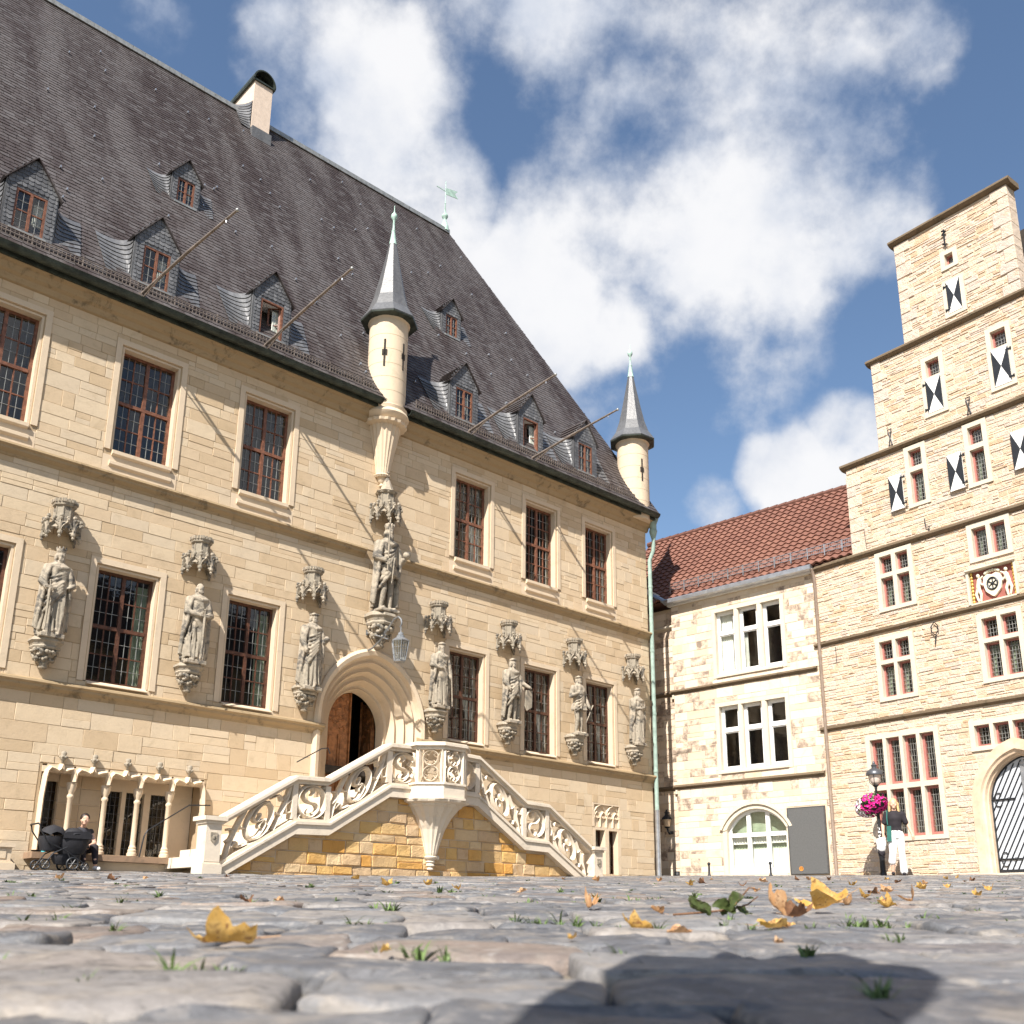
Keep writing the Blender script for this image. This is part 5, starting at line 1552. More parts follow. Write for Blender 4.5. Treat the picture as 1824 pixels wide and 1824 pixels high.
pp = MB(); pp.tube([(4.80, -.24, 9.2), (4.80, -.10, 9.0), (4.80, -.10, .9)], .045, 8); pp.build('down_pipe', plain('pipe_brown', (.30,.23,.18), .6, .2), mid, smooth=40)
# notice board on the wall
nb = empty('notice_board', MMAT @ Vector((4.06, 0, 1.26)), R_(-43.47), 'large dark grey board mounted beside the arched window', 'board')
m = MB(); m.box(-.50, .50, -.07, -.02, 0, 1.65); m.build('panel', MT['grey_board'], nb)
m = MB(); m.box(-.53, -.5005, -.075, -.015, -.02, 1.67); m.box(.5005, .53, -.075, -.015, -.02, 1.67); m.box(-.5, .5, -.075, -.015, 1.6505, 1.67); m.box(-.5, .5, -.075, -.015, -.02, -.0005); m.build('frame', MT['lead_dark'], nb)
m = MB(); m.lathe([(.045, 0), (.05, .004), (.06, .004), (.06, 0)], 0, 0, 14); o = m.build('sticker', plain('orange', (.6,.25,.05), .6), nb); o.location = (-.22, -.072, .12); o.rotation_euler = (R_(90), 0, 0)
# wall lantern in the shadowed corner
wl_ = empty('wall_lantern', MMAT @ Vector((-.22, .13, 2.5)), R_(-43.47), 'black wall lantern on the shaded strip beside the down pipe', 'lantern')
m = MB(); m.tube([(0, 0, 0), (0, -.12, -.04), (0, -.2, .02), (-.03, -.2, .12)], .025, 6); m.lathe([(.05, -.04), (.06, 0), (.05, .04)], 0, -.02, 8); m.build('arm', MT['iron'], wl_)
m = MB(); m.lathe([(.05, .12), (.09, .15), (.05, .16)], -.03, -.2, 8); m.lathe([(.15, .36), (.13, .42), (.06, .48), (.05, .52), (.07, .56), (.03, .60), (.03, .64)], -.03, -.2, 8); m.build('cap', MT['iron'], wl_)
m = MB(); m.lathe([(.08, .16), (.12, .36)], -.03, -.2, 8); m.build('glass', plain('lamp_glass', (.55,.42,.28), .3), wl_)
sgn = empty('door_plate', MMAT @ Vector((.0, .12, 1.3)), R_(-43.47), 'small dark plaque low on the shaded strip wall', 'plaque')
m = MB(); m.box(-.16, .0, -.03, .0, .0, .12); m.build('plate', MT['black_paint'], sgn)
m = MB(); m.box(-.13, -.03, -.034, -.0301, .03, .09); m.build('inset', MT['zinc'], sgn)
# two low bollards
for x, lab in ((1.62, 'short black iron bollard left of the arched window'), (3.43, 'short black iron bollard before the right part of the arched window')):
    w = MMAT @ Vector((x, -.9, 0)); w.z = GZ(w.x, w.y) - .02
    b = empty('bollard', w, 0, lab, 'bollard', 'low bollards before the middle house')
    m = MB(); m.lathe([(.05, 0), (.05, .03), (.03, .06), (.026, .28), (.028, .30)], n=10); m.build('shaft', MT['iron'], b, smooth=40)
    m = MB(); m.lathe([(.03, .30), (.045, .32), (.04, .35), (.015, .37)], n=10); m.build('knob', MT['iron'], b, smooth=40)

# ================================================================== STEPPED GABLE HOUSE
gab = empty('stepped_gable_house', (8.08884, 26.24576, 0), R_(-52.64), 'tall rubble stone house with stepped gable, mullioned windows and black and white shutters', 'house')
GMAT = Matrix.Translation((8.08884, 26.24576, 0)) @ Matrix.Rotation(R_(-52.64), 4, 'Z')
rr2 = random.Random(31)
GC = 4.93
wd = []          # windows: lists of lights
wd.append([(4.73, 4.95, 16.12, 16.44)])
wd.append([(3.90, 4.26, 13.32, 13.78)]); wd.append([(5.60, 5.97, 13.32, 13.78)])
for x in (3.18, 4.76, 6.34): wd.append([(x, x+.35, 11.11, 11.57), (x, x+.35, 10.14, 10.98)])
for x in (2.09, 6.98): wd.append([(x, x+.34, 8.56, 9.02), (x+.45, x+.79, 8.56, 9.02), (x, x+.34, 7.67, 8.45), (x+.45, x+.79, 7.67, 8.45)])
wd.append([(4.56, 4.91, 8.30, 9.03), (5.01, 5.36, 8.30, 9.03)])
for x in (1.87, 4.54, 7.2): wd.append([(x, x+.36, 6.34, 6.82), (x+.45, x+.81, 6.34, 6.82), (x, x+.36, 5.41, 6.24), (x+.45, x+.81, 5.41, 6.24)])
for x in (1.36, 6.8): wd.append([(x+.45*k, x+.45*k+.36, 3.28, 4.41) for k in range(4)] + [(x+.45*k, x+.45*k+.36, 2.03, 3.16) for k in range(4)])
wd.append([(4.07+.445*k, 4.43+.445*k, 3.91, 4.39) for k in range(4)])
GSP, GA, GF = 2.62, .80, 1.0
ga = arch_pts(GA, GSP, GF, k=1.3, cx=GC)
gh, ghs = [], []
for w in wd:
    for l in w: gh.append((l[0]-.02, l[1]+.02, l[2]-.02, l[3]+.02))
    x0, x1, z0, z1 = min(l[0] for l in w), max(l[1] for l in w), min(l[2] for l in w), max(l[3] for l in w)
    ghs.append((x0-.12, x1+.12, z0-.10, z1+.12))
for sx0, sx1, sz0, sz1 in ((4.66, 5.05, 14.76, 15.68), (3.83, 4.28, 12.33, 13.30), (5.55, 6.0, 12.31, 13.30)): ghs.append((sx0-.09, sx1+.09, sz0-.08, sz1+.08))
CR = (4.36, 5.43, 7.22, 7.99); ghs.append((CR[0]-.06, CR[1]+.06, CR[2]-.03, CR[3]+.08)); gh.append((CR[0]-.02, CR[1]+.02, CR[2]-.02, CR[3]+.02))
def arch_holes(pts, cx, pad=0.0):
    hp = [p for p in pts if p[0] <= cx + 1e-6]
    o = [(hp[0][0]-pad, 2*cx-hp[0][0]+pad, hp[0][1], hp[1][1])]
    for (xa, za), (xb, zb) in zip(hp[1:-1], hp[2:]): o.append((xb-pad, 2*cx-xb+pad, za, zb+pad*.5))
    return o
gh += arch_holes(arch_pts(GA+.14, GSP, GF, k=1.3, cx=GC), GC); ghs += arch_holes(arch_pts(GA+.30, GSP, GF, k=1.3, cx=GC), GC)
steps = [(0, 9.86, .3, 9.24), (1.34, 8.52, 9.2401, 11.80), (2.39, 7.47, 11.8001, 14.46), (3.40, 6.46, 14.4601, 17.55)]
gw = MB()
for st in steps:
    for x0, x1, z0, z1 in subtract([st], gh): gw.box(x0, x1, 0, .38, z0, z1)
gw.box(.0, .38, .381, 9, .3, 9.24); gw.box(9.48, 9.86, .381, 9, .3, 9.24)
gwall = gw.build('wall', MT['mortar_pale'], gab)
gst = []
for (x0, x1, _, _), bands in ((steps[0], ((.6, 4.80), (4.93, 7.05), (7.18, 9.14))), (steps[1], ((9.27, 11.70),)), (steps[2], ((11.83, 14.36),)), (steps[3], ((14.49, 17.46),))):
    for za, zb in bands:
        q = courses(x0, x1, za, zb, (.06, .15), (.11, .46), ghs, rr2, .25)
        gst += q
def gtone(r, rnd):
    big = (r[3]-r[2]) > .15 and rnd.random() < .4
    return rnd.uniform(.6, 1.0) if big else rnd.random()
lay_stones(gst, gwall, MT['rubble'], 'rubble_stone', rr2, gap=.004, dep=(.002, .022), cham=.012, jit=.012, campos=(15.95, -22.4, 0, 6.6), tonef=gtone)
# quoins on the steps
for x0, x1, z0, z1 in steps[1:]:
    z = z0 + .05; k = 0
    while z < z1 - .3:
        h = rr2.uniform(.26, .40); w = (.42, .26)[k % 2]
        for xa, xb in ((x0, x0+w), (x1-w, x1)):
            m = MB(); m.slab(xa-.006, xb, -.036, .03, z+.008, z+h-.008, .012, rr2.uniform(.5, 1), .008)
            m.box(xa-.008 if xa == x0 else xb-.02, xa+.02 if xa == x0 else xb+.008, -.02, .36, z+.01, z+h-.01); m.build('quoin', MT['rubble'], gwall, recalc=False)
        z += h; k += 1
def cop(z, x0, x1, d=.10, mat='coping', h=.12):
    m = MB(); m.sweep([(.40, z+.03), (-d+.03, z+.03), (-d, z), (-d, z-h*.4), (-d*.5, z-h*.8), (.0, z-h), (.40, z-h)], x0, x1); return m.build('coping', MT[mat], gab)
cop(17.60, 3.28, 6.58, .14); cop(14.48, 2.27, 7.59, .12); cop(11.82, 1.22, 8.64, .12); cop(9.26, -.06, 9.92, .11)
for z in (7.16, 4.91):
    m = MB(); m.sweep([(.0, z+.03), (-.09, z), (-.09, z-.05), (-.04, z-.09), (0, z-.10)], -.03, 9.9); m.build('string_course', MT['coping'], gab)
def gwin(w):
    x0, x1, z0, z1 = min(l[0] for l in w), max(l[1] for l in w), min(l[2] for l in w), max(l[3] for l in w)
    s = MB()
    for a, b, c, d in subtract([(x0-.12, x1+.12, z0-.10, z1+.12)], w): s.box(a, b, -.042, .15, c, d)
    s.build('window_surround', MT['rubble_trim'], gab)
    for l in w:
        win = glazing(gab, l[0], l[1], l[2], l[3], .12, MT['red_paint'], MT['lead'], rr2, trans=0, mull=False, ncol=1, nrow=1, lead=(4, 4 if l[3]-l[2] < .6 else 7), fr=.042 if len(w) < 8 else .06, leadw=.009, dep=.08)
        if l[3]-l[2] > .6 and len(w) < 8 and l[0] < 6.5: curtain(win, l[0]+.04, l[0]+.26, l[2]+.05, l[3]-.04, .22, MT['curtain_green'], rr2, 'l')
for w in wd: gwin(w)
ir_ = MB(); ir_.box(.4, 9.4, 1.3, 1.4, .3, 9.2); ir_.box(1.8, 8.0, 1.3, 1.4, 9.2, 14); ir_.box(3.6, 6.2, 1.3, 1.4, 14, 17); ir_.build('inner_walls', MT['inside'], gab)
# shutters
def shutter(x0, x1, z0, z1, y, hinge):
    o = MB(); o.box(x0, x1, y, y+.03, z0, z1); sh = o.build('shutter', MT['white_paint'], gab)
    xc, zc = (x0+x1)/2, (z0+z1)/2; t = MB()
    t.prism([(x0, z0), (xc, zc), (x0, z1)], y-.004, y-.0005, 'y'); t.prism([(x1, z0), (x1, z1), (xc, zc)], y-.004, y-.0005, 'y')
    t.build('painted_triangles', MT['black_paint'], sh)
    h = MB(); hx = x0 if hinge < 0 else x1
    for z in (z0+.12, z1-.12): h.box(hx-.06, hx+.06, y-.01, y+.02, z-.015, z+.015); h.lathe([(.02, z-.03), (.02, z+.03)], hx+hinge*.06, y, 6)
    h.build('hinge', MT['iron'], sh)
shutter(4.68, 5.04, 14.77, 15.67, -.05, -1); shutter(3.85, 4.26, 12.34, 13.27, -.05, -1); shutter(5.57, 5.98, 12.32, 13.28, -.05, 1)
for sx0, sx1, sz0, sz1 in ((4.66, 5.05, 14.76, 15.68), (3.83, 4.28, 12.33, 13.30), (5.55, 6.0, 12.31, 13.30)):
    m = MB()
    for a, b, c, d in subtract([(sx0-.09, sx1+.09, sz0-.08, sz1+.0)], [(sx0+.01, sx1-.01, sz0+.01, sz1+.2)]): m.box(a, b, -.04, .02, c, d)
    m.build('window_surround', MT['rubble_trim'], gab)
for x in (2.60, 4.20, 5.78): shutter(x, x+.38, 10.09, 11.03, -.10, 1)
# iron wall anchors
def anchor(pts, r=.013):
    m = MB()
    for p in pts: m.tube([(x, -.06, z) for x, z in p], r, 5)
    m.build('wall_anchor', MT['iron'], gab)
anchor([[(4.80, 16.66), (4.80, 17.16)], [(4.74, 17.14), (4.86, 17.08)], [(4.74, 17.02), (4.86, 17.08)], [(4.74, 16.74), (4.86, 16.70)]], .02)
def anch_x(x, z): anchor([[(x-.05, z+.42), (x+.05, z)], [(x+.05, z+.42), (x-.05, z)], [(x-.06, z+.44), (x+.06, z+.44)], [(x-.06, z), (x+.06, z)]])
anch_x(4.88, 11.90); anch_x(2.75, 11.90)
anchor([[(3.44, 9.66), (3.46, 9.45), (3.55, 9.42), (3.50, 9.25)]]); anchor([[(1.76, 9.90), (1.78, 9.40)]], .008); anchor([[(.62, 6.96), (.62, 6.55)]], .008)
anchor([[(3.31, 6.78), (3.31, 6.90), (3.40, 7.00), (3.48, 6.90), (3.48, 6.78), (3.40, 6.68), (3.31, 6.78)], [(3.42, 6.69), (3.37, 6.45)]], .014)
# coat of arms: two supporters holding a shield with a wheel
c0, c1, cz0, cz1 = CR; ccx, ccz = (c0+c1)/2, (cz0+cz1)/2
m = MB(); m.box(c0, c1, .06, .12, cz0, cz1); crest = m.build('coat_of_arms', plain('crest_red', (.32,.11,.085), .7), gab)
m = MB(); m.box(c0-.06, c0, -.05, .12, cz0-.02, cz1+.02); m.box(c1, c1+.06, -.05, .12, cz0-.02, cz1+.02); m.sweep([(.1, cz1+.06), (-.10, cz1+.06), (-.10, cz1+.02), (-.04, cz1), (.1, cz1)], c0-.06, c1+.06); m.box(c0, c1, -.05, .12, cz0-.04, cz0); m.build('crest_frame', MT['rubble_trim'], crest)
cm_ = plain('crest_cream', (.72,.66,.50), .7)
m = MB()
m.prism([(ccx-.20, ccz+.20), (ccx-.10, ccz+.25), (ccx, ccz+.22), (ccx+.10, ccz+.25), (ccx+.20, ccz+.20), (ccx+.23, ccz+.05), (ccx+.18, ccz-.15), (ccx+.05, ccz-.28), (ccx, ccz-.31), (ccx-.05, ccz-.28), (ccx-.18, ccz-.15), (ccx-.23, ccz+.05)], .0, .06, 'y')
m.build('shield', cm_, crest)
m = MB()
m.tube([(ccx+.12*math.cos(k*math.pi/10), -.006, ccz+.0+.14*math.sin(k*math.pi/10)) for k in range(21)], .022, 6)
for k in range(3):
    a = k*math.pi/3+.5; m.tube([(ccx-.12*math.cos(a), -.006, ccz-.14*math.sin(a)), (ccx+.12*math.cos(a), -.006, ccz+.14*math.sin(a))], .015, 5)
m.ball((ccx, -.01, ccz), (.035, .02, .035), 8, 6)
m.build('wheel_emblem', MT['black_paint'], crest)
for sg in (-1, 1):
    m = MB(); bx = ccx+sg*.36
    caps(m, (bx, .03, ccz-.02), (bx-sg*.04, .03, ccz+.14), .055, .06); m.ball((bx-sg*.03, .015, ccz+.26), (.045, .045, .055), 8, 6)
    caps(m, (bx-sg*.05, .02, ccz+.16), (bx-sg*.14, .0, ccz+.22), .03, .022); caps(m, (bx-sg*.02, .02, ccz+.12), (bx-sg*.12, .0, ccz+.02), .03, .022)
    caps(m, (bx, .03, ccz-.02), (bx+sg*.06, .02, ccz-.18), .045, .035); caps(m, (bx+sg*.06, .02, ccz-.18), (bx+sg*.02, .02, ccz-.34), .035, .025); caps(m, (bx, .03, ccz-.02), (bx-sg*.06, .01, ccz-.19), .045, .035); caps(m, (bx-sg*.06, .01, ccz-.19), (bx-sg*.04, .02, ccz-.35), .035, .025)
    solid(m, .012, 'supporter', cm_, crest, 1)
    g = MB()
    for k in range(9): g.ball((ccx+sg*.495, .03, cz0+.05+k*.085), (.035, .035, .045), 7, 5)
    g.build('gilt_border', MT['gold'], crest, smooth=50)
m = MB()
for k in range(8): m.ball((ccx+.16*math.cos(k*.4+.2), .02, ccz+.27+.05*math.sin(k*.4+.2)), .04, 7, 5)
m.build('crest_helm', cm_, crest, smooth=50)
# gate
m = MB()
rows = [[(x, y, z) for x, z in arch_pts(a, GSP, GF, k=1.3, cx=GC, n=14)] for a, y in ((GA+.30, .0), (GA+.30, -.045), (GA+.11, -.05), (GA+.08, -.0), (GA+.04, .02), (GA+.02, .10), (GA, .12), (GA, .34))]
m.grid(rows); m.build('gate_arch', plain('gate_stone', (.62,.47,.33), .85, var=.15, scale=4, bump=.3), gab, recalc=False, smooth=30)
gate = empty('gate', (0, 0, 0)); gate.parent = gab
hl = [p for p in arch_pts(GA, GSP, 1.12, k=1.3, cx=GC, n=14)]
for sg in (-1, 1):
    pl = [p for p in hl if p[0] <= GC+1e-6] + [(GC, 1.12)]
    if sg > 0: pl = [(2*GC-x, z) for x, z in pl]
    m = MB(); m.prism(pl, .26, .30, 'y'); lf = m.build('gate_leaf', plain('gate_white', (.52,.545,.58), .5, var=.06), gate)
    def top_at(x):
        x = GC - abs(x-GC)
        for (xa, za), (xb, zb) in zip(hl[1:], hl[2:]):
            if xa <= x <= xb: return lerp(za, zb, (x-xa)/max(xb-xa, 1e-6))
        return GSP
    bars = MB(); k = -14
    while k < 24:            # diagonal battens
        z = 1.12 + k*.22; pts = []
        for q in range(21):
            u = GA*q/20; x = GC - sg*(-1)*0 - GA + u if sg < 0 else GC + GA - u
            zz = z + u*1.75
            if 1.12 < zz < top_at(x)-.03: pts.append((x, .245, zz))
        if len(pts) > 1: bars.tube([pts[0], pts[-1]], .014, 4)
        k += 1
    bars.build('diagonal_batten', MT['iron'], lf)
    b = MB()
    for z in (1.42, 2.72):
        xa = GC + sg*GA
        b.tube([(xa, .24, z), (xa-sg*.55, .24, z)], .02, 5); b.tube([(xa-sg*.08, .238, z), (xa-sg*.12, .238, z+.14), (xa-sg*.2, .238, z+.15), (xa-sg*.24, .238, z+.10)], .013, 5); b.tube([(xa-sg*.08, .238, z), (xa-sg*.12, .238, z-.14), (xa-sg*.2, .238, z-.15), (xa-sg*.24, .238, z-.10)], .013, 5)
        b.ball((xa-sg*.4, .235, z), .035, 8, 6)
    b.build('strap_hinge', MT['iron'], lf, kind='stuff')
    e = MB(); e.rib([(x, .25, z) for x, z in (hl if sg < 0 else []) if x <= GC+1e-6] or [(2*GC-x, .25, z) for x, z in hl if x <= GC+1e-6], .06, (0, -1, 0), -.02, .02); e.box(min(GC, GC+sg*GA), max(GC, GC+sg*GA), .235, .259, 1.12, 1.20); e.build('iron_edge', MT['iron'], lf)
m = MB(); m.box(GC-.06, GC+.06, .225, .26, 1.13, 3.5); m.box(GC-.11, GC+.03, .2, .225, 1.98, 2.12); m.build('lock_stile', MT['zinc'], gate)
m = MB(); m.box(GC-GA-.3, GC+GA+.3, -.12, .3, .7, 1.115); m.build('threshold', MT['rubble_trim'], gab)
# roof behind the gable
r_ = MB(); yb0, yb1 = .55, 9.0
r_.add([(1.5, yb0, 9.4), (GC, yb0, 16.4), (8.36, yb0, 9.4), (1.5, yb1, 9.4), (GC, yb1, 16.4), (8.36, yb1, 9.4)], [(0, 1, 4, 3), (1, 2, 5, 4), (0, 2, 1), (3, 4, 5), (0, 3, 5, 2)]); r_.build('roof', MT['tile'], gab)
# ================================================================== GROUND AND COBBLES
gm, GN, gb, go_ = new_mat('joint_sand')
gtc = GN.n('TexCoord').outputs['Object']
gc = GN.mix(GN.rng(GN.noise(gtc, 6, 6, .7), .35, .65), (.10, .085, .065), (.20, .17, .13))
gc = GN.mix(GN.math('MULTIPLY', GN.rng(GN.noise(gtc, 2.2, 5, .65), .52, .66), .5), gc, (.05, .075, .02))
GN.link(gc, gb.inputs['Base Color']); gb.inputs['Roughness'].default_value = .95
gxs = [-400, -150, -60, -30, -20] + [-14 + k*.5 for k in range(57)] + [20, 30, 60, 150, 400]
gys = [-400, -150, -60, -30, -12] + [-6 + k*.5 for k in range(89)] + [45, 60, 100, 200, 500]
gmb = MB(); gmb.grid([[(x, y, GZ(x, y) - .021) for x in gxs] for y in gys])
ground = gmb.build('ground', gm, None, recalc=False); ground['kind'] = 'structure'

cobm, CN, cbs, co_ = new_mat('cobble')
ctc = CN.n('TexCoord').outputs['Object']; ca = CN.n('Attribute', attribute_name='tone').outputs['Fac']
cc = CN.ramp(ca, [(0, (.11, .113, .122)), (.35, (.165, .167, .175)), (.6, (.225, .22, .218)), (.8, (.28, .25, .225)), (.92, (.24, .175, .135)), (1, (.145, .148, .16))])
n1 = CN.noise(ctc, 9, 8, .68, .3); n2 = CN.noise(ctc, 55, 6, .7); n3 = CN.noise(ctc, 3.3, 4, .6)
cc = CN.mix(CN.math('MULTIPLY', CN.rng(n1, .48, .64), .7), cc, (.33, .285, .235))
cc = CN.mix(CN.math('MULTIPLY', CN.rng(n3, .48, .66), .55), cc, (.095, .096, .105))
n4 = CN.noise(ctc, 24, 5, .62, .4)
cc = CN.mix(CN.math('MULTIPLY', CN.rng(n4, .54, .66), .5), cc, (.37, .34, .31))
cc = CN.mix(CN.math('MULTIPLY', CN.rng(n4, .46, .34), .5), cc, (.07, .065, .06))
cc = CN.mix(1.0, cc, CN.ramp(n2, [(.25, .62), (.7, 1.0)]), 'MULTIPLY')
CN.link(cc, cbs.inputs['Base Color'])
cbs.inputs['Roughness'].default_value = .58; cbs.inputs['Specular IOR Level'].default_value = .45
bp = CN.n('Bump'); bp.inputs['Strength'].default_value = .8; bp.inputs['Distance'].default_value = .008
CN.link(CN.math('ADD', n1, CN.math('MULTIPLY', n2, .5)), bp.inputs['Height']); CN.link(bp.outputs[0], cbs.inputs['Normal'])

rc = random.Random(41)
Tinv, Minv, Rinv = TMAT.inverted(), MMAT.inverted(), GMAT.inverted()
def blocked(x, y):
    v = Vector((x, y, 0)); a = Tinv @ v
    if a.y > -.08 and a.x < .3: return True
    if a.y > -2.15 and -13.7 < a.x < -5.0: return True
    if (Rinv @ v).y > -.05 and (Rinv @ v).x > -.4: return True
    return (Minv @ v).y > -.05
def cobble(mb, cx, cy, w, d, rot, det, tone, lift):
    n = 26 if det else 8
    ph = rc.random()*9
    c, s = math.cos(rot), math.sin(rot)
    prof = ((1.0, -.05), (1.0, -.015), (.985, -.006), (.95, -.002), (.82, .0), (.45, .001)) if det else ((1.0, -.04), (.995, -.008), (.94, -.001))
    sk = (rc.uniform(-.10, .10), rc.uniform(-.10, .10)); tl = (rc.uniform(-.035, .035), rc.uniform(-.045, .045))
    rows = []
    for f, z in prof:
        row = []
        for k in range(n):
            a = 2*math.pi*k/n
            ca_, sa = math.cos(a), math.sin(a)
            px = math.copysign(abs(ca_)**.33, ca_)*w/2; py = math.copysign(abs(sa)**.33, sa)*d/2
            nz = 1 + .05*math.sin(3*a+ph) + .035*math.sin(5*a+ph*2.3) + (rc.uniform(-.012, .012) if det else 0)
            px, py = (px + sk[0]*py)*nz*f, (py + sk[1]*px)*nz*f
            x, y = cx + px*c - py*s, cy + px*s + py*c
            zz = GZ(x, y) + z + lift + (tl[0]*px + tl[1]*py)
            if det and f < .95: zz += .005*mnoise.noise(Vector((x*18, y*18, ph))) + .008*mnoise.noise(Vector((x*7, y*7, ph)))
            elif det and z > -.03: zz += .011*mnoise.noise(Vector((x*20, y*20, ph)))
            row.append((x, y, zz))
        rows.append(row)
    m = len(rows)
    vs = [p for r in rows for p in r]
    fs = [(k*n+i, k*n+(i+1) % n, (k+1)*n+(i+1) % n, (k+1)*n+i) for k in range(m-1) for i in range(n)] + [tuple((m-1)*n+i for i in range(n))]
    mb.add(vs, fs, tone)
def row_bend(x, y): return .05*math.sin(x*.9+y*.35) + .03*math.sin(x*2.3+y)
cob = []
y = -1.4
while y < 31:
    d = rc.uniform(.18, .27) * (1 if y < 14 else 1.2)
    half = max(1.6, .62*max(y, 0) + 1.4)
    x = -half - rc.uniform(0, .3)
    while x < half:
        w = rc.uniform(.18, .42) * (1 if y < 14 else 1.2)
        cx, cy = x + w/2, y + d/2
        cy2 = cy + row_bend(cx, y)
        if not blocked(cx, cy2): cob.append((cx, cy2, w - .006, d - .005, rc.uniform(-.06, .06)))
        x += w
    y += d
def cvis(c):
    return c[1] > .55 and abs(c[0]) < .56*c[1] + .25
cob.sort(key=lambda c: (0 if cvis(c) else 1, c[0]**2 + c[1]**2))
rest = MB(); tn = .5
for i, (cx, cy, w, d, rot) in enumerate(cob):
    det = i < 300
    tone = rc.random()
    lift = rc.uniform(-.006, .005)
    if det:
        m = MB(); cobble(m, cx, cy, w, d, rot, True, tone, lift); m.build('cobblestone', cobm, ground, smooth=75, recalc=False)
    else: cobble(rest, cx, cy, w, d, rot, False, tone, lift)
rest.build('cobblestone', cobm, ground, smooth=50, kind='stuff', recalc=False)

# grass in the joints
grm = plain('grass_blade', (.095, .145, .04), .6, var=.5, scale=60)
gr = MB(); rg_ = random.Random(5)
TUFTS = [(-.323,1.155,1.2),(-.30,1.17,1),(-.444,1.068,.7),(.076,2.306,1.5),(.10,2.30,1.2),(.05,2.33,1.0),(.117,1.377,1.0),(-.118,1.397,1.0),(-.17,1.435,.7),(-.229,1.301,.4),(-.404,3.021,1.3),(-.36,3.0,1.2),(-.85,3.393,1.3),(-.593,1.261,1.0),(.309,.997,1.2),(.788,2.343,1.2),(.74,2.32,1),(.82,2.36,1),(.445,1.552,.8),(.798,2.55,1.0),(.852,3.203,1.2),(.197,2.106,1.2),(.24,2.09,1),(.479,2.373,1.1),(.29,2.02,1.1),(.478,2.147,1),(-.993,2.223,1),(-1.156,2.811,1),(-1.216,3.269,1),(-1.717,3.71,1.2),(-.747,1.952,.8),(-.309,5.391,1.3),(-.661,5.23,1.3),(-1.295,6.613,1.3),(.276,5.641,1.3),(.464,4.123,1.2),(.817,4.634,1.2),(.629,2.163,.8),(-.134,4.351,1.2),(-.315,2.237,1),(.082,3.669,1.2),(-1.262,3.914,1.2),(.681,1.897,.8),(1.011,2.578,1),(1.258,2.61,1),(-3.2,7.55,1.5),(-.93,8.36,1.4)]
TUFTS = [(x, y, s*1.45) for x, y, s in TUFTS]
for k in range(170):
    y = rg_.uniform(3, 13); x = rg_.uniform(-.5, .5)*y*1.05; TUFTS.append((x, y, rg_.uniform(.5, 1.2)))
for x, y, s in TUFTS:
    for cl in range(rg_.choice((2, 3, 4, 5))):
        ox, oy = x + rg_.gauss(0, .022)*s, y + rg_.gauss(0, .010)*s
        hh = rg_.uniform(.5, 1.25)
        for b in range(rg_.choice((6, 9, 12))):
            t = rg_.uniform(0, 6.28); dx, dy = math.cos(t), math.sin(t)
            px, py = ox + dx*.003, oy + dy*.003
            h = rg_.uniform(.010, .028)*s*hh; w = rg_.uniform(.0009, .0022)*(1 + .25*max(0, y-2)); bend = h*rg_.uniform(.2, 1.1)
            z = GZ(px, py) - .016
            if rg_.random() < .35:      # a small broad weed leaf
                w *= 2.6; h *= .7
            pts = []
            for q, (u, ww) in enumerate(((0, .5), (.35, 1.0), (.7, .85), (1.0, .05))):
                bx, by, bz = px + dx*bend*u*u, py + dy*bend*u*u, z + (h + .010)*(u - .25*u*u)
                pts += [(bx-dy*w*ww, by+dx*w*ww, bz), (bx+dy*w*ww, by-dx*w*ww, bz)]
            gr.add(pts, [(0, 1, 3, 2), (2, 3, 5, 4), (4, 5, 7, 6)])
tag(gr.build('grass', grm, None, recalc=False), 'short green grass growing in the joints of the cobbles', 'grass', kind='stuff')

# ------------------------------------------------------------------ fallen leaves
def leaf_mat(name, a, b, c):
    m, N, bs, out = new_mat(name)
    tc = N.n('TexCoord').outputs['Object']
    col = N.mix(N.rng(N.noise(tc, 28, 5, .6), .38, .62), a, b)
    col = N.mix(N.rng(N.noise(tc, 60, 5, .65, .5), .53, .66), col, c)
    N.link(col, bs.inputs['Base Color']); bs.inputs['Roughness'].default_value = .6
    tr = N.n('BsdfTranslucent'); N.link(col, tr.inputs[0]); mx = N.n('MixShader'); mx.inputs[0].default_value = .3
    N.link(bs.outputs[0], mx.inputs[1]); N.link(tr.outputs[0], mx.inputs[2]); N.link(mx.outputs[0], out.inputs[0])
    return m
LM = {'yellow': leaf_mat('leaf_yellow', (.56, .32, .07), (.68, .45, .15), (.24, .11, .04)), 'tan': leaf_mat('leaf_tan', (.50, .27, .12), (.62, .40, .22), (.25, .12, .06)),
      'brown': leaf_mat('leaf_brown', (.18, .085, .04), (.27, .14, .07), (.08, .04, .025)), 'green': leaf_mat('leaf_green', (.06, .085, .02), (.11, .14, .04), (.05, .04, .02))}
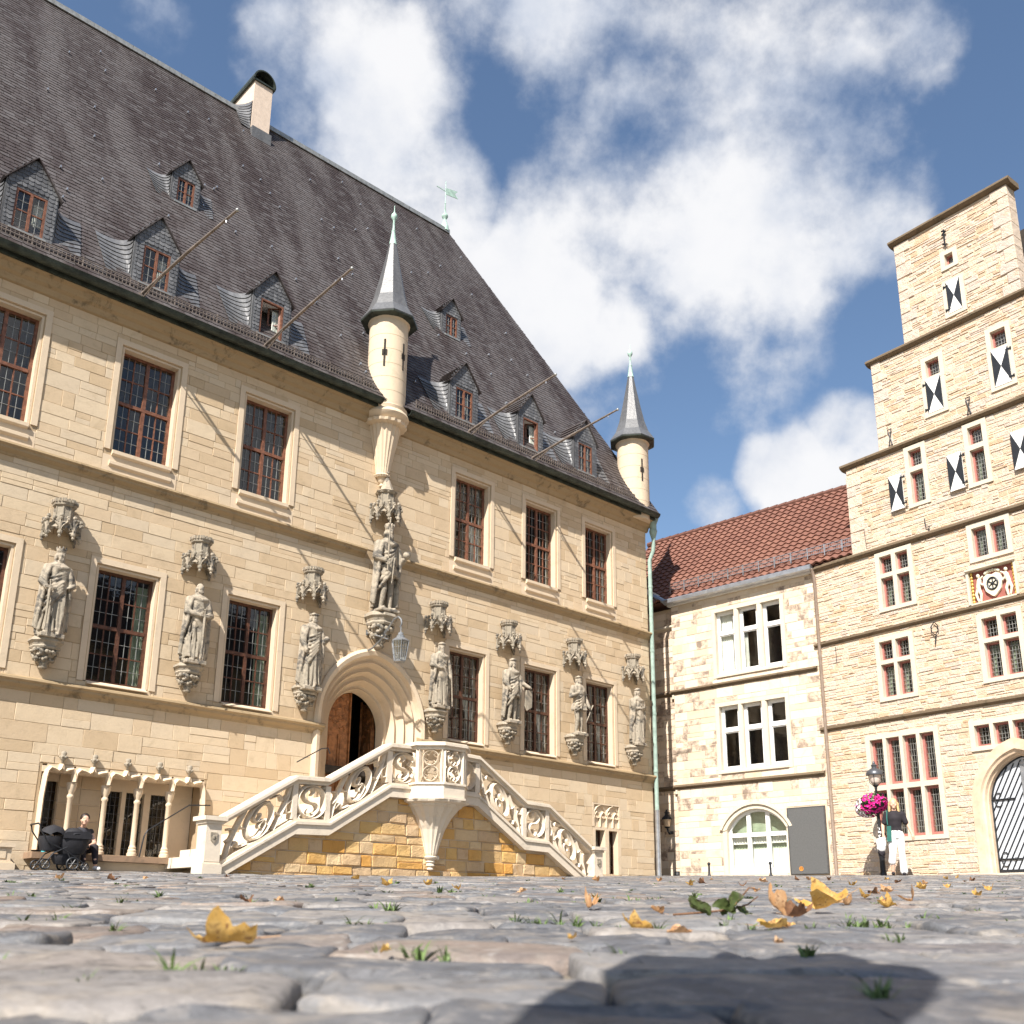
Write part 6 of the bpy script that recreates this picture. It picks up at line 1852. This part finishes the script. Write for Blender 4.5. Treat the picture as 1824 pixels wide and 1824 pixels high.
def leaf_mesh(seed, size, curl, lobes=5, fold=.3, long_=1.25):
    r = random.Random(seed); mb = MB(); n = 40; rings = 5
    ph = r.random()*6
    vs = [(0, 0, 0)]
    for k in range(1, rings+1):
        f = k/rings
        for i in range(n):
            a = 2*math.pi*i/n
            rad = .5*(1 + .20*math.cos(lobes*a)*f + .05*math.cos(17*a+ph)*f)
            if lobes == 0: rad = .5*(abs(math.cos(a/2))**.0)*(.62 + .38*abs(math.cos(a))**1.4)
            x, y = rad*f*math.cos(a)*long_, rad*f*math.sin(a)
            z = curl*(y*y*2.2 + .5*max(0, x)**2*1.8) + fold*abs(y)*.55 + .08*math.sin(6*x+ph)*f + .06*math.sin(9*y+ph*2)*f + .14*mnoise.noise(Vector((x*4, y*4, seed)))*f + .10*mnoise.noise(Vector((x*9, y*9, seed)))*f
            vs.append((x*size, y*size, z*size))
    fs = [(0, 1+i, 1+(i+1) % n) for i in range(n)]
    for k in range(rings-1):
        for i in range(n): fs.append((1+k*n+i, 1+k*n+(i+1) % n, 1+(k+1)*n+(i+1) % n, 1+(k+1)*n+i))
    zmin = min(v[2] for v in vs)
    mb.add([(x, y, z-zmin) for x, y, z in vs], fs)
    L = size*long_*.5
    st = MB(); st.tube([(-L*.9, 0, -zmin+.02*size), (-L*1.3, .05*size, -zmin*.6+.05*size), (-L*1.75, .12*size, .10*size)], [.018*size, .014*size, .012*size], 5)
    return mb, st
def leaf(x, y, size, mat, seed, rot, tilt=(0, 0), curl=.6, lobes=5, fold=.3, long_=1.25, label=None, group=None, dz=.0, stem=True):
    mb, st = leaf_mesh(seed, size, curl, lobes, fold, long_)
    e = empty('fallen_leaf', (x, y, GZ(x, y)+dz), rot, label, 'leaf', group)
    e.rotation_euler = (tilt[0], tilt[1], rot)
    b = mb.build('blade', LM[mat], e, smooth=80, recalc=False)
    if stem: st.build('stalk', LM['tan'], e)
    return e
leaf(-.397, 1.50, .060, 'yellow', 3, R_(196), (.25, .12), .55, 5, .55, 1.45, 'large crumpled yellow leaf with brown edge, lying nearest at lower left', dz=.002)
leaf(.90, 2.98, .072, 'yellow', 8, R_(150), (-.5, .5), 1.0, 4, .7, 1.6, 'big curled yellow leaf standing up beside the dry brown leaf', dz=.018)
leaf(.70, 2.80, .062, 'tan', 12, R_(160), (.35, -.75), .8, 5, .5, 1.5, 'upright orange-brown leaf directly behind the green twig', dz=.016)
leaf(.72, 2.66, .045, 'brown', 14, R_(20), (.15, .1), 1.1, 3, .4, 1.5, 'small dark curled leaf at the foot of the upright orange-brown leaf', dz=.002)
leaf(.246, 3.266, .040, 'tan', 17, R_(120), (.4, .3), 1.8, 5, 1.0, 1.1, 'rolled-up tan leaf ball in front of the staircase', dz=.002)
leaf(.246, 2.05, .042, 'yellow', 19, R_(170), (.2, -.2), .7, 5, .6, 1.4, 'bright orange-yellow leaf on the cobbles left of the twig', dz=.002)
leaf(.30, 1.90, .028, 'tan', 20, R_(10), (.1, .1), .6, 4, .5, 1.5, 'flat orange leaf right of the bright orange-yellow leaf', dz=.001)
leaf(.536, 2.15, .040, 'yellow', 22, R_(0), (.12, .06), .4, 5, .4, 1.7, 'pale yellow leaf lying in front of the green twig', dz=.001)
leaf(1.465, 3.842, .060, 'tan', 25, R_(60), (-.6, .2), .8, 5, .6, 1.2, 'large tan crumpled leaf standing upright in the right foreground', dz=.012)
leaf(1.24, 3.466, .040, 'yellow', 27, R_(190), (.3, .15), 1.1, 4, .7, 1.3, 'small dark-spotted yellow leaf left of the large tan leaf', dz=.002)
leaf(1.15, 3.62, .042, 'tan', 29, R_(30), (-.3, .2), .8, 5, .6, 1.2, 'pale tan leaf, leftmost of three in the right foreground', dz=.004)
SMALL = [(-3.57,8.33),(-2.99,7.92),(-3.15,9.12),(-3.24,12.06),(-1.61,11.03),(-.81,6.96),(-.6,7.64),(-.29,5.86),(.74,14.4),(.94,11.58),(1.71,12.0),(1.5,8.75),(1.74,9.55),(2.8,14.59),(1.83,8.24),(1.36,5.84),(2.82,11.75),(3.78,13.87),(4.16,14.68),(4.43,14.65),(4.48,13.08),(5.18,14.45),(4.16,11.27),(1.86,5.4),(2.09,5.85),(2.72,6.97),(5.05,11.67),(.33,4.09),(.39,2.8),(-.72,3.32),(-.82,3.3),(-.16,1.39),(3.748,9.5),(3.2,7.7),(3.09,6.8),(5.58,12.7),(.41,1.63),(.1,1.69),(.062,5.29),(6.3,15.2),(1.55,4.6),(2.3,5.2),(2.9,8.9),(5.9,13.4),(6.9,16.2)]
rl = random.Random(77)
for i, (x, y) in enumerate(SMALL):
    sz = min(.06, .018 + .0058*y) * rl.uniform(.7, 1.2)
    if y < 2: sz = .013
    mat_ = rl.choice(('yellow', 'yellow', 'tan', 'tan', 'brown'))
    r_ = x / y
    where = ('in front of the pram and arcade' if r_ < -.3 else 'on the left half before the staircase' if r_ < -.02 else 'in front of the right stair flight' if r_ < .13 else 'before the middle house' if r_ < .27 else 'towards the street lamp' if r_ < .38 else 'towards the white gate') + (', near' if y < 5 else ', mid distance' if y < 10 else ', far off')
    lab = 'small %s leaf lying %s' % (dict(yellow='yellow', tan='pale tan', brown='dark brown')[mat_], where)
    leaf(x, y, sz, mat_, 100+i, rl.uniform(0, 6.28), (rl.uniform(-.3, .3), rl.uniform(-.3, .3)), rl.uniform(.3, .9), rl.choice((3, 4, 5)), rl.uniform(.3, .9), rl.uniform(1, 1.5), lab, 'small scattered fallen leaves', .006, y < 6)
# twig with green leaves
tg = empty('leafy_twig', (.52, 2.62, GZ(.52, 2.62)+.004), R_(8), 'thin twig with four small dark green leaves lying on the cobbles', 'twig')
m = MB(); m.tube([(-.12, 0, .004), (-.04, .01, .010), (.03, 0, .018), (.075, .01, .03), (.10, .0, .05)], [.003, .003, .0028, .002, .0015], 6); m.tube([(.03, 0, .018), (.07, -.02, .07), (.095, -.01, .066)], .002, 5); m.build('stem', LM['brown'], tg)
for k, (x, y, z, s, rz, rx, ry) in enumerate(((-.055, 0, .035, .052, 2.7, .9, -.5), (.0, -.01, .025, .05, .4, 1.0, .3), (.035, .0, .04, .055, -.4, .8, -.6), (.06, .01, .014, .05, .9, .6, .2))):
    mb, st = leaf_mesh(300+k, s, .5, 0, .5, 1.3)
    o = mb.build('leaf_blade', LM['green'], tg, smooth=80, recalc=False); o.location = (x, y, z*.6); o.rotation_euler = (rx, ry, rz)

# ------------------------------------------------------------------ street lamp with flower basket
lp_ = GMAT @ Vector((2.05, -1.0, 0)); lz = GZ(lp_.x, lp_.y)
lamp = empty('street_lamp', (lp_.x, lp_.y, lz-.01), R_(-52.64), 'black iron street lamp with bell shaped lantern and sticker covered post', 'street lamp')
m = MB(); m.lathe([(.075, 0), (.075, .06), (.062, .09), (.062, .44), (.075, .46), (.075, .49), (.05, .53), (.055, .56), (.042, .59)], n=14); m.build('base', MT['iron'], lamp, smooth=40)
m = MB(); m.lathe([(.040, .58), (.036, 1.55), (.028, 1.98), (.035, 2.0), (.028, 2.03)], n=12); post = m.build('post', MT['iron'], lamp, smooth=40)
rs3 = random.Random(9); m = MB()
for k in range(24):
    z = rs3.uniform(.64, 1.2); a0 = rs3.uniform(-2.9, 0.6); h = rs3.uniform(.02, .06); da = rs3.uniform(.4, 1.0)
    m.grid([[((.0405-.003*(zz-.6))*math.cos(a0+da*q/3), (.0405-.003*(zz-.6))*math.sin(a0+da*q/3), zz) for q in range(4)] for zz in (z, z+h)])
m.build('sticker', MT['white_paint'], post, recalc=False, kind='stuff')
m = MB(); m.tube([(-.17, 0, 1.86), (.17, 0, 1.86)], .012, 6); m.ball((-.17, 0, 1.86), .02, 7, 5); m.ball((.17, 0, 1.86), .02, 7, 5)
m.lathe([(.035, 1.84), (.045, 1.86), (.035, 1.88)], n=10); m.build('ladder_bar', MT['iron'], lamp, smooth=40)
m = MB(); m.lathe([(.03, 2.02), (.07, 2.06), (.05, 2.09)], n=12)
for k in range(4):
    a = k*math.pi/2+.4; m.tube([(.05*math.cos(a), .05*math.sin(a), 2.06), (.13*math.cos(a), .13*math.sin(a), 2.13), (.145*math.cos(a), .145*math.sin(a), 2.32)], .008, 5)
m.build('yoke', MT['iron'], lamp, smooth=40)
m = MB(); m.lathe([(.06, 2.08), (.11, 2.14), (.135, 2.24), (.14, 2.31)], n=16); m.build('lantern_glass', plain('lantern_glass', (.62, .52, .45), .25, spec=.6), lamp, smooth=60)
m = MB(); m.lathe([(.20, 2.30), (.205, 2.33), (.17, 2.40), (.10, 2.45), (.06, 2.47), (.06, 2.51), (.075, 2.53), (.03, 2.57), (.03, 2.60), (.012, 2.63)], n=18); m.build('hood', plain('lamp_hood', (.10, .105, .115), .4, .5), lamp, smooth=40)
m = MB(); m.box(-.13, -.045, .02, .035, .90, 1.12); m.build('brown_plate', MT['rail'], lamp)  # small brown plate beside the post

fb = empty('flower_basket', (lp_.x, lp_.y, lz+1.30), R_(-52.64), 'hanging basket of magenta and white petunias around the lamp post', 'flowers')
rf_ = random.Random(55)
fol = MB(); pk = MB(); wh = MB()
def ellip():
    while True:
        v = Vector((rf_.uniform(-1, 1), rf_.uniform(-1, 1), rf_.uniform(-1, 1)))
        if .45 < v.length < 1: return v
for k in range(900):
    v = ellip(); p = Vector((-.12 + v.x*.36, -.06 + v.y*.34, .32 + v.z*.26 + .10*v.x)); s = rf_.uniform(.02, .04)
    a = Vector((rf_.uniform(-1, 1), rf_.uniform(-1, 1), rf_.uniform(-1, 1))).normalized(); b = a.cross(Vector((.3, .5, .8))).normalized()
    fol.add([tuple(p-a*s), tuple(p+b*s*.5), tuple(p+a*s), tuple(p-b*s*.5)], [(0, 1, 2, 3)])
for k in range(420):
    v = ellip().normalized(); p = Vector((-.12 + v.x*.37, -.06 + v.y*.36, .30 + v.z*.26 + .08*v.x))
    if p.z > .46 and rf_.random() < .7: continue
    mb = wh if (v.x < -.1 and rf_.random() < .8) else pk
    if v.x < -.1 and mb is pk and rf_.random() < .4: continue
    n = (v + Vector((rf_.uniform(-.3, .3),)*3)).normalized(); u = n.cross(Vector((0, 0, 1))).normalized(); w = n.cross(u); r = rf_.uniform(.026, .040)
    ring = []
    for q in range(10):
        a = q*math.pi/5; rr = r*(1.0 if q % 2 == 0 else .78); ring.append(tuple(p + (u*math.cos(a)+w*math.sin(a))*rr + n*.006))
    mb.add([tuple(p - n*.015)] + ring, [(0, 1+q, 1+(q+1) % 10) for q in range(10)])
m = MB(); m.lathe([(.10, .10), (.24, .22), (.28, .34), (.27, .34), (.2, .25)], -.06, -.02, 14); m.build('bowl', MT['iron'], fb)
fol.build('foliage', plain('petunia_leaf', (.09, .16, .04), .6, var=.3), fb, recalc=False, kind='stuff')
pk.build('magenta_blossoms', plain('magenta', (.62, .015, .24), .6, var=.25), fb, recalc=False, kind='stuff'); wh.build('white_blossoms', plain('white_petal', (.82, .74, .78), .6, var=.08), fb, recalc=False, kind='stuff')

# ------------------------------------------------------------------ people
SKIN = plain('skin', (.62, .38, .27), .55, var=.06); HAIRB = plain('blond_hair', (.62, .42, .20), .5, var=.2, scale=30); HAIRD = plain('dark_hair', (.03, .02, .015), .45, var=.3, scale=30)
BLACK = plain('black_cloth', (.022, .018, .022), .85, var=.2); WHITE = plain('white_cloth', (.80, .79, .77), .85, var=.04); GREEN = plain('green_cloth', (.02, .11, .09), .8, var=.15); DARKJ = plain('charcoal_cloth', (.03, .03, .038), .8, var=.2)
wz = GZ(8.72, 23.5)
wo_ = empty('person', (8.72, 23.5, wz), R_(-20.4), 'person in black t-shirt and white trousers walking beside the street lamp', 'person')
b = MB()
head(b, (0, -.02, 1.585), 1.12, .05, 0, 0)
caps(b, (0, .0, 1.38), (0, -.01, 1.48), .055, .05)
for sg, el, wr in ((-1, (-.265, .02, 1.12), (-.27, -.12, .90)), (1, (.27, .03, 1.12), (.35, -.04, .88))):
    caps(b, (sg*.18, .0, 1.34), el, .05, .04, 10); caps(b, el, wr, .042, .028, 10); hand(b, (wr[0], wr[1], wr[2]-.03), 1.05, (0, -.25, -1))
caps(b, (0, 0.01, 1.0), (0, 0.01, 1.28), .07, .08)
for sg, k, f in ((-1, (-.10, -.16, .48), (-.13, -.10, .09)), (1, (.09, -.02, .50), (.10, .02, .09))):
    caps(b, k, f, .05, .035, 10)
solid(b, .0115, 'body', SKIN, wo_, 1)
b = MB()
robe(b, 1.0, [(.97, .15, .105, .02), (1.05, .135, .10, .03), (1.15, .145, .115, .02), (1.26, .175, .13, .02), (1.36, .185, .105, .01), (1.42, .10, .08, 0), (1.435, .07, .06, 0)], 1.0, 4)
for sg in (-1, 1): caps(b, (sg*.165, 0, 1.36), (sg*.225, .01, 1.17), .072, .062, 10)
solid(b, .012, 'shirt', BLACK, wo_, 1)
b = MB()
robe(b, 1.0, [(.82, .165, .125, .01), (.90, .165, .12, .01), (.99, .142, .105, 0)], 1.0, 6)
caps(b, (-.085, -.01, .86), (-.10, -.16, .48), .10, .078, 12); caps(b, (-.10, -.165, .48), (-.13, -.12, .30), .078, .085, 12)
caps(b, (.085, 0, .86), (.09, -.03, .48), .095, .072, 12); caps(b, (.09, -.03, .48), (.10, .0, .09), .072, .085, 12)
solid(b, .013, 'trousers', WHITE, wo_, 1)
b = MB()
for x, y, z in ((-.13, -.16, .045), (.10, -.04, .04)): caps(b, (x, y+.08, z), (x, y-.09, z-.008), .042, .036, 10)
solid(b, .011, 'shoes', BLACK, wo_, 1)
b = MB()
b.ball((0, .012, 1.615), (.088, .10, .108), 14, 10)
for k in range(13):
    a = math.pi*(-.02 + 1.04*k/12); caps(b, (.085*math.cos(a), .02+.06*math.sin(a), 1.60), (.10*math.cos(a), .02+.075*math.sin(a), 1.34 + .03*math.sin(k*2.1)), .034, .022, 7)
solid(b, .0115, 'hair', HAIRB, wo_, 1)
bg_ = empty('shoulder_bag', (8.72, 23.5, wz), R_(-20.4), 'dark green shoulder bag hanging at the walking person\'s hip', 'bag')
b = MB(); b.prism([(-.20, .74), (-.10, .74), (-.09, 1.08), (-.18, 1.08)], -.20, -.12, 'y'); b.build('pouch', GREEN, bg_)
b = MB(); b.tube([(-.16, -.16, 1.11), (-.165, -.15, 1.25), (-.15, -.06, 1.43), (-.13, .03, 1.43), (-.15, .12, 1.2), (-.16, .0, 1.1)], .014, 5); b.build('strap', GREEN, bg_)
sb_ = empty('carrier_bag', (8.72, 23.5, wz), R_(-20.4), 'white plastic carrier bag in the walking person\'s right hand', 'bag')
b = MB(); b.ball((-.33, -.14, .70), (.11, .08, .14), 14, 10); b.ball((-.34, -.13, .60), (.10, .09, .10), 12, 8); caps(b, (-.27, -.12, .80), (-.255, -.11, .88), .05, .02)
solid(b, .014, 'bag_body', WHITE, sb_, 2)
b = MB(); b.ball((-.34, -.13, .50), (.08, .06, .08), 10, 8); b.tube([(-.40, -.17, .58), (-.37, -.20, .48), (-.32, -.18, .42), (-.29, -.12, .40)], .018, 6); b.build('dark_cloth', BLACK, sb_, smooth=60)

# seated person with a phone on the bench
mo = empty('person', tw_pos(-15.33, -.32, 1.03), R_(42.87), 'dark-haired person in black sitting on the arcade bench looking down at a phone', 'person')
b = MB(); s = .84
head(b, (-.02, -.17, .55), .92, -.35, 0, 0); caps(b, (0, -.06, .41), (-.01, -.13, .48), .045, .042)
for el, wr in (((.20, -.12, .18), (.03, -.30, .10)), ((-.20, -.13, .18), (-.06, -.30, .11))):
    caps(b, (math.copysign(.15, el[0]), -.05, .36), el, .044, .036, 10); caps(b, el, wr, .036, .025, 10); hand(b, wr, .95, (-math.copysign(.6, el[0]), -.6, .1))
for sg in (-1, 1): caps(b, (sg*.09+.03, -.43, -.1), (sg*.10+.04, -.40, -.19), .032, .03, 8)
solid(b, .0105, 'body', SKIN, mo, 1)
b = MB()
caps(b, (0, .0, .08), (0, -.05, .33), .135, .13, 12); b.ball((0, -.05, .35), (.175, .10, .08), 12, 8); caps(b, (-.05, -.06, .2), (.06, -.06, .2), .11, .11, 10)
for sg in (-1, 1): b.ball((sg*.14, -.05, .36), (.06, .065, .06), 8, 6)
solid(b, .0115, 'vest', DARKJ, mo, 1)
b = MB()
for sg in (-1, 1):
    caps(b, (sg*.08, .0, .07), (sg*.10+.02, -.36, .09), .085, .065, 10); caps(b, (sg*.10+.02, -.36, .09), (sg*.10+.03, -.42, -.14), .062, .045, 10)
b.ball((0, .02, .07), (.16, .13, .09), 12, 8)
solid(b, .0115, 'trousers', BLACK, mo, 1)
b = MB()
for sg in (-1, 1): caps(b, (sg*.10+.04, -.40, -.235), (sg*.11+.05, -.52, -.245), .038, .032, 8)
solid(b, .0105, 'shoes', WHITE, mo, 1)
b = MB(); b.ball((-.015, -.145, .58), (.078, .088, .085), 12, 9); b.ball((0, -.05, .60), (.05, .05, .05), 10, 7); solid(b, .0105, 'hair', HAIRD, mo, 1)
ph_ = MB(); ph_.box(-.035, .035, -.006, .006, -.06, .06); pho = ph_.build('phone', MT['black_paint'], None); tag(pho, 'dark phone held by the seated person', 'phone'); pw = tw_pos(-15.34, -.65, 1.15); pho.location = pw; pho.rotation_euler = (R_(-50), 0, R_(42.87))
bt = empty('bottle', tw_pos(-15.86, -.22, 1.03), 0, 'small turquoise bottle standing on the bench left of the pram', 'bottle')
m = MB(); m.lathe([(.032, 0), (.034, .02), (.034, .12), (.02, .15), (.02, .16)], n=12); m.build('flask', plain('turquoise', (.08, .42, .48), .3), bt, smooth=40)
m = MB(); m.lathe([(.024, .16), (.024, .19), (.01, .195)], n=12); m.build('cap', MT['white_paint'], bt)

# pram
pz = GZ(*tw_pos(-15.8, -.85, 0).xy)
pr_ = empty('pram', (*tw_pos(-15.80, -.85, 0).xy, pz), R_(42.87), 'black twin pram with hoods and four wheels parked in front of the bench', 'pram')
FAB = plain('pram_fabric', (.018, .018, .022), .75, var=.25, bump=.2)
def shell(x0, x1, z0, z1, y0=-.17, y1=.17, hood=None):
    m = MB(); n = 14; rows = []
    for k in range(6):
        t = k/5; f = lerp(.72, 1.0, math.sin(t*math.pi/2))
        rows.append([((x0+x1)/2 + (x1-x0)/2*f*math.copysign(abs(math.cos(a))**.6, math.cos(a)), (y0+y1)/2 + (y1-y0)/2*f*math.copysign(abs(math.sin(a))**.6, math.sin(a)), lerp(z0, z1, t)) for a in [2*math.pi*q/n for q in range(n)]])
    vs = [p for r in rows for p in r]; fs = [(k*n+i, k*n+(i+1) % n, (k+1)*n+(i+1) % n, (k+1)*n+i) for k in range(5) for i in range(n)] + [tuple(range(n-1, -1, -1)), tuple(5*n+i for i in range(n))]
    m.add(vs, fs); return m
shell(-.36, -.02, .30, .52).build('seat_tub', FAB, pr_, smooth=50)
shell(-.10, .40, .26, .50).build('carrycot', FAB, pr_, smooth=50)
def hoodm(cx, cz, r, a0, a1):
    m = MB(); n = 10
    rows = []
    for k in range(7):
        a = lerp(a0, a1, k/6); rows.append([(cx + r*(1+.04*(k % 2))*math.cos(a)*math.sin(t)**.35, -.18 + .36*q/n, cz + r*(1+.04*(k % 2))*math.sin(a)*math.sin(t)**.35) for q, t in [(q, lerp(.12, math.pi-.12, q/n)) for q in range(n+1)]])
    m.grid(rows); return m
hoodm(-.16, .48, .22, R_(35), R_(150)).build('hood', FAB, pr_, smooth=40, recalc=False)
hoodm(.16, .48, .20, R_(10), R_(140)).build('hood', FAB, pr_, smooth=40, recalc=False)
m = MB(); m.box(-.05, .40, -.18, .18, .50, .56); m.prism([(-.05, .56), (.40, .56), (.36, .62), (.0, .60)], -.17, .17, 'y'); m.build('cot_cover', FAB, pr_)
m = MB()
for sy in (-.19, .19):
    m.tube([(-.44, sy, .68), (-.42, sy, .60), (-.28, sy, .42), (.0, sy, .30), (.30, sy, .12)], .011, 6); m.tube([(-.30, sy, .09), (-.18, sy, .26), (.02, sy, .36)], .011, 6); m.tube([(.02, sy, .3), (.12, sy, .12)], .011, 6)
m.tube([(-.44, -.19, .68), (-.46, -.17, .70), (-.46, .17, .70), (-.44, .19, .68)], .014, 6); m.tube([(-.30, -.19, .09), (-.30, .19, .09)], .01, 6); m.tube([(.12, -.19, .11), (.12, .19, .11)], .01, 6)
m.build('frame', MT['iron'], pr_, smooth=50)
shell(-.14, .30, .10, .25, -.15, .15).build('shopping_basket', FAB, pr_, smooth=50)
for x, y, r in ((-.30, -.21, .085), (-.30, .21, .085), (.12, -.21, .105), (.12, .21, .105), (.36, -.1, .07), (.36, .1, .07)):
    w = MB(); w.tube([(x + r*.86*math.cos(k*math.pi/9), y, r + r*.86*math.sin(k*math.pi/9)) for k in range(19)], r*.14, 6); wo2 = w.build('wheel', MT['black_paint'], pr_, smooth=60)
    w = MB()
    for k in range(3): a = k*math.pi/3; w.tube([(x-r*.8*math.cos(a), y, r-r*.8*math.sin(a)), (x+r*.8*math.cos(a), y, r+r*.8*math.sin(a))], .008, 5)
    w.ball((x, y, r), (.02, .025, .02), 8, 6); w.build('rim', MT['lead_dark'], wo2)

# low stone block at the left edge
bz = GZ(*tw_pos(-16.9, -.5, 0).xy)
bl = empty('stone_block', tw_pos(-16.85, -.45, bz-.02), R_(42.87), 'low stone pedestal against the wall at the left picture edge', 'pedestal')
m = MB(); m.box(-.6, .42, -.28, .42, 0, .12); m.prism([(-.6, .12), (.42, .12), (.36, .16), (-.6, .16)], -.22, .42, 'y'); m.box(-.6, .36, -.22, .42, .1601, .36); m.box(-.6, .40, -.26, .42, .3601, .42); m.build('block', MT['trim'], bl)
m = MB(); m.box(-.5, .28, -.232, -.2205, .19, .33); m.build('panel', MT['trim'], bl)

# ------------------------------------------------------------------ the photographer, whose shadow falls on the cobbles
pg = empty('person', (-.335, -.42, GZ(-.335, -.42)), R_(160), 'person leaning over the camera position, seen only by the shadow on the foreground cobbles', 'person')
b = MB()
for sg in (-1, 1):
    caps(b, (sg*.09, 0, .86), (sg*.10, -.04, .46), .09, .065, 10); caps(b, (sg*.10, -.04, .46), (sg*.10, .03, .09), .062, .045, 10); caps(b, (sg*.10, .05, .045), (sg*.11, -.15, .04), .045, .04, 8)
    caps(b, (sg*.13, -.52, 1.36), (sg*.12, -.42, 1.08), .055, .045, 10); caps(b, (sg*.12, -.42, 1.08), (sg*.08, -.34, .86), .044, .032, 10); hand(b, (sg*.08, -.34, .84), 1.0, (0, -.2, -1))
caps(b, (0, .0, .90), (0, -.28, 1.18), .135, .13, 12); caps(b, (0, -.28, 1.18), (0, -.50, 1.36), .135, .12, 12); caps(b, (-.08, -.50, 1.38), (.08, -.50, 1.38), .085, .085, 10)
caps(b, (0, -.55, 1.42), (0, -.62, 1.45), .06, .055); head(b, (0, -.68, 1.46), 1.1, 0, 0, .6)
solid(b, .02, 'body', DARKJ, pg, 1)
# ------------------------------------------------------------------ church across the square, behind the viewer: mirrored in the window panes
chm = TMAT @ Vector((28, -50, 0))
chu = empty('church', (chm.x, chm.y, 0), R_(42.87), 'long sandstone church across the square, mirrored in the town hall windows', 'church')
m = MB(); m.box(-42, 42, -8, 0, -2, 17); m.build('nave_wall', MT['ashlar'], chu)
m = MB(); m.prism([(-8.4, 17), (.4, 17), (-4, 24)], -42.3, 42.3, 'x'); m.build('roof', MT['slate'], chu)
for k in range(9):
    x = -38 + k*9.5
    m = MB(); m.box(x-.7, x+.7, .001, 1.4, -2, 11); m.prism([(.001, 11), (1.4, 11), (.001, 13)], x-.7, x+.7, 'x'); m.build('buttress', MT['trim'], chu)
    if k < 8:
        m = MB(); cx = x+4.75
        m.prism([(cx-1.3, 4), (cx+1.3, 4)] + [(x2, z2) for x2, z2 in reversed(arch_pts(1.3, 11, 4, k=1.4, cx=cx)[1:-1])], .002, .02, 'y'); m.build('window', MT['black_paint'], chu)
